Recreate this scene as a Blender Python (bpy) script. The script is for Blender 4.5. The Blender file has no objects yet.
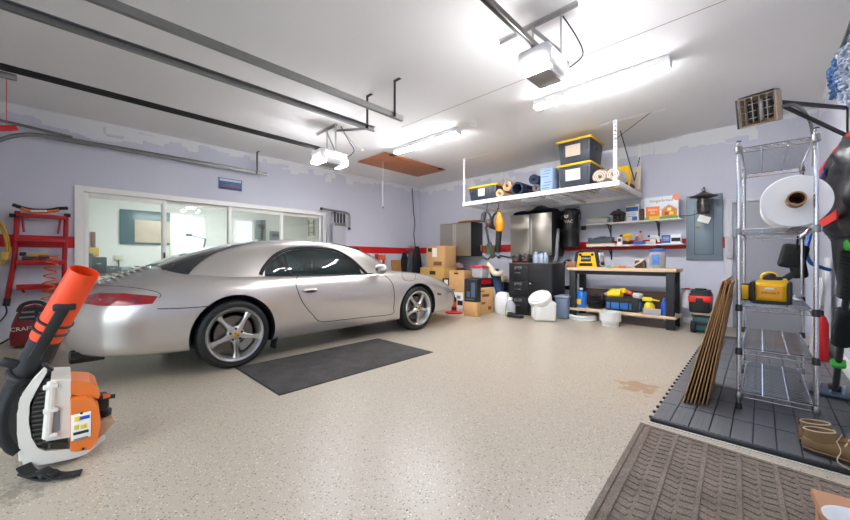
import bpy, bmesh, math, random
from mathutils import Vector, Matrix
from mathutils.bvhtree import BVHTree
from mathutils.geometry import delaunay_2d_cdt
random.seed(7)
C = bpy.context.scene.collection
R = math.radians
FOC, CX, CY, CAMZ = 348.8, 425.0, 260.0, 1.0
TH = math.atan((761 - 425) / FOC); SN, CS = math.sin(TH), math.cos(TH)

def ray(px, py):
    u = (px - CX) / FOC; v = (CY - py) / FOC
    return Vector((-SN + u * CS, CS + u * SN, v))
def at_z(px, py, z):
    d = ray(px, py); return Vector((0, 0, CAMZ)) + d * ((z - CAMZ) / d.z)
def at_y(px, py, y):
    d = ray(px, py); return Vector((0, 0, CAMZ)) + d * (y / d.y)
def at_x(px, py, x):
    d = ray(px, py); return Vector((0, 0, CAMZ)) + d * (x / d.x)

# ------------------------------------------------------------------ materials
def lin(c):
    o = []
    for v in c:
        v = v / 255.0
        o.append(v / 12.92 if v <= 0.04045 else ((v + 0.055) / 1.055) ** 2.4)
    return (*o, 1.0)
MATS = {}
def pm(name, col, rough=0.5, metal=0.0, var=0.08, scale=14.0, bump=0.0, bscale=60.0, coat=0.0, spec=0.5, emit=0.0, trans=0.0, alpha=1.0):
    """a procedural material: principled with noise-driven colour and optional bump"""
    if name in MATS: return MATS[name]
    m = bpy.data.materials.new(name); m.use_nodes = True
    nt = m.node_tree; b = nt.nodes['Principled BSDF']
    tc = nt.nodes.new('ShaderNodeTexCoord')
    nz = nt.nodes.new('ShaderNodeTexNoise'); nz.inputs['Scale'].default_value = scale; nz.inputs['Detail'].default_value = 4
    nt.links.new(tc.outputs['Object'], nz.inputs['Vector'])
    mx = nt.nodes.new('ShaderNodeMix'); mx.data_type = 'RGBA'
    c = lin(col)
    mx.inputs[6].default_value = (c[0] * (1 - var), c[1] * (1 - var), c[2] * (1 - var), 1)
    mx.inputs[7].default_value = (min(1, c[0] * (1 + var)), min(1, c[1] * (1 + var)), min(1, c[2] * (1 + var)), 1)
    nt.links.new(nz.outputs['Fac'], mx.inputs[0]); nt.links.new(mx.outputs[2], b.inputs['Base Color'])
    b.inputs['Roughness'].default_value = rough; b.inputs['Metallic'].default_value = metal
    b.inputs['Specular IOR Level'].default_value = spec
    b.inputs['Coat Weight'].default_value = coat; b.inputs['Coat Roughness'].default_value = 0.05
    if trans: b.inputs['Transmission Weight'].default_value = trans
    if alpha < 1: b.inputs['Alpha'].default_value = alpha
    if emit:
        b.inputs['Emission Color'].default_value = c; b.inputs['Emission Strength'].default_value = emit
    if bump:
        n2 = nt.nodes.new('ShaderNodeTexNoise'); n2.inputs['Scale'].default_value = bscale; n2.inputs['Detail'].default_value = 3
        nt.links.new(tc.outputs['Object'], n2.inputs['Vector'])
        bp = nt.nodes.new('ShaderNodeBump'); bp.inputs['Strength'].default_value = bump; bp.inputs['Distance'].default_value = 0.02
        nt.links.new(n2.outputs['Fac'], bp.inputs['Height']); nt.links.new(bp.outputs['Normal'], b.inputs['Normal'])
    MATS[name] = m
    return m

def glassy(name, tint, clear=0.85, rough=0.0):
    """thin pane: tinted transparency with fresnel reflection"""
    if name in MATS: return MATS[name]
    m = bpy.data.materials.new(name); m.use_nodes = True; nt = m.node_tree; nt.nodes.clear()
    out = nt.nodes.new('ShaderNodeOutputMaterial')
    tr = nt.nodes.new('ShaderNodeBsdfTransparent'); tr.inputs['Color'].default_value = lin(tint)
    df = nt.nodes.new('ShaderNodeBsdfDiffuse'); df.inputs['Color'].default_value = lin(tint)
    gl = nt.nodes.new('ShaderNodeBsdfGlossy'); gl.inputs['Roughness'].default_value = rough
    fr = nt.nodes.new('ShaderNodeFresnel'); fr.inputs['IOR'].default_value = 1.5
    nz = nt.nodes.new('ShaderNodeTexNoise'); nz.inputs['Scale'].default_value = 3
    mp = nt.nodes.new('ShaderNodeMapRange'); mp.inputs[3].default_value = max(0, 1 - clear - 0.03); mp.inputs[4].default_value = 1 - clear + 0.03
    nt.links.new(nz.outputs['Fac'], mp.inputs[0])
    m1 = nt.nodes.new('ShaderNodeMixShader'); m2 = nt.nodes.new('ShaderNodeMixShader')
    nt.links.new(mp.outputs[0], m1.inputs[0]); nt.links.new(tr.outputs[0], m1.inputs[1]); nt.links.new(df.outputs[0], m1.inputs[2])
    nt.links.new(fr.outputs[0], m2.inputs[0]); nt.links.new(m1.outputs[0], m2.inputs[1]); nt.links.new(gl.outputs[0], m2.inputs[2])
    nt.links.new(m2.outputs[0], out.inputs[0])
    MATS[name] = m
    return m

# ------------------------------------------------------------------ mesh builder
class MB:
    def __init__(s, M=None):
        s.v = []; s.f = []; s.mi = []; s.M = M or Matrix(); s.cur = 0
    def add(s, vs, fs, M=None):
        T = s.M @ M if M else s.M
        o = len(s.v); s.v += [T @ Vector(p) for p in vs]
        for f in fs:
            s.f.append([o + i for i in f]); s.mi.append(s.cur)
        return s
    def m(s, i): s.cur = i; return s
    def box(s, c, size, rot=None, bev=0.0, seg=2, taper=1.0):
        bm = bmesh.new(); bmesh.ops.create_cube(bm, size=1)
        for v in bm.verts:
            k = taper if v.co.z < 0 else 1.0
            v.co = Vector((v.co.x * size[0] * k, v.co.y * size[1] * k, v.co.z * size[2]))
        if bev:
            bev = min(bev, 0.45 * min(size))
            bmesh.ops.bevel(bm, geom=bm.edges[:] , offset=bev, segments=seg, profile=0.5, affect='EDGES')
        T = Matrix.Translation(Vector(c))
        if rot is not None:
            if isinstance(rot, (int, float)): T = T @ Matrix.Rotation(rot, 4, 'Z')
            elif isinstance(rot, Matrix): T = T @ rot.to_4x4()
            else: T = T @ (Matrix.Rotation(rot[2], 4, 'Z') @ Matrix.Rotation(rot[1], 4, 'Y') @ Matrix.Rotation(rot[0], 4, 'X'))
        bm.verts.index_update()
        s.add([v.co.copy() for v in bm.verts], [[v.index for v in f.verts] for f in bm.faces], T); bm.free(); return s
    def bb(s, lo, hi, bev=0.0, seg=2):
        lo = Vector(lo); hi = Vector(hi)
        return s.box((lo + hi) / 2, [abs(a) for a in (hi - lo)], None, bev, seg)
    def beam(s, p0, p1, w, h, bev=0.0, up=(0, 0, 1)):
        p0 = Vector(p0); p1 = Vector(p1); d = p1 - p0; x = d.normalized(); u = Vector(up)
        if abs(x.dot(u)) > 0.98: u = Vector((1, 0, 0))
        y = u.cross(x).normalized(); z = x.cross(y)
        rot = Matrix((x, y, z)).transposed()
        return s.box((p0 + p1) / 2, (d.length, w, h), rot, bev)
    def cyl(s, p0, p1, r0, r1=None, n=16, cap=True):
        return s.tube([p0, p1], [r0, r0 if r1 is None else r1], n, False, cap)
    def tube(s, pts, r, n=8, closed=False, cap=True):
        pts = [Vector(p) for p in pts]; k = len(pts)
        rr = r if isinstance(r, (list, tuple)) else [r] * k
        vs = []; prev = None
        for i, p in enumerate(pts):
            if closed: t = pts[(i + 1) % k] - pts[i - 1]
            else: t = pts[min(i + 1, k - 1)] - pts[max(i - 1, 0)]
            if t.length < 1e-9: t = Vector((0, 0, 1))
            t.normalize()
            if prev is None:
                a = Vector((0, 0, 1)) if abs(t.z) < 0.9 else Vector((1, 0, 0))
                nx = t.cross(a).normalized()
            else:
                nx = prev - t * prev.dot(t)
                nx = nx.normalized() if nx.length > 1e-6 else t.orthogonal().normalized()
            prev = nx; ny = t.cross(nx)
            for j in range(n):
                a = 2 * math.pi * j / n
                vs.append(p + (nx * math.cos(a) + ny * math.sin(a)) * rr[i])
        fs = []
        for i in range(k if closed else k - 1):
            a = i * n; b = ((i + 1) % k) * n
            for j in range(n):
                fs.append([a + j, a + (j + 1) % n, b + (j + 1) % n, b + j])
        if not closed and cap:
            fs.append(list(range(n))[::-1]); fs.append([(k - 1) * n + j for j in range(n)])
        return s.add(vs, fs)
    def lathe(s, prof, M=None, n=24, cap=True, sx=1.0, sy=1.0):
        vs = []; fs = []; k = len(prof)
        for (r, z) in prof:
            for j in range(n):
                a = 2 * math.pi * j / n; vs.append((r * math.cos(a) * sx, r * math.sin(a) * sy, z))
        for i in range(k - 1):
            for j in range(n):
                fs.append([i * n + j, i * n + (j + 1) % n, (i + 1) * n + (j + 1) % n, (i + 1) * n + j])
        if cap:
            if prof[0][0] > 1e-6: fs.append(list(range(n))[::-1])
            if prof[-1][0] > 1e-6: fs.append([(k - 1) * n + j for j in range(n)])
        return s.add(vs, fs, M)
    def loft(s, rings, cap=True, closed=True):
        n = len(rings[0]); vs = [p for r in rings for p in r]; fs = []
        for i in range(len(rings) - 1):
            for j in range(n if closed else n - 1):
                fs.append([i * n + j, i * n + (j + 1) % n, (i + 1) * n + (j + 1) % n, (i + 1) * n + j])
        if cap and closed:
            fs.append(list(range(n))[::-1]); fs.append([(len(rings) - 1) * n + j for j in range(n)])
        return s.add(vs, fs)
    def prism(s, poly, ax, a, b):
        """extrude a 2-d outline along an axis: 'x' (y,z), 'y' (x,z), 'z' (x,y)"""
        def P(p, t): return {'x': (t, p[0], p[1]), 'y': (p[0], t, p[1]), 'z': (p[0], p[1], t)}[ax]
        n = len(poly); vs = [P(p, a) for p in poly] + [P(p, b) for p in poly]
        fs = [list(range(n)), list(range(n, 2 * n))[::-1]] + [[j, (j + 1) % n, n + (j + 1) % n, n + j] for j in range(n)]
        return s.add(vs, fs)
    def sph(s, c, r, sc=(1, 1, 1), n=14):
        prof = [(math.sin(math.pi * i / n) * r, -math.cos(math.pi * i / n) * r) for i in range(n + 1)]
        T = Matrix.Translation(Vector(c)) @ Matrix.Diagonal((*sc, 1))
        return s.lathe(prof, T, n * 2 if n < 12 else 24, cap=False)
    def build(s, name, mats, parent=None, angle=35, flip=True):
        me = bpy.data.meshes.new(name)
        me.from_pydata([tuple(p) for p in s.v], [], s.f)
        if not isinstance(mats, (list, tuple)): mats = [mats]
        for m in mats: me.materials.append(m)
        me.polygons.foreach_set('material_index', s.mi)
        bm = bmesh.new(); bm.from_mesh(me)
        bmesh.ops.remove_doubles(bm, verts=bm.verts, dist=1e-5)
        bmesh.ops.recalc_face_normals(bm, faces=bm.faces)
        bm.to_mesh(me); bm.free()
        me.polygons.foreach_set('use_smooth', [True] * len(me.polygons))
        me.set_sharp_from_angle(angle=R(angle))
        o = bpy.data.objects.new(name, me); C.objects.link(o)
        if parent: o.parent = parent
        return o

def thing(name, label, cat, loc=(0, 0, 0), rotz=0.0, group=None):
    o = bpy.data.objects.new(name, None); C.objects.link(o); o.empty_display_size = 0.1
    o.location = loc; o.rotation_euler = (0, 0, rotz)
    o['label'] = label; o['category'] = cat
    if group: o['group'] = group
    return o
def tag(o, label, cat, group=None, kind=None):
    o['label'] = label; o['category'] = cat
    if group: o['group'] = group
    if kind: o['kind'] = kind
    return o
def W(root):
    """mesh builder taking world coordinates for a part of root"""
    M = Matrix.Translation(root.location) @ Matrix.Rotation(root.rotation_euler.z, 4, 'Z')
    return MB(M.inverted())
def struct(o): o['kind'] = 'structure'; return o
def solo(mb, name, mats, label, cat, base, group=None, angle=35):
    """a thing that is one mesh; mb holds world coordinates, base becomes its origin"""
    b = Vector(base); mb.v = [p - b for p in mb.v]
    o = mb.build(name, mats, None, angle); o.location = b
    return tag(o, label, cat, group)
def dup(root, loc, rotz=None, label=None, group=None):
    r = root.copy(); C.objects.link(r); r.location = loc
    if rotz is not None: r.rotation_euler = (0, 0, rotz)
    if label: r['label'] = label
    if group: r['group'] = group
    for ch in root.children:
        c = ch.copy(); C.objects.link(c); c.parent = r
        for g in ch.children:
            d = g.copy(); C.objects.link(d); d.parent = c
    return r
def text_part(name, txt, size, M, mat, parent, depth=0.0008, align='CENTER', base=None):
    """flat lettering; M places the text plane (x right, y up, z out) in world space"""
    cu = bpy.data.curves.new(name, 'FONT'); cu.body = txt; cu.size = size; cu.extrude = depth
    cu.align_x = align; cu.align_y = 'CENTER'; cu.resolution_u = 2
    t = bpy.data.objects.new(name, cu); C.objects.link(t)
    dg = bpy.context.evaluated_depsgraph_get(); me = bpy.data.meshes.new_from_object(t.evaluated_get(dg))
    bpy.data.objects.remove(t); bpy.data.curves.remove(cu)
    if base is None:
        base = Matrix.Translation(parent.location) @ Matrix.Rotation(parent.rotation_euler.z, 4, 'Z')
    me.transform(base.inverted() @ M)
    me.materials.clear(); me.materials.append(mat)
    o = bpy.data.objects.new(name, me); C.objects.link(o); o.parent = parent
    return o
def frame(o, xdir, ydir):
    x = Vector(xdir).normalized(); y = Vector(ydir).normalized(); z = x.cross(y)
    M = Matrix((x, y, z)).transposed().to_4x4(); M.translation = Vector(o); return M
def FY(x, y, z):   # text plane facing -y (towards the room from the back wall)
    return frame((x, y, z), (1, 0, 0), (0, 0, 1))
def FX(x, y, z):   # text plane facing +x (towards the room from the left wall)
    return frame((x, y, z), (0, 1, 0), (0, 0, 1))
def arc(cx, cy, r, a0, a1, n):
    return [(cx + r * math.cos(R(a0 + (a1 - a0) * i / n)), cy + r * math.sin(R(a0 + (a1 - a0) * i / n))) for i in range(n + 1)]
def cat_rom(pts, per=6, closed=False):
    pts = [Vector(p) for p in pts]; n = len(pts); out = []
    for i in range(n if closed else n - 1):
        p0 = pts[(i - 1) % n] if closed or i > 0 else pts[0]; p1 = pts[i]; p2 = pts[(i + 1) % n]
        p3 = pts[(i + 2) % n] if closed or i + 2 < n else pts[-1]
        for k in range(per):
            t = k / per
            out.append(0.5 * ((2 * p1) + (p2 - p0) * t + (2 * p0 - 5 * p1 + 4 * p2 - p3) * t * t + (3 * p1 - p0 - 3 * p2 + p3) * t ** 3))
    if not closed: out.append(pts[-1])
    return out
def hermite(tab, x):
    """monotone-ish cubic through a table of (x, y)"""
    if x <= tab[0][0]: return tab[0][1]
    if x >= tab[-1][0]: return tab[-1][1]
    n = len(tab)
    d = [(tab[i + 1][1] - tab[i][1]) / (tab[i + 1][0] - tab[i][0]) for i in range(n - 1)]
    def sl(i):
        if i == 0: return d[0]
        if i == n - 1: return d[-1]
        if d[i - 1] * d[i] <= 0: return 0.0
        w1 = 2 * (tab[i + 1][0] - tab[i][0]) + (tab[i][0] - tab[i - 1][0]); w2 = (tab[i + 1][0] - tab[i][0]) + 2 * (tab[i][0] - tab[i - 1][0])
        return (w1 + w2) / (w1 / d[i - 1] + w2 / d[i])
    for i in range(n - 1):
        if x <= tab[i + 1][0]:
            h = tab[i + 1][0] - tab[i][0]; t = (x - tab[i][0]) / h
            return ((2 * t ** 3 - 3 * t * t + 1) * tab[i][1] + (t ** 3 - 2 * t * t + t) * h * sl(i)
                    + (-2 * t ** 3 + 3 * t * t) * tab[i + 1][1] + (t ** 3 - t * t) * h * sl(i + 1))
WHITE = pm('white_paint', (238, 238, 236), 0.45, var=0.03)
BLACK = pm('black_plastic', (26, 26, 28), 0.5, var=0.15)
RUBBER = pm('black_rubber', (22, 22, 23), 0.75, var=0.15, bump=0.1, bscale=200)
STEEL = pm('galvanised_steel', (150, 150, 150), 0.38, 1.0, var=0.18, scale=40)
DARKSTEEL = pm('dark_steel', (70, 70, 72), 0.4, 0.9, var=0.2, scale=30)
CHROME = pm('chrome', (205, 205, 208), 0.14, 1.0, var=0.05)
RED = pm('red_paint', (190, 18, 24), 0.4, var=0.06)
YELLOW = pm('yellow_plastic', (240, 184, 20), 0.45, var=0.05)
ORANGE = pm('orange_plastic', (232, 112, 38), 0.4, var=0.05)
KRAFT = pm('corrugated_cardboard', (206, 160, 106), 0.85, var=0.1, scale=9, bump=0.05, bscale=30)
KRAFT2 = pm('aged_cardboard', (172, 126, 84), 0.85, var=0.12, scale=9, bump=0.05, bscale=30)
INK = pm('black_ink', (40, 32, 28), 0.7, var=0.1)
WOODP = pm('pale_wood', (214, 186, 150), 0.6, var=0.12, scale=6)
PAPER = pm('white_paper', (236, 232, 224), 0.8, var=0.03)
# ------------------------------------------------------------------ the room
XL, XR, YB, YF, ZC = -6.88, 0.535, 6.9, -0.95, 3.0
def wall_mat():
    m = bpy.data.materials.new('lavender_wall_paint'); m.use_nodes = True; nt = m.node_tree; b = nt.nodes['Principled BSDF']
    N = nt.nodes.new; L = nt.links.new
    tc = N('ShaderNodeTexCoord'); sp = N('ShaderNodeSeparateXYZ'); L(tc.outputs['Object'], sp.inputs[0])
    mp = N('ShaderNodeMapping'); mp.inputs['Scale'].default_value = (3.4, 3.4, 2.0); L(tc.outputs['Object'], mp.inputs[0])
    vo = N('ShaderNodeTexVoronoi'); vo.distance = 'CHEBYCHEV'; vo.inputs['Scale'].default_value = 1.3; L(mp.outputs[0], vo.inputs['Vector'])
    sc = N('ShaderNodeSeparateColor'); L(vo.outputs['Color'], sc.inputs[0])
    nz = N('ShaderNodeTexNoise'); nz.inputs['Scale'].default_value = 2.2; nz.inputs['Detail'].default_value = 6; nz.inputs['Roughness'].default_value = 0.65; L(tc.outputs['Object'], nz.inputs['Vector'])
    a = N('ShaderNodeMath'); a.operation = 'MULTIPLY_ADD'; L(sc.outputs[0], a.inputs[0]); a.inputs[1].default_value = 0.24; L(sp.outputs['Z'], a.inputs[2])
    a2 = N('ShaderNodeMath'); a2.operation = 'MULTIPLY_ADD'; L(nz.outputs['Fac'], a2.inputs[0]); a2.inputs[1].default_value = 0.22; L(a.outputs[0], a2.inputs[2])
    st = N('ShaderNodeMapRange'); st.inputs[1].default_value = 3.06; st.inputs[2].default_value = 3.075; L(a2.outputs[0], st.inputs[0])
    c1 = N('ShaderNodeMix'); c1.data_type = 'RGBA'; c1.inputs[6].default_value = lin((198, 199, 212)); c1.inputs[7].default_value = lin((206, 207, 218)); L(nz.outputs['Fac'], c1.inputs[0])
    c2 = N('ShaderNodeMix'); c2.data_type = 'RGBA'; c2.inputs[7].default_value = lin((222, 223, 225)); L(c1.outputs[2], c2.inputs[6]); L(st.outputs[0], c2.inputs[0])
    L(c2.outputs[2], b.inputs['Base Color']); b.inputs['Roughness'].default_value = 0.62
    bp = N('ShaderNodeBump'); bp.inputs['Strength'].default_value = 0.12; bp.inputs['Distance'].default_value = 0.01
    n3 = N('ShaderNodeTexNoise'); n3.inputs['Scale'].default_value = 26; n3.inputs['Detail'].default_value = 4; L(tc.outputs['Object'], n3.inputs['Vector'])
    L(n3.outputs['Fac'], bp.inputs['Height']); L(bp.outputs[0], b.inputs['Normal'])
    return m
def floor_mat():
    m = bpy.data.materials.new('flaked_epoxy_floor'); m.use_nodes = True; nt = m.node_tree; b = nt.nodes['Principled BSDF']
    N = nt.nodes.new; L = nt.links.new
    tc = N('ShaderNodeTexCoord')
    def noise(s, d=3, r=0.5):
        n = N('ShaderNodeTexNoise'); n.inputs['Scale'].default_value = s; n.inputs['Detail'].default_value = d; n.inputs['Roughness'].default_value = r; L(tc.outputs['Object'], n.inputs['Vector']); return n
    def mixc(f, c1, c2):
        x = N('ShaderNodeMix'); x.data_type = 'RGBA'
        L(f, x.inputs[0])
        for i, c in ((6, c1), (7, c2)):
            if isinstance(c, tuple): x.inputs[i].default_value = c
            else: L(c, x.inputs[i])
        return x.outputs[2]
    def rng(src, lo, hi, a=0.0, z=1.0):
        r = N('ShaderNodeMapRange'); L(src, r.inputs[0]); r.inputs[1].default_value = lo; r.inputs[2].default_value = hi; r.inputs[3].default_value = a; r.inputs[4].default_value = z; return r.outputs[0]
    base = mixc(rng(noise(0.7, 5, 0.6).outputs['Fac'], 0.35, 0.65), lin((176, 165, 148)), lin((182, 172, 156)))
    base = mixc(rng(noise(130, 2).outputs['Fac'], 0.35, 0.7), base, lin((168, 156, 139)))
    def flakes(scale, thr, size, c, prev):
        v = N('ShaderNodeTexVoronoi'); v.inputs['Scale'].default_value = scale; L(tc.outputs['Object'], v.inputs['Vector'])
        sc = N('ShaderNodeSeparateColor'); L(v.outputs['Color'], sc.inputs[0])
        g = N('ShaderNodeMath'); g.operation = 'GREATER_THAN'; L(sc.outputs[0], g.inputs[0]); g.inputs[1].default_value = thr
        l = N('ShaderNodeMath'); l.operation = 'LESS_THAN'; L(v.outputs['Distance'], l.inputs[0]); l.inputs[1].default_value = size
        k = N('ShaderNodeMath'); k.operation = 'MULTIPLY'; L(g.outputs[0], k.inputs[0]); L(l.outputs[0], k.inputs[1])
        return mixc(k.outputs[0], prev, c)
    base = flakes(95, 0.80, 0.34, lin((112, 98, 82)), base)
    base = flakes(110, 0.88, 0.34, lin((220, 212, 198)), base)
    base = flakes(60, 0.93, 0.22, lin((84, 76, 70)), base)
    base = flakes(85, 0.92, 0.28, lin((166, 128, 88)), base)
    # rusty stain beside the tiles
    mp = N('ShaderNodeMapping'); mp.inputs['Location'].default_value = (0.70, -3.15, 0); L(tc.outputs['Object'], mp.inputs[0])
    ml = N('ShaderNodeVectorMath'); ml.operation = 'LENGTH'; L(mp.outputs[0], ml.inputs[0])
    ns = noise(14, 4, 0.65)
    ad = N('ShaderNodeMath'); ad.operation = 'MULTIPLY_ADD'; L(ns.outputs['Fac'], ad.inputs[0]); ad.inputs[1].default_value = -0.55; L(ml.outputs['Value'], ad.inputs[2])
    base = mixc(rng(ad.outputs[0], -0.165, -0.145, 0.75, 0.0), base, lin((150, 112, 74)))
    # scuffed grey wear near the front
    mp2 = N('ShaderNodeMapping'); mp2.inputs['Location'].default_value = (2.32, 0.13, 0); L(tc.outputs['Object'], mp2.inputs[0])
    ml2 = N('ShaderNodeVectorMath'); ml2.operation = 'LENGTH'; L(mp2.outputs[0], ml2.inputs[0])
    ad2 = N('ShaderNodeMath'); ad2.operation = 'MULTIPLY_ADD'; L(noise(22, 5, 0.7).outputs['Fac'], ad2.inputs[0]); ad2.inputs[1].default_value = -0.8; L(ml2.outputs['Value'], ad2.inputs[2])
    base = mixc(rng(ad2.outputs[0], -0.36, -0.30, 0.6, 0.0), base, lin((120, 112, 100)))
    L(base, b.inputs['Base Color'])
    b.inputs['Roughness'].default_value = 0.34
    b.inputs['Specular IOR Level'].default_value = 0.5
    bp = N('ShaderNodeBump'); bp.inputs['Strength'].default_value = 0.08; bp.inputs['Distance'].default_value = 0.004
    L(noise(45, 3).outputs['Fac'], bp.inputs['Height']); L(bp.outputs[0], b.inputs['Normal'])
    return m
WALL = wall_mat(); FLOORM = floor_mat()
CEIL = pm('ceiling_paint', (236, 235, 234), 0.8, var=0.02, scale=1.2, bump=0.05, bscale=40)
struct(MB().bb((XL - 4.2, YF - 0.1, -0.1), (XR + 0.12, YB + 0.12, 0)).build('floor', FLOORM))
struct(MB().bb((XL - 0.12, YF - 0.1, ZC), (XR + 0.12, YB + 0.12, ZC + 0.1)).build('ceiling', CEIL))
dy0, dy1, dzt = 0.20, 3.93, 1.97
struct(MB().bb((XL - 0.12, YF, 0), (XL, dy0, ZC)).bb((XL - 0.12, dy1, 0), (XL, YB, ZC)).bb((XL - 0.12, dy0, dzt), (XL, dy1, ZC)).build('wall_left', WALL))
struct(MB().bb((XL - 0.12, YB, 0), (XR + 0.12, YB + 0.12, ZC)).build('wall_back', WALL))
struct(MB().bb((XR, YF - 0.1, 0), (XR + 0.12, YB, ZC)).build('wall_right', WALL))
# front wall: left bay shut, unseen bay behind camera opened to add soft daylight
struct(MB().bb((XL - 0.12, YF - 0.12, 0), (-6.4, YF, ZC)).bb((-3.45, YF - 0.12, 0), (-2.95, YF, ZC)).bb((0.25, YF - 0.12, 0), (XR, YF, ZC))
       .bb((-6.4, YF - 0.12, 2.35), (-3.45, YF, ZC)).bb((-2.95, YF - 0.12, 2.35), (0.25, YF, ZC)).build('wall_front', WALL))
mb = MB()
for k in range(4): mb.bb((-6.42, YF - 0.1, k * 0.59 + 0.003), (-3.43, YF - 0.05, k * 0.59 + 0.585), 0.008)
struct(mb.build('door_3', WHITE))
STRIPE = pm('red_wall_stripe', (204, 16, 22), 0.5, var=0.04)
struct(MB().bb((XL, YF, 1.165), (XL + 0.004, 0.112, 1.325)).build('trim_1', STRIPE))
struct(MB().bb((XL, 4.42, 1.165), (XL + 0.004, YB, 1.325)).build('trim_2', STRIPE))
struct(MB().bb((XL, YB - 0.004, 1.18), (-0.38, YB, 1.345)).build('trim_3', STRIPE))
struct(MB().bb((-3.9, 3.535, ZC - 0.002), (XR, 3.541, ZC)).build('trim_4', pm('ceiling_seam', (150, 148, 144), 0.8)))
struct(MB().bb((-0.9, YB - 0.015, 0), (-0.46, YB, 0.09)).build('baseboard_back', WHITE))
struct(MB().bb((XR - 0.015, 1.0, 0.0), (XR, YB, 0.16), 0.004).build('baseboard_right', WHITE))
# grey steel door in the back wall
GREYDOOR = pm('grey_door_paint', (150, 151, 158), 0.45, var=0.04)
dr = struct(MB().bb((-0.30, YB - 0.02, 0), (0.42, YB - 0.002, 1.84), 0.004).build('door_2', GREYDOOR))
struct(MB().bb((-0.39, YB - 0.03, 0), (-0.305, YB, 1.90), 0.004).bb((-0.305, YB - 0.03, 1.845), (0.5, YB, 1.90), 0.004).build('trim_5', pm('door_casing_paint', (205, 205, 211), 0.5, var=0.03)))
# sliding glass doors to the next room
ye = [at_x(p, 200, XL)[1] for p in (80.4, 84.7, 159.8, 166, 167, 225.7, 230.5, 236, 282.3, 286.6, 321, 324)]
TRIMW = pm('white_vinyl', (240, 239, 233), 0.4, var=0.03)
struct(MB().bb((XL - 0.1, 0.112, 0), (XL + 0.02, 0.20, 2.045)).bb((XL - 0.1, dy1, 0), (XL + 0.02, 4.0, 2.045)).bb((XL - 0.1, 0.2002, 1.965), (XL + 0.019, dy1 - 0.0002, 2.044))
       .bb((XL - 0.1, 0.2, 0), (XL, dy1, 0.03)).build('trim_6', TRIMW))
GLASS = glassy('green_tinted_glass', (244, 249, 247), 0.96)
edges = [(0.20, 1.16, 0), (1.10, 2.12, 1), (2.07, 3.07, 0), (3.02, 3.93, 1)]
for i, (a, b, k) in enumerate(edges):
    x0 = XL - 0.045 - 0.04 * k; t = 0.055
    w = struct(MB().bb((x0 - 0.015, a, 0.03), (x0 + 0.015, a + t, 1.965), 0.003).bb((x0 - 0.015, b - t, 0.03), (x0 + 0.015, b, 1.965), 0.003)
           .bb((x0 - 0.015, a + t, 0.03), (x0 + 0.015, b - t, 0.12), 0.003).bb((x0 - 0.015, a + t, 1.965 - t - 0.015 * (1 - k)), (x0 + 0.015, b - t, 1.965), 0.003).build('window_%d' % (i + 1), TRIMW))
    MB().bb((x0 - 0.003, a + t, 0.12), (x0 + 0.003, b - t, 1.90)).build('pane', GLASS, w)
    if i in (0, 3): MB().bb((x0 + 0.015, b - 0.04, 0.95), (x0 + 0.03, b - 0.015, 1.12), 0.003).build('pull_handle', BLACK, w)
# the room beyond the glass
NX = -10.6
NWALL = pm('next_room_paint', (226, 228, 222), 0.7, var=0.02)
struct(MB().bb((NX - 0.1, -1.0, 0), (NX, 5.6, 2.7)).build('wall_far', NWALL))
struct(MB().bb((NX, -1.1, 0), (XL - 0.12, -1.0, 2.7)).build('wall_side', NWALL))
struct(MB().bb((NX, 5.5, 0), (XL - 0.12, 5.6, 2.7)).build('wall_end', pm('beige_next_room_paint', (222, 218, 204), 0.7, var=0.02)))
struct(MB().bb((NX - 0.1, -1.1, 2.7), (XL - 0.12, 5.6, 2.8)).build('ceiling_next', CEIL))
# ------------------------------------------------------------------ lights, sky, camera
sc = bpy.context.scene
w = bpy.data.worlds.new('sky'); sc.world = w; w.use_nodes = True
bg = w.node_tree.nodes['Background']
sky = w.node_tree.nodes.new('ShaderNodeTexSky'); sky.sky_type = 'HOSEK_WILKIE'; sky.turbidity = 6; sky.ground_albedo = 0.4
sky.sun_direction = Vector((0.3, -0.55, 0.78)).normalized()
w.node_tree.links.new(sky.outputs[0], bg.inputs[0]); bg.inputs[1].default_value = 3.0
struct(MB().bb((-14, -16, -0.12), (8, YF - 0.1, -0.02)).build('driveway', pm('concrete_driveway', (190, 187, 180), 0.8, var=0.08, scale=3)))  # unseen ground, added to bounce daylight into the open bay
LAMP = pm('lit_diffuser', (248, 250, 255), 0.5, var=0.0, emit=32.0)
NFILL = pm('added_fill_panel', (250, 252, 255), 0.5, var=0.0, emit=6.5)
def tube_light(p0, p1, label, w=0.09):
    p0 = Vector(p0); p1 = Vector(p1); c = (p0 + p1) / 2
    t = thing('strip_light', label, 'ceiling light', (c.x, c.y, ZC), 0, 'strip lights on the garage ceiling')
    L = (p1 - p0).length
    MB().box((0, 0, -0.035), (L, w + .034, 0.070), None, 0.006).build('housing', WHITE, t)
    MB().box((0, 0, -0.078), (L - 0.02, w + .016, 0.036), None, 0.015, 3).build('diffuser', LAMP, t)
    for s in (-1, 1): MB().box((s * (L / 2 + 0.006), 0, -0.049), (0.014, w + 0.034, 0.098), None, 0.006).build('end_cap', WHITE, t)
    return t
tube_light((-2.05, 4.15, ZC), (-0.65, 4.15, ZC), 'long lit white strip light nearest the wire shelving, beside the right door opener')
tube_light((-4.72, 4.15, ZC), (-3.3, 4.15, ZC), 'lit white strip light beside the wooden attic hatch', 0.08)
t = thing('added_panel_light', 'unseen lit panel added to the ceiling to brighten the room beyond the glass doors', 'ceiling light', (-8.7, 2.2, 2.7))  # glowing panel added out of view to light the next room
MB().box((0, 0, -0.01), (0.66, 2.4, 0.02)).build('frame', WHITE, t)
MB().box((0, 0, -0.028), (0.6, 2.34, 0.016)).build('diffuser', NFILL, t)
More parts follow.
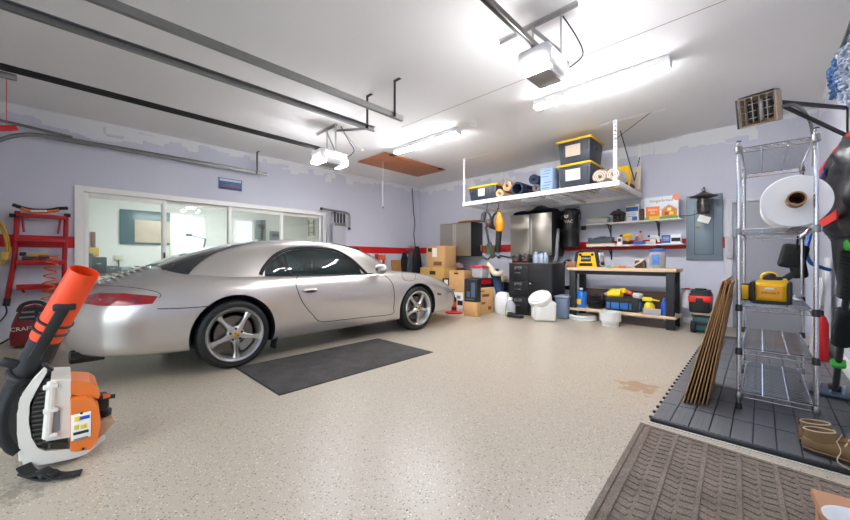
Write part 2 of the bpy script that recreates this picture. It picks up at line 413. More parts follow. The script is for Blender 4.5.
cam = bpy.data.cameras.new('camera'); co = bpy.data.objects.new('camera', cam); C.objects.link(co)
co.location = (0, 0, CAMZ); co.rotation_euler = (R(90), 0, TH)
cam.sensor_width = 36; cam.lens = FOC / 850 * 36; cam.clip_start = 0.02
sc.camera = co
sc.view_settings.view_transform = 'Standard'; sc.view_settings.look = 'None'; sc.view_settings.gamma = 1.0; sc.view_settings.use_curve_mapping = False
sc.view_settings.exposure = 2.06
# ------------------------------------------------------------------ the silver sports car
XC = -4.37
SILVER = pm('silver_metallic_paint', (198, 192, 186), 0.3, 0.72, var=0.03, scale=300, coat=1.0)
CARGLASS = glassy('tinted_car_glass', (120, 140, 142), 0.9)
DARKGLASS = pm('dark_tinted_glass', (16, 26, 30), 0.03, 0.0, var=0.1, coat=1.0, spec=0.8)
CABIN = pm('dark_cabin_trim', (30, 31, 34), 0.6, var=0.1)
SEAM = pm('black_seal', (14, 14, 15), 0.6, var=0.1)
car = thing('car', 'silver two-door sports coupe with dark windows parked along the glass doors', 'car', (XC, 2.3, 0))
TW = [(0.02, .46), (.06, .58), (.12, .69), (.25, .79), (.5, .86), (.8, .895), (1.1, .905), (1.5, .89), (2.0, .862), (2.6, .855), (3.1, .865), (3.5, .88), (3.9, .865), (4.2, .825), (4.4, .765), (4.55, .67), (4.67, .53), (4.74, .38), (4.77, .26)]
TZB = [(0.02, .33), (.1, .265), (.4, .225), (.75, .205), (1.5, .185), (3.0, .175), (3.9, .185), (4.3, .2), (4.77, .27)]
TZS = [(0.02, .54), (.06, .61), (.12, .665), (.2, .705), (.35, .755), (.6, .805), (1.0, .83), (1.5, .828), (2.2, .82), (2.8, .815), (3.2, .82), (3.5, .818), (3.8, .785), (4.1, .72), (4.35, .63), (4.55, .525), (4.67, .455), (4.74, .41), (4.77, .385)]
TZT = [(0.02, .555), (.05, .64), (.09, .70), (.16, .76), (.24, .805), (.45, .885), (.65, .955), (.85, .95), (1.2, .86), (1.6, .85), (2.8, .86), (3.15, .875), (3.35, .855), (3.7, .79), (4.1, .70), (4.4, .59), (4.6, .49), (4.7, .43), (4.77, .39)]
TWS = [(0.02, .86), (.5, .87), (1.1, .88), (1.6, .9), (2.6, .905), (3.1, .86), (3.6, .76), (4.2, .74), (4.77, .8)]
def body_ring(y):
    w = hermite(TW, y); zb = hermite(TZB, y); zs = hermite(TZS, y); zt = hermite(TZT, y); ws = w * hermite(TWS, y)
    k = max(0.0, min(1.0, (y - 3.2) / 0.5)); zm = zs + (zt - zs) * (0.72 + 0.1 * k) + 0.006
    h = zs - zb
    P = [(0, zb), (w * .7, zb), (w * .92, zb + h * .02), (w * .975, zb + h * .12), (w * .99, zb + h * .33), (w, zb + h * .55), (w * .985, zb + h * .76), (ws + (w - ws) * .55, zb + h * .915), (ws, zs), (ws * .74, zs + (zm - zs) * .72), (ws * .45, zm + (zt - zm) * .45), (0, zt)]
    cr = cat_rom([Vector((p[0], 0, p[1])) for p in P], 5)
    half = [(p.x, p.z) for p in cr]; half[0] = (0, zb); half[-1] = (0, zt)
    return [(u, y, z) for u, z in half] + [(-u, y, z) for u, z in half[-2:0:-1]]
ys = [0.02, 0.03, 0.045, 0.06, 0.08, 0.1, 0.13, 0.16, 0.2, 0.24, 0.29, 0.35] + [0.4 + 0.05 * i for i in range(79)] + [4.34, 4.38, 4.42, 4.46, 4.5, 4.54, 4.58, 4.62, 4.65, 4.68, 4.705, 4.725, 4.74, 4.752, 4.762, 4.77]
def closed_loft(ringf, ys):
    mb = MB(); rings = [ringf(y) for y in ys]; mb.loft(rings); return mb
def off(y): return y
bodyMB = closed_loft(body_ring, ys)
# greenhouse
TZR = [(.58, .93), (.69, .985), (.94, 1.088), (1.33, 1.188), (1.67, 1.238), (1.98, 1.258), (2.25, 1.25), (2.63, 1.19), (2.96, 1.065), (3.2, .935), (3.34, .85)]
TWB = [(.58, .50), (.72, .65), (.95, .735), (1.3, .775), (1.6, .785), (2.1, .785), (2.6, .765), (2.9, .73), (3.1, .66), (3.25, .55), (3.34, .46)]
def roof_ring(y):
    zr = hermite(TZR, y); wb = hermite(TWB, y); z0 = 0.78; h = zr - 0.80
    P = [(wb * 1.01, z0), (wb, .80 + .02 * h), (wb * .945, .80 + .34 * h), (wb * .85, .80 + .68 * h), (wb * .73, .80 + .885 * h), (wb * .46, .80 + .97 * h), (0, zr)]
    cr = cat_rom([Vector((p[0], 0, p[1])) for p in P], 6)
    half = [(p.x, p.z) for p in cr]; half[-1] = (0, zr)
    return [(0, y, z0)] + [(u, y, z) for u, z in half] + [(-u, y, z) for u, z in half[-2::-1]]
roofMB = closed_loft(roof_ring, [.58, .6, .63, .66] + [.7 + .04 * i for i in range(65)] + [3.29, 3.315, 3.34])
def to_obj(mb, name, mats):
    return mb.build(name, mats, None, 50)
def boolean(o, cutters, name):
    for c in cutters:
        md = o.modifiers.new('b', 'BOOLEAN'); md.operation = 'DIFFERENCE'; md.solver = 'EXACT'; md.object = c; md.material_mode = 'TRANSFER'
    dg = bpy.context.evaluated_depsgraph_get(); dg.update()
    me = bpy.data.meshes.new_from_object(o.evaluated_get(dg), preserve_all_data_layers=True, depsgraph=dg)
    bpy.data.objects.remove(o)
    for c in cutters: bpy.data.objects.remove(c)
    me.polygons.foreach_set('use_smooth', [True] * len(me.polygons)); me.set_sharp_from_angle(angle=R(42)); me.name = name
    return me
def bvh_of(me):
    bm = bmesh.new(); bm.from_mesh(me); t = BVHTree.FromBMesh(bm); bm.free(); return t
ybase = car.location.y
b0 = to_obj(bodyMB, 'tmp', [SILVER, CABIN]); g0 = to_obj(roofMB, 'tmp2', [SILVER, CABIN])
BV_body = bvh_of(b0.data); BV_roof = bvh_of(g0.data)
def hit(px, py, bv):
    o = Vector((-XC, 0, CAMZ)); d = ray(px, py); r = bv.ray_cast(o, d.normalized()); return r[0]
def side_pts(pix, bv): return [h for h in (hit(p[0], p[1], bv) for p in pix) if h]
def project_patch(poly, bv, off=0.004, side=1, step=0.03, axis='x'):
    """mesh patch lying on the shell: 2-d outline (y,z) cast in from the side, or (x,y) from above, or (x,z) from behind/ahead"""
    P = [Vector(p) for p in poly]; n = len(P)
    xs = [p.x for p in P]; zs = [p.y for p in P]
    def inside(a, b):
        c = False
        for i in range(n):
            p, q = P[i], P[i - 1]
            if (p.y > b) != (q.y > b) and a < (q.x - p.x) * (b - p.y) / (q.y - p.y) + p.x: c = not c
        return c
    pts = []
    for i in range(n):
        p, q = P[i], P[(i + 1) % n]; k = max(1, int((q - p).length / step))
        pts += [p + (q - p) * (j / k) for j in range(k)]
    m = len(pts); edges = [(i, (i + 1) % m) for i in range(m)]
    bx = min(xs) + step / 2
    while bx < max(xs):
        by = min(zs) + step / 2
        while by < max(zs):
            if inside(bx, by) and min((Vector((bx, by)) - e).length for e in pts[:m]) > step * .4: pts.append(Vector((bx, by)))
            by += step
        bx += step
    r = delaunay_2d_cdt(pts, edges, [list(range(m))], 1, 1e-6)
    out = []
    for p in r[0]:
        if axis == 'x': o = Vector((3 * side, p.x, p.y)); d = Vector((-side, 0, 0))
        elif axis == 'z': o = Vector((p.x, p.y, 3)); d = Vector((0, 0, -1))
        elif axis == 'f': o = Vector((p.x, 8, p.y)); d = Vector((0, -1, 0))
        else: o = Vector((p.x, -3, p.y)); d = Vector((0, 1, 0))
        h = bv.ray_cast(o, d)
        if h[0] is None:
            nh = bv.find_nearest(o + d * 2.2); out.append(nh[0])
        else: out.append(h[0] - d * 0 + (h[1] if h[1].dot(d) < 0 else -h[1]) * off)
    mb = MB(Matrix.Translation((0, -ybase, 0))); mb.add(out, r[2]); return mb
# side window outline from its real edges on the shell
wpix = [(260.5, 274.6), (263, 269), (266.5, 264), (270, 259.8), (276, 254.5), (284.7, 250.2), (292, 248.4), (301, 247.6), (311, 247.4), (321, 248), (330, 249.3), (338, 251.6), (346, 256), (353, 261), (360, 267.5), (366.5, 274.0)]
wh = side_pts(wpix, BV_roof)
wpoly = [(h.y, h.z) for h in wh]
wpoly = [(wpoly[0][0] - .01, .80)] + wpoly + [(wpoly[-1][0] + .02, .80)]
def shrink(poly, d):
    c = Vector((sum(p[0] for p in poly) / len(poly), sum(p[1] for p in poly) / len(poly))); out = []
    n = len(poly)
    for i in range(n):
        a, b, e = Vector(poly[i - 1]), Vector(poly[i]), Vector(poly[(i + 1) % n])
        t = (e - a).normalized(); nn = Vector((-t.y, t.x))
        if nn.dot(c - b) < 0: nn = -nn
        out.append(tuple(b + nn * d))
    return out
arc_in = shrink(wpoly, 0.018)[2:-2]
inner = [(arc_in[0][0] - .01, .81)] + arc_in + [(arc_in[-1][0] + .02, .81)]
cut = MB().m(1).prism(inner, 'x', -1.2, 1.2).build('cut', [SILVER, CABIN])
roof_me = boolean(g0, [cut], 'hardtop')
cuts = []
for (y, z, r) in ((1.106, .315, .365), (3.514, .315, .355)):
    for s in (-1, 1):
        cuts.append(MB().m(1).cyl((s * .52, y, z), (s * 1.3, y, z), r, r, 56).build('cut', [SILVER, CABIN]))
cuts.append(MB().m(1).bb((-.66, 1.35, .42), (.66, 2.95, 1.4), .05).build('cut', [SILVER, CABIN]))
body_me = boolean(b0, cuts, 'car_body')
for me in (roof_me, body_me): me.transform(Matrix.Translation((0, -ybase, 0)))
ob = bpy.data.objects.new('car_body', body_me); C.objects.link(ob); ob.parent = car
orf = bpy.data.objects.new('hardtop', roof_me); C.objects.link(orf); orf.parent = car
CM = Matrix.Translation((0, -ybase, 0))
def shell_line(pix, bv, r=0.004, off=0.001):
    h = side_pts(pix, bv); h = cat_rom(h, 6); pts = []
    for p in h:
        n = bv.find_nearest(p); pts.append(n[0] + (n[1] if n[1].x > 0 else -n[1]) * off)
    return pts
mb = MB(CM); door_c = [(298, 275.8), (296.2, 280), (296.2, 286), (297.6, 290), (300.5, 298), (305, 305.8), (312, 314), (320.6, 321.4), (340, 320), (365, 317.2), (391.3, 314), (393.6, 307), (394.4, 298), (393.9, 290), (392, 283), (388.5, 278.5), (384.5, 275.6)]
dl = shell_line(door_c, BV_body)
for s in (1, -1): MB(CM).tube([(p.x * s, p.y, p.z) for p in dl], .004, 6).build('door_seam', SEAM, car)
mb = MB(CM)
bl = shell_line([(157.5, 308.8), (170, 308.6), (185, 308), (200, 307), (211, 306)], BV_body)
for s in (1, -1): MB(CM).tube([(p.x * s, p.y, p.z) for p in bl], .004, 6).build('bumper_seam', SEAM, car)
mb = MB(CM)
hb = shell_line([(150, 263.5), (165, 267.5), (185, 272), (200, 273.8), (215, 274.6), (235, 275.2), (260, 275.4), (290, 275.8), (330, 275.4), (372, 274)], BV_body, .007, .003)
for s in (1, -1): MB(CM).tube([(p.x * s, p.y, p.z) for p in hb], .009, 6).build('belt_seal', SEAM, car)
mb = MB(CM)
fl = shell_line([(402, 272.6), (402, 276), (404, 279.5), (409, 281), (414, 280), (415.5, 276.5), (413, 273), (407, 271.8), (402, 272.6)], BV_body, .002)
mb.tube(fl, .0025, 5); mb.build('fuel_flap_seam', SEAM, car)
for s in (1, -1):
    # window trim ring and glass
    ring = project_patch(wpoly, BV_roof, .003, s, .03); trim_v = ring
    mbt = MB(CM)
    pts = []
    for p in wpoly[1:-1]:
        h = BV_roof.ray_cast(Vector((3 * s, p[0], p[1])), Vector((-s, 0, 0)))[0]
        if h: pts.append(h + Vector((s * .002, 0, 0)))
    mbt.tube(cat_rom(pts, 4), .019, 8)
    mbt.build('window_trim', SEAM, car)
    gl = project_patch(inner, BV_roof, -.004, s, .035); gl.build('side_window', CARGLASS, car, 60)
    a = BV_roof.ray_cast(Vector((3 * s, 1.545, 1.06)), Vector((-s, 0, 0)))[0]; b = BV_roof.ray_cast(Vector((3 * s, 1.70, .82)), Vector((-s, 0, 0)))[0]
    MB(CM).tube([a + Vector((s * .003, 0, 0)), (a + b) / 2 + Vector((s * .01, 0, 0)), b + Vector((s * .003, 0, 0))], .008, 6).build('window_divider', SEAM, car)
    # lamps and mirror
    tl = [(.10, .665), (.13, .71), (.2, .735), (.34, .735), (.535, .705), (.50, .648), (.35, .643), (.2, .648)]
    lamp = project_patch(tl, BV_body, .004, s, .025).build('tail_light', pm('red_lens', (150, 14, 26), 0.08, 0, var=0.15, coat=1.0), car, 60)
    project_patch([(.22, .665), (.25, .71), (.29, .71), (.26, .665)], BV_body, .007, s, .02).build('reversing_lens', pm('clear_lens', (140, 70, 76), 0.1, 0, coat=1.0), lamp, 60)
    project_patch([(.36, .655), (.40, .712), (.44, .706), (.40, .655)], BV_body, .007, s, .02).build('indicator_lens', pm('pink_lens', (120, 20, 30), 0.1, 0, coat=1.0), lamp, 60)
    ln = [(.09, .7), (.13, .76), (.25, .785), (.4, .775), (.52, .745), (.555, .715), (.54, .69)]
    q = []
    for p in cat_rom([Vector((a, b, 0)) for a, b in ln], 5):
        h = BV_body.ray_cast(Vector((3 * s, p.x, p.y)), Vector((-s, 0, 0)))[0]
        if h: q.append(h)
    MB(CM).tube(q, .003, 5).build('lamp_seam', SEAM, car)
    hl = [(s * .60, 4.05), (s * .70, 4.12), (s * .71, 4.3), (s * .63, 4.44), (s * .5, 4.47), (s * .47, 4.35), (s * .5, 4.15)]
    project_patch(hl, BV_body, .004, s, .035, 'z').build('headlight', pm('headlight_lens', (170, 180, 186), 0.05, 0.3, coat=1.0), car, 60)
    project_patch([(3.9, .505), (4.0, .49), (4.0, .465), (3.9, .48)], BV_body, .004, s, .02).build('side_marker', pm('smoked_lens', (50, 46, 46), 0.1, 0, coat=1.0), car, 60)
    mm = MB(CM)
    mm.sph((s * .90, 2.80, .885), .10, (1.0, .62, .66), 14); mm.tube([(s * .78, 2.86, .835), (s * .86, 2.82, .86)], .022, 8)
    mir = mm.build('door_mirror', SILVER, car, 60)
    MB(CM).sph((s * .885, 2.792, .88), .08, (.85, .72, .55), 12).build('mirror_glass', DARKGLASS, mir, 60)
    hp = hit(309.5, 290.5, BV_body); hx = hp.x * s
    hm = MB(CM).sph((hx, hp.y, hp.z), .1, (.22, 1.0, .26), 14); hd = hm.build('door_handle', SILVER, car, 60)
    MB(CM).sph((hx + s * .012, hp.y + .015, hp.z - .006), .075, (.2, 1.0, .2), 12).build('handle_recess', pm('black_gloss', (16, 16, 17), 0.2), hd, 60)
# rear window, windscreen
rw = [(-.52, .63), (-.62, .70), (-.655, .77), (-.60, .95), (-.52, 1.2), (-.43, 1.42), (-.38, 1.5), (0, 1.54), (.38, 1.5), (.43, 1.42), (.52, 1.2), (.60, .95), (.655, .77), (.62, .70), (.52, .63), (0, .60)]
project_patch(rw, BV_roof, .006, 1, .05, 'z').build('rear_window', DARKGLASS, car, 60)
ws_ = [(-.60, 2.95), (-.5, 2.66), (-.42, 2.42), (0, 2.36), (.42, 2.42), (.5, 2.66), (.60, 2.95), (.52, 3.2), (0, 3.31), (-.52, 3.2)]
project_patch(ws_, BV_roof, .006, 1, .05, 'z').build('windscreen', DARKGLASS, car, 60)
# engine lid grille of bright slats
mb = MB(CM)
for i in range(8):
    y = .22 + .045 * i; z = hermite(TZT, y)
    mb.beam((-.42, y, z + .010), (.42, y, z + .010), .018, .014, .003)
mb.build('engine_grille', CHROME, car)
# bumper lower, exhaust tips, number plate
for s in (1, -1):
    for k in (0, 1):
        x = s * (.50 + .09 * k); 
        e = MB(CM).lathe([(.03, -.06), (.045, -.05), (.045, .14), (.03, .14)], Matrix.Translation((x, .09, .25)) @ Matrix.Rotation(R(-90), 4, 'X'), 16).build('exhaust_tip', pm('blackened_chrome', (70, 68, 66), 0.2, 1.0), car)
MB(CM).box((0, .016, .47), (.34, .012, .12), None, .004).build('number_plate', pm('plate_white', (220, 220, 214), 0.4), car)
# cabin
for s in (1, -1):
    st = MB(CM).box((s * .36, 1.98, .52), (.46, .5, .16), None, .05, 3).build('seat', pm('black_leather', (34, 34, 37), 0.45, var=0.1), car)
    MB(CM).box((s * .36, 1.72, .80), (.44, .16, .62), (R(14), 0, 0), .06, 3).box((s * .36, 1.64, 1.08), (.24, .1, .16), (R(10), 0, 0), .04, 3).build('backrest', MATS['black_leather'], st)
MB(CM).box((0, 2.72, .78), (1.2, .34, .16), None, .06, 3).build('dashboard', CABIN, car)
MB(CM).lathe([(.165, -.012), (.178, 0), (.165, .012), (.152, 0), (.165, -.012)], Matrix.Translation((-.36, 2.42, .86)) @ Matrix.Rotation(R(65), 4, 'X'), 28, False).build('steering_wheel', CABIN, car)
# wheels
TYRE = pm('tyre_rubber', (20, 20, 21), 0.6, var=0.12, bump=0.1, bscale=90)
RIM = pm('silver_alloy', (196, 194, 190), 0.28, 0.9, var=0.04)
DISC = pm('brake_disc', (120, 112, 108), 0.35, 1.0, var=0.15)
def wheel(y, x, side, rot):
    # the face of the wheel looks along +x * side
    T = CM @ Matrix.Translation((x, y, .315)) @ Matrix.Rotation(R(90) * side, 4, 'Y')
    ty = MB(T).lathe([(.232, -.20), (.27, -.215), (.300, -.19), (.315, -.15), (.316, -.05), (.304, -.012), (.28, .004), (.25, .0), (.238, -.012)], None, 56, False).build('tyre', TYRE, car, 30)
    r = MB(T).lathe([(.238, -.19), (.222, -.17), (.205, -.14), (.215, -.03), (.238, -.004), (.249, .0), (.243, .01), (.226, .004), (.212, -.02), (.20, -.05)], None, 56, False)
    for k in range(5):
        a = R(rot + 72 * k); 
        prof = []
        for (rad, hw, zz, th) in ((.035, .030, .0, .03), (.07, .028, .004, .03), (.11, .019, -.004, .026), (.16, .017, -.012, .024), (.195, .024, -.014, .022), (.222, .036, -.012, .018)):
            ca, sa = math.cos(a), math.sin(a)
            def pt(o, z): return (rad * ca - o * sa, rad * sa + o * ca, z)
            prof.append([pt(-hw, zz - th), pt(-hw, zz - .006), pt(-hw * .55, zz + .004), pt(hw * .55, zz + .004), pt(hw, zz - .006), pt(hw, zz - th)])
        r.loft(prof)
    r.lathe([(.075, -.04), (.075, -.005), (.055, .004), (.03, .006)], None, 24)
    rim = r.build('rim', RIM, car, 32)
    MB(T).lathe([(.028, .004), (.028, .011), (.022, .014), (0, .014)], None, 20).build('centre_cap', pm('crest_gold', (196, 160, 84), 0.35, 0.6, var=0.1), rim)
    cr = MB(T)
    for (px_, py_) in ((-.009, -.008), (.009, .008)): cr.box((px_, py_, .0148), (.012, .012, .002), None, .002)
    cr.build('crest', pm('crest_red', (150, 26, 22), 0.4), rim)
    for k in range(5):
        a = R(rot + 36 + 72 * k); MB(T).cyl((.052 * math.cos(a), .052 * math.sin(a), -.01), (.052 * math.cos(a), .052 * math.sin(a), .009), .011, .010, 10).build('lug_nut', SEAM, rim)
    MB(T).lathe([(.165, -.085), (.165, -.06), (.07, -.06), (.06, -.05), (.0, -.05)], None, 40).build('brake_disc', DISC, car)
    cal = MB(T)
    pr = [(c[0], c[1]) for c in arc(0, 0, .18, 20 if side > 0 else 160, 75 if side > 0 else 105, 8)] + [(c[0], c[1]) for c in arc(0, 0, .105, 75 if side > 0 else 105, 20 if side > 0 else 160, 8)]
    cal.prism(pr, 'z', -.1, -.042); cal.build('brake_caliper', pm('caliper_grey', (160, 158, 156), 0.35, 0.6), car)
for (y, hw) in ((1.106, .888), (3.514, .860)):
    for s in (1, -1): wheel(y, s * hw, s, 3 if s > 0 else 20)
for s in (1, -1): MB(CM).box((s * .80, 1.49, .165), (.12, .012, .12), (R(-12), 0, 0), .004).build('mud_flap', RUBBER, car)
# underside closes off the view under the sills
MB(CM).bb((-.55, .85, .17), (.55, 4.2, .24)).build('underbody', CABIN, car)
# ------------------------------------------------------------------ door tracks and openers
TR = pm('galvanised_track', (138, 138, 136), 0.42, 0.9, var=0.15, scale=25)
def track(x, y0, y1, label, curve_down=False, z=2.62, lip=1):
    t = thing('door_track', label, 'garage door track', (x, y1, z))
    pts = [(x, y1, z), (x, y0, z)]
    mb = W(t)
    # C-channel: web and two lips
    mb.bb((x - .003, y0, z - .03), (x + .003, y1, z + .03)).bb((x, y0, z + .024), (x + lip * .034, y1, z + .03)).bb((x, y0, z - .03), (x + lip * .034, y1, z - .024))
    mb.build('channel', TR, t)
    if curve_down:
        c = []
        for k in range(13):
            a = R(90 * k / 12); c.append((x + lip * .012, y0 - .56 * math.sin(a), z - .56 * (1 - math.cos(a))))
        W(t).tube(c + [(x + lip * .012, y0 - .56, .3)], .026, 8).build('curved_channel', TR, t)
        W(t).tube([(x + lip * .012, y0 + .25, z + .045), (x + lip * .012, y0 - .45, z + .10)], .02, 6).build('upper_channel', TR, t)
    return t
def hanger(t, x, y, z0, name='hanger', w=.03):
    h = W(t).bb((x - .002, y - w / 2, z0), (x + .002, y + w / 2, ZC)).bb((x, y - w / 2, z0), (x + w, y - w / 2 + .003, ZC)).bb((x, y - .02, ZC - .004), (x + .09, y + .02, ZC)).build(name, DARKSTEEL, t)
    return h
t = track(-6.74, -.16, 2.69, 'grey door track running along the wall above the glass doors', True)
hanger(t, -6.735, 2.50, 2.60)
t = track(-3.47, -.9, 2.68, 'middle grey door track, nearer the glass doors of the two hung mid-ceiling')
hanger(t, -3.465, 2.58, 2.60)
t = track(-2.95, -.9, 2.70, 'grey door track hung mid-ceiling on the side away from the car', False, 2.62, -1)
hanger(t, -2.945, 2.57, 2.60)
t = thing('angle_iron', 'bare angle iron bracing between a door track and the left door opener', 'bracket', (-4.1, 2.75, 2.72))
W(t).beam((-4.60, 2.86, 2.96), (-3.52, 2.66, 2.66), .03, .004).beam((-4.60, 2.86, 2.945), (-3.52, 2.66, 2.645), .004, .03).build('bar', STEEL, t)
LENS = pm('lit_opener_lens', (250, 250, 255), 0.4, var=0.0, emit=31.0)
ZINC = pm('dull_zinc', (176, 174, 170), 0.5, 0.25, var=0.12, scale=40)
def opener(x, y0, z, label, railcol, big):
    """z = underside of the motor head; the rail runs towards the door"""
    t = thing('garage_door_opener', label, 'garage door opener', (x, y0, z))
    w, l, h = (.27, .44, .17) if big else (.31, .46, .18)
    mb = W(t)
    mb.box((x, y0 + l / 2, z + h / 2 + .02), (w, l, h), None, .035, 3, .9)
    mb.build('housing', WHITE, t)
    W(t).box((x, y0 + l / 2, z + .014), (w * .72, l * .62, .02), None, .008).build('underside_panel', pm('grey_panel_plastic', (150, 148, 144), 0.5), t)
    W(t).box((x, y0 + .05, z + .035), (w * .86, .10, .05), None, .02, 3).build('front_lens', LENS, t)
    W(t).box((x, y0 + l - .03, z + .06), (w * .92, .08, .10), None, .03, 3).build('rear_lens', LENS, t)
    for s in (-1, 1): W(t).box((x + s * w * .47, y0 + l * .45, z + h * .75), (.02, l * .55, h * .35), None, .01).build('side_glow', LENS, t)  # glowing strips added at the sides to brighten the ceiling
    r = W(t).beam((x, YF + .02, z + h + .06), (x, y0 + .18, z + h + .04), .04, .045, .004)
    r.build('rail', railcol, t)
    W(t).beam((x, YF + .05, z + h + .032), (x, y0 + .1, z + h + .012), .012, .008).build('drive_chain', BLACK, t)
    bar = W(t).bb((x - .45, y0 + .27, ZC - .035), (x + .15 + .1 * big, y0 + .272, ZC)).bb((x - .45, y0 + .24, ZC - .004), (x + .15 + .1 * big, y0 + .272, ZC)).build('ceiling_angle', ZINC, t)
    for s in (-1, 1):
        W(t).bb((x + s * .12 - .002, y0 + .245, z + .12), (x + s * .12 + .002, y0 + .275, ZC - .004)).build('strap', ZINC, t)
    W(t).beam((x - .12, y0 + .25, ZC - .05), (x + .12, y0 + .25, z + .2), .003, .03).build('cross_strap', ZINC, t)
    for s in (-1, 0, 1):
        W(t).cyl((x + s * .05, y0 + l + .0, z + .10), (x + s * .05, y0 + l + .012, z + .10), .012, .012, 10).build('terminal', BLACK, t)
    W(t).tube(cat_rom([(x + w / 2 - .02, y0 + l, z + .15), (x + w / 2 + .07, y0 + l + .05, z + .24), (x + w / 2 + .05, y0 + l - .02, z + .36), (x + .1, y0 + l - .1, ZC)], 6), .006, 6).build('power_cord', BLACK, t)
    return t
opener(-1.27, 2.50, 2.46, 'white door opener nearest the camera, hung in front of the long strip light', pm('dark_grey_rail', (92, 88, 84), 0.4, 0.6), True)
t = opener(-4.62, 2.52, 2.40, 'white door opener with glowing lens hung over the silver car', pm('black_rail', (24, 23, 22), 0.5, 0.2), False)
W(t).box((-4.62, 2.987, 2.51), (.18, .012, .10), None, .004).build('rear_panel', pm('grey_panel_plastic', (150, 148, 144), 0.5), t)
t = thing('release_cord', 'thin red emergency release cord hanging from the black opener rail', 'cord', at_x(7, 70, -4.66))
p = at_x(6.5, 72, -4.66); p.z = 2.56
W(t).tube([p, (p.x, p.y, p.z - .40)], .003, 5).build('cord', pm('red_cord', (200, 60, 50), .7), t)
W(t).box((p.x, p.y, p.z + .02), (.05, .12, .05), None, .01).build('trolley', STEEL, t)
W(t).box((p.x, p.y + .0, p.z - .43), (.02, .13, .05), (R(18), 0, 0), .012).build('handle', RED, t)
t = thing('ceiling_socket', 'small round white ceiling socket beside the left opener, fed by a thin wire', 'socket', (-5.2, 3.75, ZC))
W(t).lathe([(.05, ZC - .0), (.05, ZC - .02), (.035, ZC - .035), (0, ZC - .035)], Matrix.Translation((-5.2, 3.75, 0)), 18).build('base', WHITE, t)
W(t).tube(cat_rom([(-5.2, 3.75, ZC - .03), (-5.0, 3.5, ZC - .07), (-4.8, 3.2, ZC - .02), (-4.7, 3.0, ZC - .01)], 5), .004, 5).build('wire', STEEL, t)
a = at_z(473, 124, ZC)
solo(MB().lathe([(.055, ZC), (.055, ZC - .02), (.04, ZC - .035), (0, ZC - .035)], Matrix.Translation((a.x, a.y, 0)), 20), 'smoke_detector', WHITE, 'small round white detector on the ceiling between the two strip lights', 'smoke detector', (a.x, a.y, ZC))
# attic hatch of reddish wood with a pull string
HATCH = pm('reddish_plywood', (178, 112, 72), 0.55, var=0.22, scale=5)
t = thing('attic_hatch', 'reddish brown wooden attic hatch panel set in the ceiling', 'hatch', (-5.45, 4.98, ZC))
q = [Vector((-5.86, 4.13, 0)), Vector((-5.00, 4.13, 0)), Vector((-5.00, 5.83, 0)), Vector((-5.86, 5.83, 0))]
W(t).bb((-5.86, 4.13, ZC - .03), (-5.00, 5.83, ZC - .002), .004).build('panel', HATCH, t)
for yy in (4.3, 5.66): W(t).bb((-5.03, yy - .05, ZC - .045), (-4.96, yy + .05, ZC - .02), .004).build('hinge', DARKSTEEL, t)
p = at_x(383, 168, -5.45)
t2 = thing('pull_string', 'thin white pull string with a small knob hanging below the attic hatch', 'string', (-5.45, p.y, ZC - .03))
e = at_x(383, 207, -5.45)
W(t2).cyl((p.x, p.y, ZC - .03), (p.x, p.y, e.z), .0035, .0035, 6).build('cord', PAPER, t2)
W(t2).lathe([(0, -.03), (.012, -.025), (.015, 0), (.005, .015), (0, .02)], Matrix.Translation((p.x, p.y, e.z)), 10).build('knob', BLACK, t2)
# ------------------------------------------------------------------ overhead storage rack
RX0, RX1, RY0, RY1, RZ = -4.245, -1.47, 5.49, 6.84, 2.10
t = thing('ceiling_storage_rack', 'white wire storage rack hung from the ceiling and loaded with bins', 'storage rack', ((RX0 + RX1) / 2, (RY0 + RY1) / 2, RZ))
RW = pm('white_powder_coat', (236, 236, 234), 0.4, var=0.03)
for (a, b) in (((RX0, RY0), (RX1, RY0)), ((RX0, RY1), (RX1, RY1)), ((RX0, RY0), (RX0, RY1)), ((RX1, RY0), (RX1, RY1))):
    W(t).beam((a[0], a[1], RZ), (b[0], b[1], RZ), .03, .075, .004).build('beam', RW, t)
for k in (1, 2):
    x = RX0 + (RX1 - RX0) * k / 3; W(t).beam((x, RY0, RZ - .015), (x, RY1, RZ - .015), .04, .03).build('cross_beam', RW, t)
mb = W(t)
for i in range(1, 28):
    x = RX0 + (RX1 - RX0) * i / 28; mb.bb((x - .0035, RY0, RZ + .018), (x + .0035, RY1, RZ + .024))
for i in range(1, 10):
    y = RY0 + (RY1 - RY0) * i / 10; mb.bb((RX0, y - .005, RZ + .010), (RX1, y + .005, RZ + .018))
mb.build('wire_deck', RW, t)
def perforated(p0, p1, w, n, nrm):
    """strip with a row of slots, made as two edges and rungs"""
    mb = W(t); p0 = Vector(p0); p1 = Vector(p1); d = p1 - p0; u = d.normalized(); s = Vector(nrm).cross(u).normalized()
    th = .004
    for k in (-1, 1): mb.beam(p0 + s * (k * w * .36), p1 + s * (k * w * .36), w * .28, th, 0, nrm)
    for i in range(n + 1):
        c = p0 + d * (i / n); mb.beam(c - u * (d.length / n * .28), c + u * (d.length / n * .28), w * .5, th, 0, nrm)
    return mb
PY = (RY0 + .0, RY1 - .02)
for x in (RX0 + .04, RX1 - .03):
    for y in (RY0, RY1):
        perforated((x, y - .017 if y < 6 else y + .017, RZ - .03), (x, y - .017 if y < 6 else y + .017, ZC), .045, 16, (0, -1, 0)).build('post', RW, t)
        x0, x1 = (x - .22, x + .62) if x < -3 else (x - .2, x + .6)
        perforated((x0, y, ZC - .02), (x1, y, ZC - .02), .075, 14, (0, 0, -1)).build('ceiling_strip', RW, t)
W(t).cyl((RX1 - .03, RY0 - .02, 2.72), (RX1 + .42, RY0 - .02, ZC - .01), .004, .004, 6).build('brace', DARKSTEEL, t)
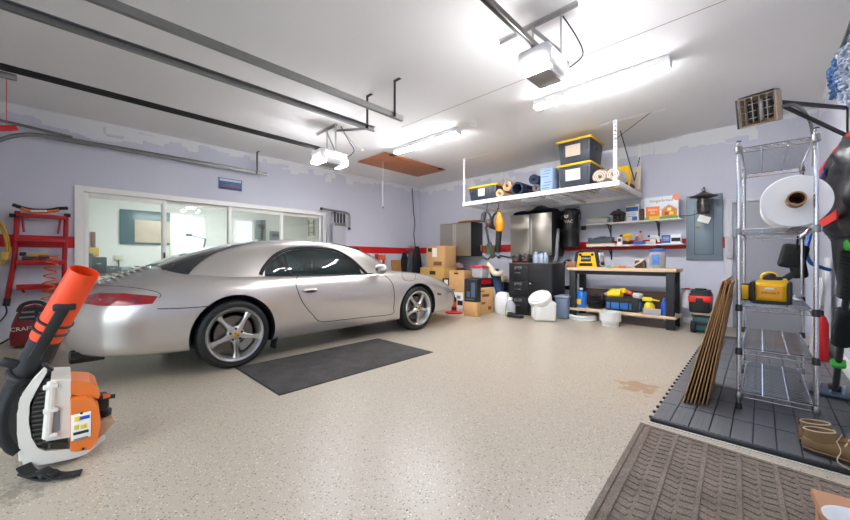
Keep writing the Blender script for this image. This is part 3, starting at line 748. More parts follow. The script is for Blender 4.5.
W(t).beam((RX1 - .02, RY0 + .2, 2.9), (RX1 - .02, RY1 - .35, RZ + .2), .012, .012).build('brace', DARKSTEEL, t)
W(t).beam((RX1 - .02, RY1 - .02, 2.75), (RX1 - .02, RY1 - .35, RZ + .2), .012, .012).build('brace', DARKSTEEL, t)
DZ = RZ + .0385
BIN = pm('charcoal_bin_plastic', (52, 57, 68), 0.45, var=0.06); LID = pm('yellow_lid_plastic', (238, 190, 40), 0.4, var=0.05)
def storage_bin(x0, x1, y0, z0, h, d, label, tagmat, tagpos):
    cx = (x0 + x1) / 2; w = x1 - x0
    t = thing('storage_bin', label, 'storage bin', (cx, y0 + d / 2, z0), 0, 'yellow lidded bins on the ceiling rack')
    MB().box((0, 0, h * .45), (w * .93, d * .93, h * .9), None, .02, 2, .9).build('tub', BIN, t)
    MB().box((0, 0, h * .93), (w, d, .03), None, .012, 2).box((0, 0, h * .93 + .02), (w * .9, d * .9, .02), None, .01).build('lid', LID, t)
    for k in range(5):
        x = (-.36 + .18 * k) * w
        MB().box((x, -d * .455, h * .62), (.022, .02, h * .36), None, .005).build('rib', BIN, t)
    MB().box((w * .465, 0, h * .6), (.02, d * .3, .04), None, .008).build('side_grip', BIN, t)
    tx, tw, tz, th = tagpos
    MB().box((tx * w, -d * .478, h * tz), (tw * w, .004, th * h), (R(2), 0, 0), .001).build('paper_tag', tagmat, t)
    return t
TAG = pm('handwritten_tag', (206, 206, 202), 0.7, var=0.16, scale=40)
a = at_y(467, 180, 5.53); b = at_y(497, 180, 5.53)
storage_bin(a.x, b.x, 5.53, DZ, .285, .62, 'charcoal bin with yellow lid standing alone at the left end of the ceiling rack', pm('pale_tag', (210, 216, 214), .7, var=.1, scale=40), (-.02, .22, .55, .5))
a = at_y(556, 170, 5.53); b = at_y(591.5, 170, 5.53)
storage_bin(a.x, b.x, 5.53, DZ, .385, .62, 'lower of the two stacked charcoal bins with yellow lids', TAG, (-.02, .42, .52, .46))
storage_bin(a.x, b.x, 5.53, DZ + .388, .385, .62, 'upper of the two stacked charcoal bins with yellow lids, nearest the ceiling', pm('orange_note_tag', (214, 190, 170), .7, var=.2, scale=30), (-.02, .42, .5, .46))
def roll_mesh(r, ln, turns, th, core=.25):
    """rolled sheet with its axis along y, spiral end facing -y"""
    n = int(turns * 18); out = []; inn = []
    for i in range(n + 1):
        a = 2 * math.pi * turns * i / n; rr = r * core + (r - th - r * core) * i / n
        out.append(((rr + th) * math.cos(a), (rr + th) * math.sin(a))); inn.append((rr * math.cos(a), rr * math.sin(a)))
    poly = out + inn[::-1]; m = len(poly); mb = MB()
    vs = [(p[0], 0, p[1]) for p in poly] + [(p[0], ln, p[1]) for p in poly]
    fs = [[j, (j + 1) % m, m + (j + 1) % m, m + j] for j in range(m)]
    for i in range(n):
        fs.append([i, i + 1, m - 2 - i, m - 1 - i]); fs.append([m + i + 1, m + i, 2 * m - 1 - i, 2 * m - 2 - i])
    return mb.add(vs, fs)
def roll(px, py, r, y, ln, m, label, cat='roll', turns=4, th=None, core=.2, name='rolled_mat'):
    c = at_y(px, py, y); mb = roll_mesh(r, ln, turns, th or r * .13, core)
    o = mb.build(name, m, None, 40); o.location = (c.x, y, c.z); return tag(o, label, cat, 'rolls on the ceiling rack')
TAN = pm('tan_foam', (206, 172, 134), 0.85, var=0.08); NAVY = pm('navy_foam', (38, 50, 76), 0.7, var=0.1); GREYF = pm('grey_foam', (112, 110, 106), 0.85, var=0.1); BLKF = pm('charcoal_foam', (40, 42, 48), 0.8, var=0.1)
CREAM = pm('cream_fleece', (226, 216, 200), 0.95, var=0.08, bump=.3, bscale=80); BROWNF = pm('brown_fleece', (120, 72, 54), 0.95, var=0.1)
def roll_on(x, z0, r, y, ln, m, label, **k):
    mb = roll_mesh(r, ln, k.get('turns', 4), r * k.get('th', .13), k.get('core', .2)); o = mb.build(k.get('name', 'rolled_mat'), m, None, 40); o.location = (x, y, z0 + r); return tag(o, label, k.get('cat', 'roll'), 'rolls on the ceiling rack')
X_ = lambda px, y: at_y(px, 180, y).x
roll_on(X_(499.5, 5.53), DZ, .085, 5.53, .7, TAN, 'lower left of the two tan foam rolls beside the left bin')
roll_on(X_(507.0, 5.60), DZ + .115, .10, 5.60, .7, TAN, 'upper tan foam roll lying on a smaller tan one')
roll_on(X_(517, 5.53), DZ, .118, 5.53, .6, NAVY, 'wide open navy blue roll right of the tan rolls', turns=1.3, th=.14, core=.72)
roll_on(X_(527.5, 5.62), DZ, .06, 5.62, .6, BLKF, 'small charcoal roll tucked right of the open navy roll', turns=2)
roll_on(X_(536, 5.53), DZ, .075, 5.53, .6, GREYF, 'flattened grey roll under the upper navy roll', turns=3)
roll_on(X_(533.5, 5.58), DZ + .15, .095, 5.58, .6, NAVY, 'tightly wound navy roll lying on top of a grey one')
for px, nm in ((599.5, 'cream and brown fleece roll touching the stacked bins'), (613.5, 'cream and brown fleece roll beside the right rack post')):
    o = roll_on(X_(px, 5.52), DZ, .105, 5.52, .42, CREAM, nm, turns=2.6, th=.2, core=.15, name='rolled_blanket', cat='blanket')
    m2 = roll_mesh(.101, .42, 2.6, .008, .22); b2 = m2.build('brown_lining', BROWNF, o); b2.location = (0, -.002, 0)
LBLUE = pm('pale_blue_printed_card', (150, 176, 206), 0.7, var=0.16, scale=40)
a = X_(540.5, 5.53); b = X_(552.5, 5.53)
for k, nm in enumerate(('lower pale blue printed carton of the stack on the ceiling rack', 'upper pale blue printed carton of the stack on the ceiling rack')):
    z = DZ + .19 * k
    t = thing('carton', nm, 'box', ((a + b) / 2, 5.66, z), 0, 'pale blue cartons')
    MB().box((0, 0, .094), (b - a, .26, .187), None, .003).build('box_body', LBLUE, t)
    for r_ in range(3): MB().box((-.02 + .02 * r_, -.131, .05 + .045 * r_), ((b - a) * .6, .002, .012)).build('print_line', pm('slate_print', (90, 112, 150), .7), t)
# right end clutter
c0 = at_y(613, 168, 6.18); c1 = at_y(624, 168, 6.18)
t = thing('snack_bag', 'bright yellow and red printed bag standing at the right end of the ceiling rack', 'bag', ((c0.x + c1.x) / 2, 6.18, DZ))
MB().loft([[(x * w_, y * w_ * (.6 if k in (0, 4) else 1) * .45, z) for x, y in arc(0, 0, .16, 0, 345, 15)] for k, (z, w_) in enumerate(((0, .9), (.08, 1.1), (.2, 1.12), (.31, .98), (.35, .95)))]).build('bag_body', pm('yellow_bag_film', (246, 196, 24), .35, var=.1), t)
MB().box((0.02, -.083, .17), (.15, .004, .12), (R(2), 0, 0), .002).build('red_print', RED, t)
c = at_y(638, 160, 6.5)
solo(MB().box((c.x - .16, 6.60, DZ + .21), (.36, .03, .40), (R(-8), 0, 0), .003), 'cardboard_sheet', pm('cream_card', (214, 200, 178), .85, var=.06), 'cream sheet of card leaning at the back right of the ceiling rack', 'cardboard', (c.x - .12, 6.5, DZ))
c = at_y(636, 178, 5.85)
solo(MB().cyl((-1.56, 5.98, DZ + .055), (-1.54, 6.5, DZ + .055), .055, .055, 16), 'rolled_mat', BROWNF, 'dark brown roll lying at the right end of the ceiling rack', 'roll', (-1.55, 6.2, DZ))
solo(MB().box((-2.06, 6.3, DZ + .2), (.10, .2, .40), None, .03, 3), 'trimmer', pm('lime_green_plastic', (96, 150, 50), .5, var=.2), 'lime green and black tool standing behind the stacked bins', 'tool', (-2.06, 6.3, DZ))
solo(MB().bb((-1.62, 6.60, DZ), (-1.50, 6.75, DZ + .30), .01), 'canister', pm('grey_blue_tin', (112, 122, 136), .4, .3, var=.1), 'grey blue canister at the back right corner of the ceiling rack', 'canister', (-1.56, 6.67, DZ))
# ------------------------------------------------------------------ helpers for things seen square-on
def fx(px, y): return at_y(px, 260, y).x
def fz(px, py, y): return at_y(px, py, y).z
def corner_box(mid, left, right, h, z0, name, label, cat, m, group=None):
    """box on a level at z0 whose nearest bottom edge is at pixel mid, its faces running to pixels left and right"""
    a = at_z(*mid, z0); b = at_z(*left, z0); c = at_z(*right, z0); e1 = b - a; n = Vector((-e1.y, e1.x, 0)).normalized()
    if n.dot(c - a) < 0: n = -n
    L2 = abs((c - a).dot(n)); ctr = a + e1 / 2 + n * (L2 / 2)
    ang = math.atan2(e1.y, e1.x)
    t = thing(name, label, cat, (ctr.x, ctr.y, z0), ang, group)
    t['_d'] = 0; del t['_d']
    MB().box((0, 0, h / 2), (e1.length, L2, h), None, .004).build('box_body', m, t)
    return t, e1.length, L2, ang
def carton(x0, x1, y0, y1, z0, z1, label, m=None, tape=True, prints=(), group='cardboard boxes by the back wall', name='cardboard_box'):
    m = m or KRAFT
    t = thing(name, label, 'box', ((x0 + x1) / 2, (y0 + y1) / 2, z0), 0, group)
    W(t).bb((x0, y0, z0), (x1, y1, z1), .004).build('box_body', m, t)
    if tape: W(t).bb(((x0 + x1) / 2 - .03, y0 - .001, z1 - .05), ((x0 + x1) / 2 + .03, y1, z1 + .001)).build('tape', pm('packing_tape', (188, 140, 90), .3), t)
    for (u0, u1, v0, v1, mm) in prints:
        W(t).bb((x0 + (x1 - x0) * u0, y0 - .0015, z0 + (z1 - z0) * v0), (x0 + (x1 - x0) * u1, y0 + .002, z0 + (z1 - z0) * v1)).build('printed_panel', mm, t)
    return t
PK = 'cardboard boxes by the back wall'
y = 5.95
zt = fz(426, 246.5, y); zm_ = fz(426, 267.5, y)
carton(fx(420, y), fx(447, y) - .02, y, 6.4, 0, zm_ - .27, 'brown carton at the bottom of the stack behind the car nose', KRAFT2)
carton(fx(420, y), fx(444, y), y, 6.40, zm_ - .27, zm_, 'yellowish carton lying second from top in the stack behind the car nose', pm('yellow_cardboard', (206, 164, 92), .85, var=.1), True, ((.42, .66, .4, .72, INK),))
carton(fx(426, y), fx(444, y), y + .02, 6.38, zm_, zt, 'tall brown carton with white labels on top of the stack behind the car nose', KRAFT, True, ((.08, .3, .74, .92, INK), (.33, .58, .5, .92, PAPER), (.4, .85, .1, .28, pm('brown_print', (120, 84, 52), .8))))
y = 5.70
z0 = 0.33; z1 = fz(456, 270.5, y)
carton(fx(449, y), fx(464, y), y, 6.1, z0, z1, 'brown carton standing on the white printed box, right of the car nose', KRAFT, True, ((.35, .62, .82, .9, INK), (.12, .4, .08, .12, INK)))
carton(fx(449.5, y), fx(464, y), y - .02, 6.05, 0, z0, 'white box with dark product print on the floor under a brown carton', PAPER, False, ((.05, .3, .3, .8, INK), (.6, .95, .2, .5, INK), (.55, .8, .6, .8, pm('grey_print', (130, 130, 134), .7))), None, 'printed_box')
carton(fx(446, 5.8) - .1, fx(449, 5.8) - .012, 5.8, 5.94, 0, .60, 'narrow black and white printed box squeezed beside the car nose', INK, False, ((.3, .9, .75, .95, PAPER), (.5, .95, .5, .62, PAPER)), None, 'printed_box')
# pair of cartons set cornerwise
tA, LA, WA, aA = corner_box((477.5, 314.7), (463, 312), (493, 312.6), .47, 0, 'cardboard_box', 'largest brown carton, set cornerwise on the floor under a clear tub', 'box', KRAFT, PK)
BP = pm('brown_print', (120, 84, 52), .8)
for (u, v, w_, h_) in ((-.1, .14, .16, .03), (-.1, .09, .2, .02), (.06, .2, .12, .03)):
    MB().box((u, -WA / 2 if True else 0, v), (w_, .003, h_)).build('printed_panel', BP, tA)
    MB().box((u, WA / 2, v), (w_, .003, h_)).build('printed_panel', BP, tA)
for s in (-1, 1):
    for (u, v, w_, h_) in ((0.0, .34, .18, .05), (.06, .2, .1, .04), (-.1, .1, .08, .06), (.09, .42, .12, .02)):
        MB().box((s * LA / 2, u, v), (.003, w_, h_)).build('printed_panel', BP, tA)
a = tA.location
t, l_, w_, g_ = corner_box((477.8, 288), (465.5, 287), (488, 286.2), .17, .47, 'black_box', 'black product box with a red label, on the cornerwise carton', 'box', pm('black_card', (30, 30, 33), .5, var=.15), 'product boxes')
MB().box((l_ * .2, -w_ / 2, .1), (l_ * .5, .003, .08)).build('red_label', RED, t); MB().box((l_ * .2, w_ / 2, .1), (l_ * .5, .003, .08)).build('red_label', RED, t)
for s in (-1, 1): MB().box((s * l_ / 2, 0, .11), (.003, w_ * .6, .09)).build('red_label', RED, t)
tb = (t.location.x, t.location.y, .64)
p = at_y(470.5, 298, 5.02)
t = thing('black_box', 'upright black product box with pale print leaning in front of the cornerwise carton', 'box', (p.x, 5.06, 0), 0, 'product boxes')
p1 = at_y(464.2, 298, 5.0); p2 = at_y(477, 298, 5.0)
W(t).bb((p1.x, 5.0, 0.0), (p2.x, 5.09, .26), .003).build('stand_box', KRAFT, t)
W(t).bb((p1.x, 5.0, .26), (p2.x, 5.12, at_y(470, 279.3, 5.0).z), .003).build('box_body', MATS['black_card'], t)
for (u, v, c, d) in ((.2, .45, .2, .45), (.55, .85, .2, .85), (.1, .8, .08, .14)):
    zz = at_y(470, 279.3, 5.0).z - .26
    W(t).bb((p1.x + (p2.x - p1.x) * u, 4.998, .26 + zz * c), (p1.x + (p2.x - p1.x) * v, 5.01, .26 + zz * d)).build('printed_panel', pm('slate_blue_print', (84, 96, 118), .6), t)
# clear tub with a red lid
CLEAR = glassy('clear_plastic', (232, 234, 236), 0.55, 0.1)
t = thing('plastic_tub', 'clear plastic tub with red lid on top of the black product box', 'tub', tb, g_)
MB().box((0, 0, .105), (.29, .24, .21), None, .03, 3, .88).build('tub_body', CLEAR, t)
MB().box((0, 0, .085), (.22, .16, .14), None, .04, 3).build('contents', pm('pink_white_contents', (214, 190, 190), .8, var=.25, scale=30), t)
MB().box((0, 0, .22), (.33, .27, .03), None, .012).box((0, 0, .24), (.25, .19, .02), None, .01).build('lid', pm('red_lid', (206, 40, 54), .4), t)
# round red base and spray bottles in front of the white box
p = at_z(454, 313, 0)
t = thing('red_base_stand', 'round red plastic base on the floor in front of the white printed box', 'stand', (p.x, p.y, 0))
MB().lathe([(.16, 0), (.17, .01), (.165, .022), (.06, .035), (.055, .06), (0, .06)], None, 28).build('base_disc', RED, t)
MB().lathe([(.05, .06), (.05, .26), (.04, .29), (.018, .31), (.018, .34), (0, .34)], None, 18).build('black_bottle', BLACK, t)
MB().lathe([(.0508, .12), (.0508, .22)], None, 18, False).build('orange_label', pm('orange_red_label', (214, 86, 50), .5), t)
# shoes and a striped bundle behind the boxes
y = 6.45
solo(MB().sph((fx(457, y), y, .88), .15, (1.1, .6, .42), 12).sph((fx(461.5, y), y - .05, .83), .11, (1.1, .6, .4), 12), 'cloth_bundle', pm('striped_cloth', (140, 112, 112), .9, var=.8, scale=24), 'red and white patterned cloth bundle heaped behind the cartons', 'cloth', (fx(459, y), y, .75))
solo(MB().bb((fx(455, y) - .05, 6.42, 0), (fx(463, y) + .2, 6.75, .775), .01), 'storage_bin', pm('dark_grey_bin', (46, 46, 50), .5), 'dark grey bin standing half hidden behind the cartons, under a cloth bundle', 'storage bin', (fx(459, y), 6.5, 0))
# jeans, pale shoes, white sack, bottle, black shoe
y = 5.85
DENIM = pm('blue_denim', (52, 72, 104), .9, var=.15, bump=.2, bscale=150)
j = MB()
j.loft([[(fx(490 + k * 1.9, y) + q[0] * (1 - .1 * k), y + .12 + q[1] * .6, .80 - .10 * k - .012 * k * k + q[2]) for q in [(math.cos(a) * .11, math.sin(a) * .16, math.sin(a * 2) * .03) for a in [2 * math.pi * i / 14 for i in range(14)]]] for k in range(6)])
solo(j, 'jeans', DENIM, 'blue denim folded over the pile beside the black filing cabinet', 'clothes', (fx(494, y), y, .2))
s2 = MB()
s2.tube(cat_rom([(fx(487, y), y, .93), (fx(491, y), y - .02, .84), (fx(496, y), y - .03, .74), (fx(501, y), y, .75), (fx(502, y), y, .80)], 5), [.035, .045, .05, .055, .06, .06, .06, .06, .06, .055, .055, .05, .05, .05, .05, .045, .04, .04, .035, .03, .03], 10)
solo(s2, 'towel', pm('cream_towel', (222, 204, 178), .95, var=.08, bump=.3, bscale=90), 'cream towel draped over the blue denim', 'towel', (fx(494, y), y, .7))
p = at_y(504, 279, 6.0)
o = roll_mesh(.075, .2, 3, .013, .2).build('paper_roll', pm('beige_roll_paper', (218, 192, 160), .8), None); o.location = (p.x - .10, 6.02, p.z); o['label'] = 'small beige roll lying beside the black filing cabinet above the white sack'; o['category'] = 'roll'
solo(MB().bb((p.x - .17, 6.02, .0), (p.x - .01, 6.3, p.z - .077), .02), 'storage_crate', BLACK, 'black crate half hidden behind the white sack', 'crate', (p.x, 5.75, 0))
p = at_z(499.5, 314, 0)
sk = MB(); rings = []
for k in range(7):
    z = [0, .05, .15, .25, .33, .38, .40][k]; rr = [.17, .19, .19, .17, .15, .12, .06][k]
    rings.append([(p.x - .0 + .85 * rr * math.cos(a) * (1 + .12 * math.sin(3 * a + k)), p.y + .12 + .75 * rr * math.sin(a) * (1 + .1 * math.cos(4 * a + k)), z) for a in [2 * math.pi * i / 20 for i in range(20)]])
sk.loft(rings); solo(sk, 'plastic_sack', pm('white_plastic_film', (226, 226, 226), .35, var=.06, bump=.3, bscale=20), 'stuffed white plastic sack on the floor beside the black filing cabinet', 'sack', (p.x, p.y + .12, 0), None, 60)
p = at_z(510.5, 316.5, 0)
t = thing('detergent_bottle', 'clear plastic bottle with a pale label on the floor by the filing cabinet', 'bottle', (p.x, p.y, 0))
MB().lathe([(.085, 0), (.09, .02), (.09, .17), (.07, .24), (.035, .28), (.03, .30)], None, 20, True, 1.05, .75).build('bottle_body', CLEAR, t)
MB().lathe([(.036, .30), (.036, .335), (0, .335)], None, 14).build('cap', WHITE, t)
MB().box((0, -.069, .07), (.1, .006, .07), None, .002).build('label', pm('yellow_blue_label', (206, 196, 140), .6, var=.2), t)
def shoe(x, y, rot, m, label):
    mb = MB(Matrix.Translation((x, y, 0)) @ Matrix.Rotation(rot, 4, 'Z')); rings = []
    for (u, w, h, o) in ((-.13, .025, .06, .02), (-.12, .036, .10, .01), (-.06, .04, .10, .01), (0, .038, .075, .01), (.07, .045, .055, .01), (.12, .04, .045, .01), (.15, .02, .03, .015)):
        rings.append([(u, w * math.cos(a), o + h / 2 + h / 2 * math.sin(a)) for a in [2 * math.pi * i / 14 for i in range(14)]])
    mb.loft(rings); return solo(mb, 'shoe', m, label, 'shoe', (x, y, 0), None, 60)
p = at_z(516, 318, 0); shoe(p.x, p.y - .04, R(30), BLACK, 'black shoe on the floor in front of the filing cabinet')
# ------------------------------------------------------------------ wall cabinets
BRUSHED = pm('brushed_steel', (178, 172, 160), 0.32, 0.85, var=.07, scale=3)
BLKPAINT = pm('black_cabinet_paint', (30, 30, 33), .45, var=.1)
def wall_cab(px0, px1, y0, z0, z1, side, label, rim):
    x0 = fx(px0, y0); x1 = fx(px1, y0)
    t = thing('wall_cabinet', label, 'cabinet', ((x0 + x1) / 2, YB - .2, z0), 0, 'steel fronted wall cabinets')
    W(t).bb((x0, y0 + .025, z0), (x1, YB - .002, z1), .004).build('cabinet_body', BLKPAINT, t)
    xm = (x0 + x1) / 2; g = .006
    for k, (a, b) in enumerate(((x0, xm - g), (xm + g, x1))):
        d = W(t).bb((a, y0, z0 + .01), (b, y0 + .023, z1 - .01), .006).build('door', BRUSHED, t)
        hx = b - .022 if k == 0 else a + .022
        W(t).bb((hx - .016, y0 - .022, z0 + .03), (hx + .016, y0 - .001, z1 - .03), .006).build('handle', pm('satin_steel_handle', (206, 204, 198), .3, .8), d)
    return t, x0, x1
y = 6.42; z0 = fz(440, 256.5, y); z1 = fz(455, 223, y)
tc, cx0, cx1 = wall_cab(440, 470.5, y, z0, z1, 0, 'smaller steel fronted wall cabinet left of the hung tools, above the cartons', 0)
mb = MB(Matrix.Translation((cx1 - .10, 6.52, z1)) @ Matrix.Rotation(R(-6), 4, 'Z'))
mb.lathe([(.0, .0), (.28, 0), (.31, .012), (.30, .03), (0, .034)], None, 32, False, 1.15, .55)
solo(mb, 'wooden_tray', pm('bamboo_wood', (176, 128, 84), .5, var=.2, scale=8), 'oval wooden tray lying on top of the smaller steel wall cabinet', 'tray', (cx1 - .1, 6.52, z1))
solo(MB().bb((cx0 + .02, 6.5, z1), (cx0 + .24, 6.66, z1 + .02), .004), 'book', PAPER, 'thin white pad lying on the left end of the smaller steel wall cabinet', 'pad', (cx0 + .1, 6.6, z1))
y = 6.35; z0 = fz(511, 256.5, y); z1 = fz(530, 213.5, y)
tc2, dx0, dx1 = wall_cab(510.5, 551.5, y, z0, z1, 0, 'larger steel fronted wall cabinet above the black filing cabinet', 0)
W(tc2).bb((dx1 + .003, 6.40, z0 + .06), (dx1 + .022, YB - .01, z1 + .04), .01).build('side_panel', BLACK, tc2)
bg_ = MB(); rings = []
for k in range(11):
    u = k / 10; x = dx0 + .02 + (dx1 - dx0 - .04) * u; hh = .055 + .10 * math.exp(-((u - .62) / .16) ** 2) + .02 * math.sin(9 * u)
    rings.append([(x, 6.60 + .17 * math.cos(a), z1 + .002 + hh * .62 + hh * .62 * math.sin(a)) for a in [2 * math.pi * i / 14 for i in range(14)]])
bg_.loft(rings); solo(bg_, 'equipment_bag', pm('black_nylon', (20, 20, 22), .7, var=.15, bump=.2, bscale=30), 'long black nylon bag lying on top of the larger steel wall cabinet', 'bag', ((dx0 + dx1) / 2, 6.6, z1), None, 60)
# ------------------------------------------------------------------ tools hung under the rack
def hook(t, x, y, z): W(t).tube(cat_rom([(x, y, RZ - .01), (x, y, z + .06), (x, y - .02, z + .02), (x, y - .035, z + .05)], 5), .006, 6).build('hook', BLACK, t)
y = 5.6
t = thing('stick_vacuum', 'dark grey stick vacuum hung head down from the left of the ceiling rack', 'vacuum', (fx(488, y), y, 2.0))
DG = pm('dark_grey_plastic', (58, 56, 58), .45, var=.1)
P = lambda px, py: at_y(px, py, y)
hook(t, P(487, 207).x, y, P(487, 212).z)
W(t).lathe([(.03, -.1), (.05, -.08), (.052, .06), (.035, .1), (0, .11)], Matrix.Translation(P(483.5, 217)) @ Matrix.Rotation(R(12), 4, 'Y'), 16).build('dust_canister', DG, t)
W(t).tube(cat_rom([P(486.5, 211), P(490.5, 216), P(490, 223), P(486, 227)], 5), .022, 8).build('handle', DG, t)
W(t).sph(P(488.5, 223), .065, (.9, .9, 1.1)).build('motor', pm('dark_red_grey', (92, 56, 52), .45), t)
W(t).cyl(P(486, 227), P(489, 243), .02, .02, 10).build('wand', DARKSTEEL, t)
W(t).beam(P(489, 243), P(493.8, 258), .04, .09, .012).build('floor_head', DG, t)
y = 5.75
t = thing('leaf_blower', 'yellow and black handheld blower hung beside the dark stick vacuum', 'blower', (P(500, 225).x, y, 2.0))
P = lambda px, py: at_y(px, py, 5.75)
hook(t, P(498.5, 208).x, 5.75, P(498.5, 211).z)
W(t).loft([[(P(px, py).x + r * math.cos(a) * 1.0, 5.75 + r * .8 * math.sin(a), P(px, py).z) for a in [2 * math.pi * i / 14 for i in range(14)]] for (px, py, r) in ((499, 211, .035), (499.5, 215, .06), (499.5, 221, .09), (500, 228, .095), (499.5, 231.5, .07))]).build('motor_housing', pm('amber_plastic', (228, 150, 26), .4), t)
W(t).tube(cat_rom([P(497, 212), P(493, 217), P(493, 226), P(497, 230)], 5), .02, 8).build('handle', BLACK, t)
W(t).cyl(P(499, 231), P(497.5, 252), .058, .05, 14).build('blower_tube', BLACK, t)
W(t).beam(P(489.5, 226.5), P(496, 228.5), .03, .06, .01).build('battery', BLACK, t)
# wall rack of small gear on the red stripe
y = 6.82
t = thing('tool_rail', 'small cluttered rail of coloured tools on the wall left of the filing cabinet', 'tool rack', (fx(487, y), y, 1.2))
a = at_y(478, 246, y); b = at_y(499, 246, y)
W(t).bb((a.x, 6.85, 1.22), (b.x, 6.896, 1.27), .004).build('rail', DG, t)
for k, c in enumerate(((150, 120, 90), (188, 60, 50), (96, 150, 46), (110, 170, 60), (120, 90, 70))):
    x = a.x + (b.x - a.x) * (k + .5) / 5
    W(t).bb((x - .045, 6.80, 1.20 - .03 * (k % 3)), (x + .045, 6.846, 1.36 - .02 * (k % 2)), .02).build('tool_grip', pm('grip_%d' % k, c, .5), t)
t = thing('hung_cable', 'dark tangled cable looped along the wall under the tool rail', 'cable', (fx(490, y), 6.85, 1.1))
W(t).tube(cat_rom([(a.x + .1, 6.86, 1.1), (a.x + .25, 6.85, 1.02), (a.x + .4, 6.86, 1.13), (a.x + .55, 6.85, 1.05), (b.x, 6.86, 1.10), (b.x + .3, 6.86, 1.06), (dx0 + .1, 6.86, 1.1)], 6), .014, 6).build('cable_run', BLACK, t)
W(t).sph((a.x + .13, 6.84, 1.06), .05, (1, .7, 1), 10).build('plug', pm('grey_plug', (130, 130, 132), .5), t)
# ------------------------------------------------------------------ filing cabinet
y0 = 5.78; x0 = fx(508.5, y0); x1 = fx(552.0, y0); xm = fx(528, y0); zt = fz(520, 263.5, y0)
t = thing('filing_cabinet', 'black metal filing cabinet with three drawers and a side door', 'cabinet', ((x0 + x1) / 2, 6.1, 0))
FC = pm('black_steel_paint', (34, 34, 37), .4, .2, var=.12)
W(t).bb((x0, y0 + .02, .03), (x1, 6.33, zt), .006).bb((x0 + .03, y0 + .05, 0), (x1 - .03, 6.3, .03)).build('cabinet_body', FC, t)
W(t).bb((x0 - .005, y0, zt), (x1 + .005, 6.335, zt + .012), .003).build('top_panel', pm('worn_grey_top', (120, 118, 114), .45, .4, var=.2), t)
dh = (zt - .05) / 3
for k in range(3):
    z = .04 + dh * k
    d = W(t).bb((x0 + .012, y0, z), (xm - .006, y0 + .022, z + dh - .012), .006).build('drawer', FC, t)
    xc = (x0 + xm) / 2
    W(t).bb((xc - .07, y0 - .006, z + dh * .68), (xc + .07, y0 + .001, z + dh * .84), .002).bb((xc - .06, y0 - .022, z + dh * .42), (xc + .06, y0 - .004, z + dh * .47), .004).build('handle', CHROME, d)
    W(t).bb((xc - .055, y0 - .008, z + dh * .71), (xc + .055, y0 - .0055, z + dh * .81)).build('label_card', pm('dim_card', (70, 70, 72), .7), d)
d = W(t).bb((xm + .004, y0, .04), (x1 - .008, y0 + .022, zt - .01), .006).build('door', FC, t)
W(t).cyl((xm + .05, y0 - .014, zt * .62), (xm + .05, y0 + .005, zt * .62), .018, .018, 12).build('lock', CHROME, d)
W(t).cyl((xm - .03, y0 - .008, zt - .06), (xm - .03, y0 + .005, zt - .06), .012, .012, 10).build('lock', CHROME, t)
FT = zt + .012
def small_bottle(px, y, h, r, m, label, capm=None, name='bottle', grp='bottles on the filing cabinet', z=None):
    z = FT if z is None else z
    p = fx(px, y); t = thing(name, label, 'bottle', (p, y, z), 0, grp)
    MB().lathe([(r * .95, 0), (r, .01), (r, h * .62), (r * .8, h * .75), (r * .38, h * .85), (r * .38, h * .88)], None, 16, True, 1, .8).build('bottle_body', m, t)
    MB().lathe([(r * .45, h * .88), (r * .45, h), (0, h)], None, 12).build('cap', capm or WHITE, t)
    return t
SB = pm('silver_bottle', (166, 176, 190), .35, .3, var=.2, scale=30)
small_bottle(536, 5.95, .20, .055, SB, 'left of the three silver blue bottles on the filing cabinet')
small_bottle(541, 5.98, .21, .055, SB, 'middle of the three silver blue bottles on the filing cabinet', pm('blue_cap', (60, 90, 170), .4))
small_bottle(545.5, 6.02, .19, .05, SB, 'right of the three silver blue bottles on the filing cabinet')
for k, px in enumerate((517.5, 527)):
    x = fx(px, 5.95); t = thing('battery_charger', ('left' if k == 0 else 'right') + ' of two black and red battery chargers on the filing cabinet', 'charger', (x, 5.95, FT), 0, 'battery chargers')
    MB().box((0, 0, .045), (.15, .16, .09), None, .015, 2).build('charger_base', BLACK, t); MB().box((0, .02, .12), (.10, .12, .09), (R(-15), 0, 0), .015).build('battery', DG, t); MB().box((0, -.079, .05), (.07, .006, .025), None, .002).build('red_label', RED, t)
# ------------------------------------------------------------------ central vacuum canister
y = 6.69; x = fx(566.8, 6.5); r = fx(575.5, 6.5) - x
z0 = 1.24; z1 = 2.0
t = thing('vacuum_canister', 'tall black central vacuum canister fixed to the wall above the filing cabinet', 'vacuum', (x, y, z0))
MB().lathe([(r * .86, 0), (r * .95, .01), (r * .96, .30), (r, .31), (r, .34), (r * .94, .35), (r * .94, .60), (r * 1.05, .61), (r * 1.08, .66), (r * 1.0, .70), (r * .5, .735), (0, .74)], None, 32).build('canister_body', pm('black_canister', (38, 38, 40), .35, .2, var=.1), t)
for k in (-1, 1): MB().box((k * r * 1.08, -.02, .58), (.03, .04, .10), None, .008).box((k * r * 1.0, -.04, .31), (.02, .03, .05), None, .005).build('latch', DARKSTEEL, t)
MB().box((.05, -r * .55, .74), (.24, .1, .03), None, .01).build('top_bracket', STEEL, t)
b = Matrix.Translation((x, y, z0))
text_part('lettering', 'VAC', .085, FY(x + .02, y - r * .965, z0 + .475), PAPER, t)
MB(Matrix.Translation((-.03, -r * .94, .585 - .06))).lathe([(.0, -.0), (.042, 0), (.042, .004), (0, .004)], Matrix.Translation((0, 0, .06)) @ Matrix.Rotation(R(90), 4, 'X'), 18).build('round_badge', pm('white_badge', (226, 214, 210), .5), t)
MB(Matrix.Translation((-.03, -r * .965, .585))).box((0, 0, 0), (.05, .004, .014), (0, R(40), 0)).build('badge_mark', RED, t)
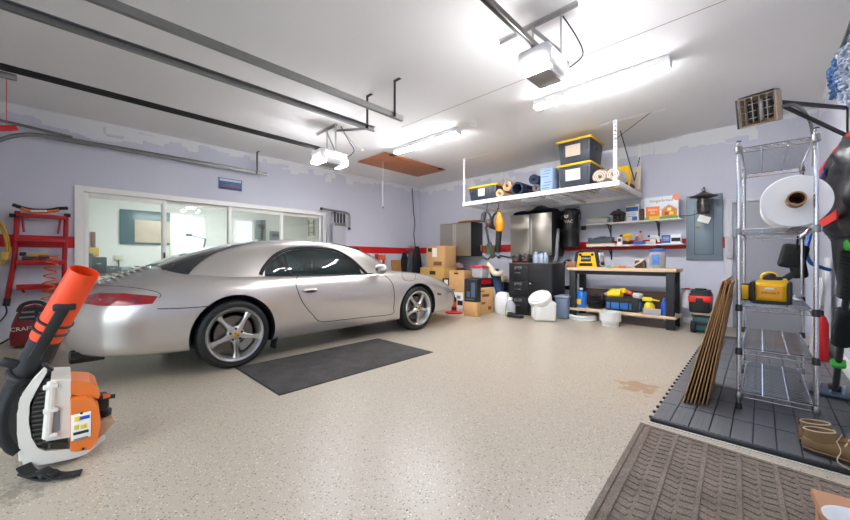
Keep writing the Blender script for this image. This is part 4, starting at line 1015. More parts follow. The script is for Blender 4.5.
hp = [(fx(557, 6.35), 6.40, z0 + .33), (fx(556.5, 6.3), 6.36, z0 + .24), (fx(556, 6.3), 6.35, z0 + .05), (fx(555, 6.3), 6.35, 1.02), (fx(553, 6.28), 6.30, .96)]
W(t).tube(cat_rom(hp, 6), .032, 10).build('hose', pm('grey_hose', (128, 128, 128), .5, var=.1), t)
# black hose loops between the cabinet and the bench
t = thing('garden_hose', 'coiled black hose hanging between the filing cabinet and the workbench', 'hose', (fx(566, 6.6), 6.7, .9))
cx_ = fx(567.5, 6.7)
for k in range(3):
    W(t).tube([(cx_ + (.15 + .012 * k) * math.cos(a), 6.74 - .04 * k, .72 + (.27 - .02 * k) * math.sin(a)) for a in [2 * math.pi * i / 30 for i in range(30)]], .022, 8, True).build('coil', RUBBER, t)
W(t).cyl((cx_, 6.62, .97), (cx_, 6.898, .99), .015, .015, 8).build('hook', STEEL, t)
# ------------------------------------------------------------------ bins on the floor
p = at_z(541, 321.5, 0)
t = thing('pet_food_bin', 'white ribbed bin with a slanted round lid on the floor by the filing cabinet', 'bin', (p.x - .03, p.y + .15, 0), R(35))
WP = pm('white_bin_plastic', (226, 225, 220), .4, var=.04)
MB().box((0, 0, .16), (.36, .36, .32), None, .035, 3, .93).build('bin_body', WP, t)
for s in (-1, 1):
    MB().box((s * .176, 0, .15), (.014, .24, .2), None, .006).build('side_rib', WP, t); MB().box((0, s * .176, .15), (.24, .014, .2), None, .006).build('side_rib', WP, t)
M_ = Matrix.Translation((-.04, -.02, .31)) @ Matrix.Rotation(R(-35), 4, 'Z') @ Matrix.Rotation(R(-6), 4, 'Y') @ Matrix.Rotation(R(33), 4, 'X')
lid = MB(M_).lathe([(.15, -.09), (.185, .03), (.19, .07), (.182, .10), (.15, .112), (.06, .112), (0, .112)], None, 32).build('screw_lid', WP, t)
MB(M_).lathe([(.148, .112), (.158, .112), (.158, .122), (.148, .122), (.148, .112)], None, 32, False).build('lid_rim', WP, lid)
for k in range(2): MB(M_).box((0, 0, .117), (.28 if k == 0 else .04, .04 if k == 0 else .28, .012), None, .005).build('grip_bar', WP, lid)
p = at_z(562, 318.5, 0)
t = thing('bucket_bin', 'blue grey translucent bin on the floor between the filing cabinet and workbench', 'bin', (p.x - .0, p.y + .08, 0))
MB().box((0, 0, .18), (.23, .26, .36), None, .03, 3, .86).build('bin_body', pm('blue_grey_plastic', (118, 134, 156), .4, var=.08), t)
MB().box((0, 0, .372), (.26, .29, .03), None, .012).box((0, 0, .39), (.16, .2, .02), None, .008).build('lid', pm('blue_grey_lid', (140, 152, 170), .4), t)
# ------------------------------------------------------------------ workbench
y0 = 5.95; bx0, bx1 = -2.38, fx(676.5, 5.95); by1 = 6.52; BT = .875
t = thing('workbench', 'black legged workbench with pale wooden top and lower shelf along the back wall', 'workbench', ((bx0 + bx1) / 2, 6.2, 0))
W(t).bb((bx0, y0, BT - .05), (bx1, by1, BT), .005).build('bench_top', WOODP, t)
BL = pm('black_bench_steel', (32, 33, 36), .5, .1, var=.12)
for x in (bx0 + .03, bx1 - .13):
    for y in (y0 + .03, by1 - .1):
        W(t).bb((x, y, 0), (x + .10, y + .07, BT - .05), .005).build('leg', BL, t)
W(t).bb((bx0 + .01, y0 + .02, .155), (bx1 - .01, by1 - .02, .195), .005).build('lower_shelf', WOODP, t)
for y in (y0 + .04, by1 - .09): W(t).bb((bx0 + .13, y, BT - .11), (bx1 - .13, y + .03, BT - .05), .003).build('rail', BL, t)
for x in (bx0 + .04, bx1 - .12): W(t).bb((x, y0 + .09, BT - .10), (x + .05, by1 - .1, BT - .05), .003).build('side_rail', BL, t)
W(t).bb((bx0 + .1, by1 - .03, .20), (bx1 - .1, by1 - .01, .50), .003).build('back_board', pm('brown_hardboard', (120, 92, 72), .7, var=.1), t)
DY = pm('tool_yellow', (252, 196, 20), .42, var=.04)
def jobsite_radio(x, y, z):
    t = thing('jobsite_radio', 'yellow and black ribbed jobsite radio standing on the workbench', 'radio', (x, y, z), R(-6))
    MB().prism([(-.20, 0), (.20, 0), (.165, .25), (-.15, .25)], 'y', -.09, .10).build('radio_body', DY, t)
    for s in (-1, 1): MB().beam((s * .20, -.0, .015), (s * .155, 0, .27), .22, .05, .015).build('roll_bar', BLACK, t)
    MB().box((0, 0, .28), (.34, .06, .035), None, .012).build('handle', BLACK, t)
    MB().box((-.01, -.092, .15), (.17, .012, .10), None, .01).build('control_panel', BLACK, t)
    text_part('lettering', 'DEWALT', .042, Matrix.Translation((-.01, -.10, .15)) @ Matrix.Rotation(R(90), 4, 'X'), PAPER, t, base=Matrix())
    MB().box((-.01, -.093, .05), (.22, .014, .05), None, .01).build('speaker_slot', BLACK, t)
    for s in (-1, 1): MB().cyl((s * .10, -.093, .215), (s * .10, -.108, .215), .022, .02, 14).build('knob', BLACK, t)
    MB().box((.2, .0, .17), (.04, .14, .16), None, .015).build('battery', pm('pale_grey_plastic', (206, 206, 208), .4), t)
jobsite_radio(fx(588.5, 6.2), 6.22, BT)
solo(MB().box((fx(573, 6.2), 6.2, BT + .05), (.16, .2, .10), None, .004), 'wooden_block', pm('brown_wood', (140, 100, 72), .6, var=.15), 'small brown wooden block at the left end of the workbench top', 'block', (fx(573, 6.2), 6.2, BT))
PLIER = pm('orange_red_grip', (222, 98, 60), .5); GREEN = pm('green_grip', (60, 140, 80), .5)
def handtool(px, y, ang, m, label, L=.2):
    x = fx(px, y); t = thing('hand_tool', label, 'tool', (x, y, BT), R(ang), 'hand tools lying on the workbench')
    MB().cyl((-L * .5, 0, .018), (0, 0, .018), .017, .014, 10).build('grip', m, t); MB().cyl((0, 0, .018), (L * .5, 0, .014), .007, .005, 8).build('shaft', STEEL, t)
handtool(611, 6.12, 14, GREEN, 'green handled hand tool lying in the middle of the workbench top')
handtool(626, 6.10, 5, PLIER, 'orange red handled hand tool lying on the workbench top')
handtool(620, 6.30, 30, pm('yellow_grip', (226, 200, 90), .5), 'yellow handled hand tool lying behind the orange one on the workbench')
solo(MB().tube(cat_rom([(fx(598, 6.2), 6.15, BT + .2), (fx(602, 6.2), 6.16, BT + .22), (fx(605, 6.2), 6.14, BT + .16), (fx(602, 6.2), 6.1, BT + .06), (fx(608, 6.2), 6.08, BT + .012), (fx(617, 6.2), 6.06, BT + .012)], 6), .010, 6), 'power_cord', pm('grey_cord', (150, 150, 150), .5), 'loose grey cord trailing from the radio over the workbench', 'cord', (fx(605, 6.2), 6.1, BT))
for k, px in enumerate((637.5, 643.5)):
    x = fx(px, 6.15); t = thing('glue_bottle', ('left' if k == 0 else 'right') + ' of the two dark jars on the workbench beside the clear tub', 'jar', (x, 6.15, BT), 0, 'dark jars on the workbench')
    MB().lathe([(.038, 0), (.04, .01), (.04, .085), (.03, .10), (.03, .12)], None, 16).build('jar_body', pm('brown_jar', (92, 70, 62), .3, var=.2), t); MB().lathe([(.036, .12), (.036, .145), (0, .145)], None, 16).build('lid', pm('white_lid', (220, 214, 206), .4), t)
x = fx(657.3, 6.12)
t = thing('clear_canister', 'tall clear canister with blue lid and colourful label on the workbench', 'canister', (x, 6.14, BT))
MB().lathe([(.095, 0), (.10, .012), (.105, .235), (.10, .25)], None, 24, True, 1, .8).build('canister_body', CLEAR, t)
MB().lathe([(.085, .012), (.09, .19), (0, .20)], None, 20, True, 1, .8).build('contents', pm('pinkish_grain', (204, 160, 132), .8, var=.3, scale=60), t)
MB().lathe([(.112, .25), (.115, .275), (.09, .29), (.05, .30), (0, .30)], None, 24, True, 1, .8).build('lid', pm('blue_lid', (70, 100, 170), .4), t)
MB().box((-.01, -.086, .13), (.10, .006, .15), None, .003).build('label', pm('blue_yellow_label', (80, 130, 190), .5, var=.5, scale=24), t)
MB().cyl((-.10, -.0, .18), (-.30, -.10, .03), .010, .012, 8).build('wooden_handle', WOODP, t)
SZ = .195
x = fx(580, 6.08)
t = thing('washer_fluid_jug', 'bright blue jug with yellow label on the lower shelf of the workbench', 'jug', (x, 6.12, SZ))
MB().lathe([(.085, 0), (.09, .015), (.09, .20), (.07, .25), (.03, .275), (.026, .30)], None, 18, True, 1.0, .75).build('jug_body', pm('blue_translucent', (40, 120, 214), .25, var=.1), t)
MB().lathe([(.033, .30), (.033, .33), (0, .33)], None, 12).build('cap', WHITE, t); MB().box((-.02, -.068, .10), (.09, .006, .09), None, .002).build('label', YELLOW, t)
MB().tube(cat_rom([(.05, 0, .27), (.085, 0, .25), (.085, 0, .19)], 5), .012, 8).build('handle', MATS['blue_translucent'], t)
x = fx(595, 6.15)
t = thing('cable_reel', 'black ribbed coil of cable on the lower shelf beside the blue jug', 'cable reel', (x, 6.2, SZ))
for k in range(5): MB().lathe([(.09, 0), (.125 - .006 * (k % 2), .012), (.125, .035), (.09, .045)], Matrix.Translation((0, 0, .048 * k)), 22).build('coil', RUBBER, t)
MB().box((.1, -.03, .2), (.06, .08, .1), None, .015).build('plug', DG, t)
x0 = fx(604, 6.05); x1 = fx(640, 6.05); xc = (x0 + x1) / 2
t = thing('tool_bag', 'open blue and black tool bag full of yellow gear on the lower shelf', 'bag', (xc, 6.2, SZ))
TB = pm('blue_canvas', (36, 104, 176), .7, var=.12); w_ = x1 - x0
MB().box((0, 0, .11), (w_ * .96, .30, .22), None, .03, 3, .96).build('bag_body', BLACK, t)
MB().box((-w_ * .08, -.150, .085), (w_ * .70, .02, .10), None, .008).build('front_pocket', TB, t); MB().box((w_ * .46, 0, .10), (.03, .26, .12), None, .01).build('side_pocket', TB, t)
for k in range(3): MB().box((-w_ * .3 + w_ * .25 * k, -.158, .12), (.02, .012, .2), None, .004).build('strap', BLACK, t)
Ym = pm('bright_yellow', (248, 212, 40), .5, var=.1)
MB().cyl((-.22, -.02, .25), (-.02, -.06, .27), .055, .06, 14).box((-.05, .0, .31), (.16, .12, .08), (0, R(-14), R(10)), .02).build('yellow_tool', Ym, t)
MB().box((-.16, .05, .29), (.14, .10, .10), (R(10), R(12), R(30)), .03).build('yellow_case', Ym, t)
MB().cyl((.02, .02, .30), (.12, -.02, .28), .035, .03, 12).box((.1, .05, .27), (.12, .08, .06), (0, R(20), R(20)), .02).build('orange_tool', PLIER, t)
MB().box((.2, -.02, .25), (.12, .14, .08), (0, R(12), R(-20)), .03).build('grey_pouch', pm('pale_grey_plastic', (206, 206, 208), .4), t)
MB().cyl((-.28, .04, .24), (-.20, -.04, .26), .03, .03, 10).build('grey_tool', pm('pale_grey_plastic', (206, 206, 208), .4), t)
x = fx(648, 6.08)
t = thing('spray_pump', 'yellow and green trigger sprayer standing on the lower shelf', 'sprayer', (x, 6.17, SZ))
YG = MATS['bright_yellow']
MB().lathe([(.07, 0), (.075, .02), (.07, .12), (.04, .16), (.03, .17)], None, 18).build('sprayer_tank', YG, t)
MB().box((-.03, 0, .21), (.13, .05, .06), None, .015).box((.08, 0, .20), (.10, .03, .02), (0, R(10), 0), .006).build('pump_head', YG, t)
MB().lathe([(.045, .165), (.045, .185), (0, .185)], None, 14).build('green_collar', GREEN, t)
x = fx(652, 6.0)
t = thing('plastic_bin', 'low clear plastic bin with a red piece inside at the front of the lower shelf', 'bin', (x, 6.03, SZ))
MB().box((0, 0, .045), (.24, .12, .09), None, .012, 2, .92).build('bin_body', CLEAR, t); MB().box((.02, -.0, .055), (.10, .05, .03), None, .01).build('red_piece', RED, t)
small_bottle(664.3, 6.06, .25, .045, pm('royal_blue_plastic', (40, 90, 190), .35), 'royal blue bottle beside the right leg of the workbench', pm('blue_cap', (60, 90, 170), .4), 'bottle', None, SZ)
x = fx(678.5, 6.1)
t = thing('milk_jug', 'white plastic jug with red cap hung on the outer right side of the workbench', 'jug', (bx1 + .075, 6.36, .30))
MB().lathe([(.065, 0), (.07, .015), (.07, .17), (.05, .22), (.025, .25), (.025, .265)], None, 16).build('jug_body', pm('milky_plastic', (222, 222, 222), .4, var=.04), t)
MB().lathe([(.03, .265), (.03, .29), (0, .29)], None, 12).build('cap', RED, t); MB().box((-.0, 0, .275), (.15, .02, .012), None, .003).build('hanger_strap', DG, t)
# white rings and bucket in front of the bench
p = at_z(581.5, 320, 0)
for k, nm in enumerate(('lower white plastic ring of the pair on the floor before the workbench', 'upper white plastic ring of the pair on the floor before the workbench')):
    t = thing('plastic_ring', nm, 'ring', (p.x - .01 * k, p.y + .06, .042 * k), 0, 'white rings')
    MB().lathe([(.16, 0), (.205, 0), (.215, .012), (.21, .032), (.19, .042), (.16, .04), (.15, .02), (.16, 0)], None, 36, False).build('ring_body', WP, t)
p = at_z(608, 326.5, 0)
t = thing('bucket', 'round white tub on a narrower foot, on the floor before the workbench', 'bucket', (p.x, p.y + .11, 0))
MB().lathe([(.10, 0), (.115, .0), (.12, .05), (.118, .07), (.145, .075), (.15, .20), (.158, .205), (.155, .215), (.142, .214), (.138, .09), (0, .08)], None, 36, False).build('tub_body', WP, t)
# ------------------------------------------------------------------ wall shelves
SW = pm('white_shelf_board', (222, 220, 214), .5, var=.04)
def wall_shelf(px0, px1, zz, label, d=.28):
    yf = YB - d; x0 = fx(px0, yf); x1 = fx(px1, yf)
    t = thing('wall_shelf', label, 'shelf', ((x0 + x1) / 2, YB - d / 2, zz), 0, 'white wall shelves')
    W(t).bb((x0, yf, zz - .022), (x1, YB - .002, zz), .003).build('board', SW, t)
    for f in (.24, .76):
        x = x0 + (x1 - x0) * f
        W(t).bb((x - .012, yf + .03, zz - .036), (x + .012, YB - .004, zz - .022), .002).bb((x - .012, YB - .018, zz - .26), (x + .012, YB - .004, zz - .03), .002).beam((x, yf + .1, zz - .03), (x, YB - .01, zz - .2), .016, .012).build('bracket', BLACK, t)
    return t, x0, x1, yf
zS1 = 1.655; zS2 = 1.262
tS1, sx0, sx1, yf = wall_shelf(586, 681.5, zS1, 'upper white wall shelf carrying the orange and white toy box')
tS2, sx2, sx3, yf = wall_shelf(586.5, 683, zS2, 'lower white wall shelf crossing the red stripe above the workbench')
ym = 6.70
# upper shelf
x0 = fx(587, 6.66); x1 = fx(608, 6.66)
t = thing('food_tray', 'clear tray of pale blocks with a green rim at the left of the upper shelf', 'tray', ((x0 + x1) / 2, 6.72, zS1))
MB().box((0, 0, .05), (x1 - x0, .16, .10), None, .012).build('tray_body', CLEAR, t)
for k in range(3): MB().box(((k - .6) * .085, 0, .05), (.08, .12, .085), None, .015).build('pale_block', pm('cream_block', (226, 202, 160), .8, var=.1), t)
MB().box((0, 0, .104), (x1 - x0 + .02, .18, .012), None, .004).build('green_rim', pm('lime_rim', (140, 180, 50), .5), t)
x = fx(617.5, 6.68)
t = thing('birdhouse_lantern', 'dark brown house shaped lantern on the upper shelf left of the blue box', 'lantern', (x, 6.74, zS1))
DB = pm('dark_bronze', (58, 44, 38), .45, .5, var=.15)
MB().box((0, 0, .07), (.14, .14, .14), None, .006).build('lantern_body', DB, t)
MB().prism([(-.12, .14), (.12, .14), (.045, .20), (-.045, .20)], 'y', -.11, .11).box((0, 0, .215), (.05, .05, .04), None, .006).build('lantern_roof', DB, t)
for k in (-1, 1): MB().box((k * .035, -.071, .075), (.035, .004, .09)).build('lantern_pane', pm('black_pane', (18, 18, 20), .1), t)
def flat_box(px0, px1, py_top, z0, yfr, d, label, body, cat='box', name='box', lean=0, grp=None):
    x0 = fx(px0, yfr); x1 = fx(px1, yfr); zt = fz((px0 + px1) / 2, py_top, yfr)
    t = thing(name, label, cat, ((x0 + x1) / 2, yfr + d / 2, z0), 0, grp)
    MB().box((0, 0, (zt - z0) / 2), (x1 - x0, d, zt - z0), None, .002).build('box_body', body, t)
    return t, x1 - x0, zt - z0
t, w_, h_ = flat_box(626, 638.5, 204.5, zS1, 6.68, .12, 'white and blue product box on the upper shelf beside the toy box', pm('white_card', (232, 234, 238), .5, var=.04), name='product_box')
BLU = pm('cobalt_print', (46, 96, 180), .5, var=.08)
MB().box((0, -.0605, h_ * .72), (w_ * .96, .002, h_ * .26)).build('blue_band', BLU, t); MB().box((-.02, -.0605, h_ * .95), (w_ * .7, .002, h_ * .07)).build('yellow_band', YELLOW, t); MB().box((w_ * .2, -.0605, h_ * .16), (w_ * .4, .002, h_ * .22)).build('blue_badge', BLU, t)
for k in range(3): MB().box((-.01, -.0605, h_ * (.5 - .1 * k)), (w_ * .66, .002, h_ * .025)).build('print_line', MATS['slate_print'], t)
for k in range(2):
    x = fx(640.2 + 2.0 * k, 6.70)
    solo(MB().bb((x - .012, 6.70, zS1), (x + .012, 6.86, zS1 + .2), .002), 'book', pm('brown_cover', (96, 60, 48), .5, var=.15), ('left' if k == 0 else 'right') + ' of two thin brown books standing against the toy box', 'book', (x, 6.78, zS1), 'brown books')
t, w_, h_ = flat_box(644.5, 678.5, 196.5, zS1, 6.66, .09, 'large white and orange toy house box standing on the upper shelf', pm('white_card', (232, 234, 238), .5, var=.04), name='toy_box')
f_ = -.0455
OR = pm('bright_orange_print', (246, 128, 36), .5)
MB().box((-w_ * .25, f_, h_ * .34), (w_ * .42, .002, h_ * .48)).build('orange_panel', OR, t)
MB().box((0, f_ - .0008, h_ * .06), (w_ * .98, .002, h_ * .12)).build('green_band', pm('grass_print', (110, 170, 50), .6, var=.3, scale=40), t)
hs = MB().prism([(.02 * w_, .12 * h_), (.46 * w_, .12 * h_), (.46 * w_, .40 * h_), (.24 * w_, .60 * h_), (.02 * w_, .40 * h_)], 'y', f_ - .002, f_)
hs.build('printed_house', pm('gingerbread_print', (214, 140, 62), .6, var=.3, scale=40), t)
MB().beam((-.01 * w_, f_ - .003, .40 * h_), (.24 * w_, f_ - .003, .63 * h_), .002, .022, 0, (0, 1, 0)).beam((.24 * w_, f_ - .003, .63 * h_), (.49 * w_, f_ - .003, .40 * h_), .002, .022, 0, (0, 1, 0)).build('printed_roof', pm('brown_roof_print', (140, 70, 44), .6), t)
for (u, v, c) in ((.16, .24, (206, 60, 40)), (.30, .24, (250, 214, 90)), (.24, .42, (250, 226, 150)), (-.3, .09, (250, 210, 40)), (-.2, .09, (250, 210, 40)), (-.1, .09, (250, 210, 40))):
    MB().box((u * w_, f_ - .004, v * h_), (.05, .002, .05)).build('printed_patch', pm('patch_%d_%d' % (c[0], c[2]), c, .6), t)
text_part('lettering', 'Gingerbread', .062, Matrix.Translation((0, f_ - .001, h_ * .82)) @ Matrix.Rotation(R(90), 4, 'X'), pm('grey_letters', (110, 100, 96), .6), t, base=Matrix())
text_part('lettering', 'House', .05, Matrix.Translation((-w_ * .25, f_ - .002, h_ * .44)) @ Matrix.Rotation(R(90), 4, 'X'), PAPER, t, base=Matrix())
text_part('lettering', 'Kit', .05, Matrix.Translation((-w_ * .25, f_ - .002, h_ * .30)) @ Matrix.Rotation(R(90), 4, 'X'), PAPER, t, base=Matrix())
MB(Matrix.Translation((w_ * .44, f_, h_ * .92))).lathe([(0, 0), (.05, 0), (.05, .003), (0, .003)], Matrix.Rotation(R(90), 4, 'X'), 20).build('corner_badge', pm('salmon_badge', (240, 150, 110), .5), t)
# lower shelf
x0 = fx(588, 6.68); x1 = fx(615, 6.68)
solo(MB().bb((x0 - .02, 6.645, zS2), (x1, 6.80, zS2 + .032), .003), 'wooden_board', WOODP, 'short pale board lying at the left of the lower shelf under a grey tray', 'board', ((x0 + x1) / 2, 6.72, zS2))
t = thing('parts_tray', 'translucent grey tray of hand tools lying on a pale board on the lower shelf', 'tray', ((x0 + x1) / 2 - .02, 6.74, zS2 + .032))
MB().box((0, 0, .055), (x1 - x0 - .03, .15, .11), None, .012, 2, .95).build('tray_body', glassy('smoky_plastic', (120, 134, 148), .4, .15), t)
for k in range(4): MB().cyl((-.13 + .06 * k, -.0, .09 + .01 * k), (.02 + .05 * k, -.04, .13 - .01 * k), .012, .01, 8).build('tool', (STEEL, DG, STEEL, BLACK)[k], t)
t, w_, h_ = flat_box(617, 622, 237, zS2, 6.66, .04, 'small white handset standing on the lower shelf beside the grey tray', WHITE, 'device', 'handset')
MB().box((0, -.021, h_ * .6), (w_ * .6, .003, h_ * .4), None, .001).build('screen', pm('grey_screen', (90, 94, 98), .2), t)
x = fx(627, 6.68)
t = thing('cordless_drill', 'yellow cordless drill standing on the lower shelf', 'drill', (x, 6.72, zS2))
MB().box((0, 0, .03), (.09, .08, .06), None, .012).build('battery', BLACK, t); MB().box((.0, 0, .09), (.05, .05, .10), (0, R(-8), 0), .015).build('grip', DY, t)
MB().cyl((-.07, 0, .16), (.06, 0, .16), .032, .036, 14).build('motor_housing', DY, t); MB().cyl((-.12, 0, .16), (-.07, 0, .16), .016, .024, 12).build('chuck', BLACK, t)
small_bottle(640.5, 6.74, .225, .035, pm('pinkish_bottle', (204, 160, 150), .35, var=.2), 'pinkish bottle with dark cap behind the blue tape on the lower shelf', BLACK, 'bottle', None, zS2)
small_bottle(637.0, 6.80, .17, .032, pm('red_brown_bottle', (190, 110, 90), .4, var=.2), 'short reddish bottle at the back of the lower shelf', WHITE, 'bottle', None, zS2)
x = fx(640, 6.66)
o = MB().lathe([(.05, 0), (.085, 0), (.085, .048), (.05, .048), (.05, 0)], None, 30, False).build('tape_roll', pm('blue_tape', (36, 96, 200), .5), None); o.location = (x, 6.66, zS2); tag(o, 'roll of bright blue tape lying at the front of the lower shelf', 'tape')
x = fx(654, 6.70)
t = thing('spray_gun', 'white handheld spray gun lying on the lower shelf left of the photo box', 'spray gun', (x, 6.72, zS2))
MB().lathe([(.035, 0), (.04, .01), (.04, .07), (.03, .085), (0, .09)], Matrix.Translation((-.02, 0, 0)), 16).build('paint_cup', WHITE, t)
MB().box((0, 0, .12), (.12, .05, .05), (0, R(10), 0), .015).box((.05, 0, .08), (.035, .04, .11), (0, R(-15), 0), .012).build('gun_body', WHITE, t); MB().cyl((-.06, 0, .13), (-.09, 0, .135), .02, .016, 12).build('nozzle', DG, t)
x = fx(649, 6.66)
solo(MB().sph((x, 6.66, zS2 + .022), .05, (1.3, .8, .44), 10), 'rag', pm('cream_rag', (224, 214, 196), .9), 'small cream rag balled up on the lower shelf beside the blue tape', 'rag', (x, 6.66, zS2), None)
t, w_, h_ = flat_box(661.5, 681, 234.3, zS2, 6.70, .10, 'blue and white box with a dark photo print at the right of the lower shelf', pm('white_card', (232, 234, 238), .5, var=.04), name='photo_box')
MB().box((-w_ * .26, -.051, h_ * .5), (w_ * .46, .002, h_ * .9)).build('blue_panel', BLU, t); MB().box((w_ * .24, -.051, h_ * .42), (w_ * .46, .002, h_ * .4)).build('photo_print', INK, t)
for k in range(3): MB().box((-w_ * .26, -.0525, h_ * (.72 - .16 * k)), (w_ * .34, .002, h_ * .05)).build('print_line', PAPER, t)
# outlet beside the canister
p = at_y(583.5, 228, 6.88)
solo(MB().box((p.x, 6.885, p.z), (.09, .026, .08), None, .006), 'outlet_box', BLACK, 'small black outlet box on the wall left of the upper shelf', 'outlet', (p.x, 6.89, p.z))
# ------------------------------------------------------------------ electrical panel and lantern
PB = pm('blue_grey_enamel', (120, 136, 146), .42, .2, var=.05)
x0 = -.856; x1 = -.415; z0 = 1.0; z1 = 2.01
t = thing('electrical_panel', 'blue grey steel electrical panel on the back wall behind a hung lantern', 'electrical panel', ((x0 + x1) / 2, 6.87, z0))
W(t).bb((x0, 6.862, z0), (x1, 6.897, z1), .005).build('panel_cover', PB, t)
W(t).bb((x0 + .104, 6.858, z0 + .084), (x1 - .104, 6.8625, z1 - .244)).build('door_gap', pm('dark_gap', (50, 58, 64), .6), t)
d = W(t).bb((x0 + .11, 6.852, z0 + .09), (x1 - .11, 6.861, z1 - .25), .003).build('door', PB, t)
W(t).bb((x0 + .12, 6.846, z0 + .50), (x0 + .17, 6.851, z0 + .53), .002).build('latch', pm('brass_latch', (150, 120, 60), .4, .8), d)
for (u, v) in ((.03, .04), (.03, .96), (.97, .04), (.97, .96), (.03, .5), (.97, .5)):
    W(t).cyl((x0 + (x1 - x0) * u, 6.856, z0 + (z1 - z0) * v), (x0 + (x1 - x0) * u, 6.863, z0 + (z1 - z0) * v), .008, .008, 8).build('screw', STEEL, t)
y = 6.66; x = fx(703.5, y); zl = fz(703, 213.5, y)
t = thing('hanging_lantern', 'dark bronze pierced lantern with a wide brim hung over the electrical panel', 'lantern', (x, y, zl))
LB = pm('aged_bronze', (84, 78, 74), .4, .7, var=.2, scale=30)
MB().lathe([(.06, 0), (.075, .012), (.078, .03), (.078, .20), (.07, .225), (.09, .235), (.165, .25), (.17, .258), (.10, .285), (.05, .31), (.02, .325), (.012, .34), (0, .342)], None, 32).build('lantern_body', LB, t)
for k in range(10):
    a = 2 * math.pi * k / 10
    MB().box((.0785 * math.cos(a), .0785 * math.sin(a), .10), (.004, .018, .05), a, .001).box((.0785 * math.cos(a), .0785 * math.sin(a), .175), (.004, .02, .02), a, .001).build('pierced_window', pm('lantern_dark', (22, 20, 20), .5), t)
MB().tube([(.02 * math.cos(a), 0, .355 + .02 * math.sin(a)) for a in [2 * math.pi * i / 16 for i in range(16)]], .005, 6, True).build('ring', LB, t)
MB().tube(cat_rom([(0, .235, .36), (0, .15, .40), (0, .03, .40), (0, 0, .372)], 6), .006, 6).build('wall_hook', BLACK, t)
MB().tube(cat_rom([(-.06, 0, .01), (-.16, .05, -.01), (-.30, .12, .0), (-.42, .2, .02)], 6), .006, 6).build('cord', BLACK, t)
p = at_y(704, 218.5, 6.66)
solo(MB().box((p.x + .0, 6.66, p.z - .01), (.145, .004, .10), (R(14), R(22), 0)).tube([(p.x, 6.66, p.z + .02), (p.x, 6.66, zl + .003)], .002, 5), 'instruction_card', PAPER, 'cream paper card hanging tilted beneath the bronze lantern', 'card', (p.x, 6.66, p.z))
p = at_y(729.5, 248, 6.86)
t = thing('wall_device', 'narrow pale grey plastic device on the door casing beside the steel rack', 'wall device', (p.x, 6.85, p.z))
MB().box((0, 0, 0), (.085, .05, .31), None, .015, 3).build('case', pm('pale_grey_case', (196, 196, 200), .45), t); MB().box((.0, -.027, .04), (.05, .006, .2), None, .004).build('front_panel', pm('grey_front', (176, 176, 182), .4), t)
MB().box((.02, .0, .16), (.12, .03, .02), None, .005).build('top_bar', STEEL, t)
# ------------------------------------------------------------------ tool boxes on the floor
p = at_z(704, 334, 0)
x0 = fx(690.5, 6.0); x1 = fx(718, 6.0) - .02
t = thing('rolling_tool_case', 'green and black wheeled tool case on the floor under the red banded case', 'tool box', ((x0 + x1) / 2, 6.18, 0))
DGn = pm('dark_teal_plastic', (36, 84, 82), .45, var=.08)
w_ = x1 - x0
MB().box((.0, 0, .13), (w_ - .03, .32, .22), None, .04, 3).build('case_body', DGn, t); MB().box((0, 0, .235), (w_ - .01, .34, .03), None, .01).build('case_rim', BLACK, t)
for s in (-1, 1):
    MB().cyl((s * (w_ / 2 - .0), -.13, .08), (s * (w_ / 2 - .05), -.13, .08), .08, .08, 20).build('wheel', RUBBER, t)
MB().box((0, -.165, .14), (.16, .02, .05), None, .008).build('handle', BLACK, t)
solo(MB().box(((x0 + x1) / 2 - .0, 6.17, .265), (w_ * .95, .30, .028), None, .01), 'foam_pad', pm('beige_foam', (214, 196, 166), .9), 'thin beige pad between the green case and the red banded case', 'pad', ((x0 + x1) / 2, 6.17, .251))
x0 = fx(687.5, 5.98); x1 = fx(709.5, 5.98)
t = thing('tool_case', 'black case with a wide red band standing on a beige pad by the grey door', 'tool box', ((x0 + x1) / 2 + .01, 6.16, .279)); w_ = x1 - x0
MB().box((0, 0, .135), (w_, .34, .27), None, .025, 2, .97).build('case_body', BLACK, t)
MB().box((0, -.002, .19), (w_ + .012, .35, .09), None, .015).build('red_band', pm('bright_red_plastic', (222, 44, 34), .4), t)
MB().box((0, 0, .28), (w_ - .03, .30, .05), None, .015).build('lid', BLACK, t); MB().box((0, -.01, .315), (w_ * .55, .06, .025), None, .01).build('handle', BLACK, t)
MB().box((0, -.178, .17), (.08, .02, .07), None, .01).build('latch', BLACK, t)
# ------------------------------------------------------------------ floor coverings
TILE = pm('dark_grey_deck_plastic', (98, 99, 103), .5, var=.12, scale=8, bump=.15, bscale=120)
t = thing('deck_tile_floor', 'dark grey interlocking slatted floor tiles under the wire shelving', 'floor tiles', (0, 4.2, 0))
tx0, ty0, tx1, ty1 = -.495, 2.525, .515, 6.02
mb = W(t); n = 11; cw = .0918
k = 0
rows = int((ty1 - ty0) / .318)
for i in range(n):
    for r_ in range(rows):
        xx = tx0 + .004 + i * cw; yy = ty0 + .02 + r_ * .318
        mb.box((xx + cw / 2, yy + .157, .014), (cw - .006, .312, .016))
        for q in (-.026, 0, .026): mb.box((xx + cw / 2 + q, yy + .157, .0225), (.018, .308, .003))
mb.build('tile_slats', TILE, t)
W(t).bb((tx0, ty0 + .012, .0), (tx1, ty1, .006)).build('tile_base', BLACK, t)
mb = W(t)
mb.bb((tx0, ty0, 0), (tx1, ty0 + .02, .022), .004)
for r_ in range(rows * 3): mb.lathe([(.012, 0), (.012, .012), (.006, .012), (.006, 0)], Matrix.Translation((tx0 - .006, ty0 + .06 + r_ * .106, 0)), 10)
mb.build('edge_strip', BLACK, t)
struct(MB().bb((-.50, 2.496, 0), (XR, 2.505, .006)).build('trim_7', pm('pale_floor_strip', (206, 204, 198), .6)))
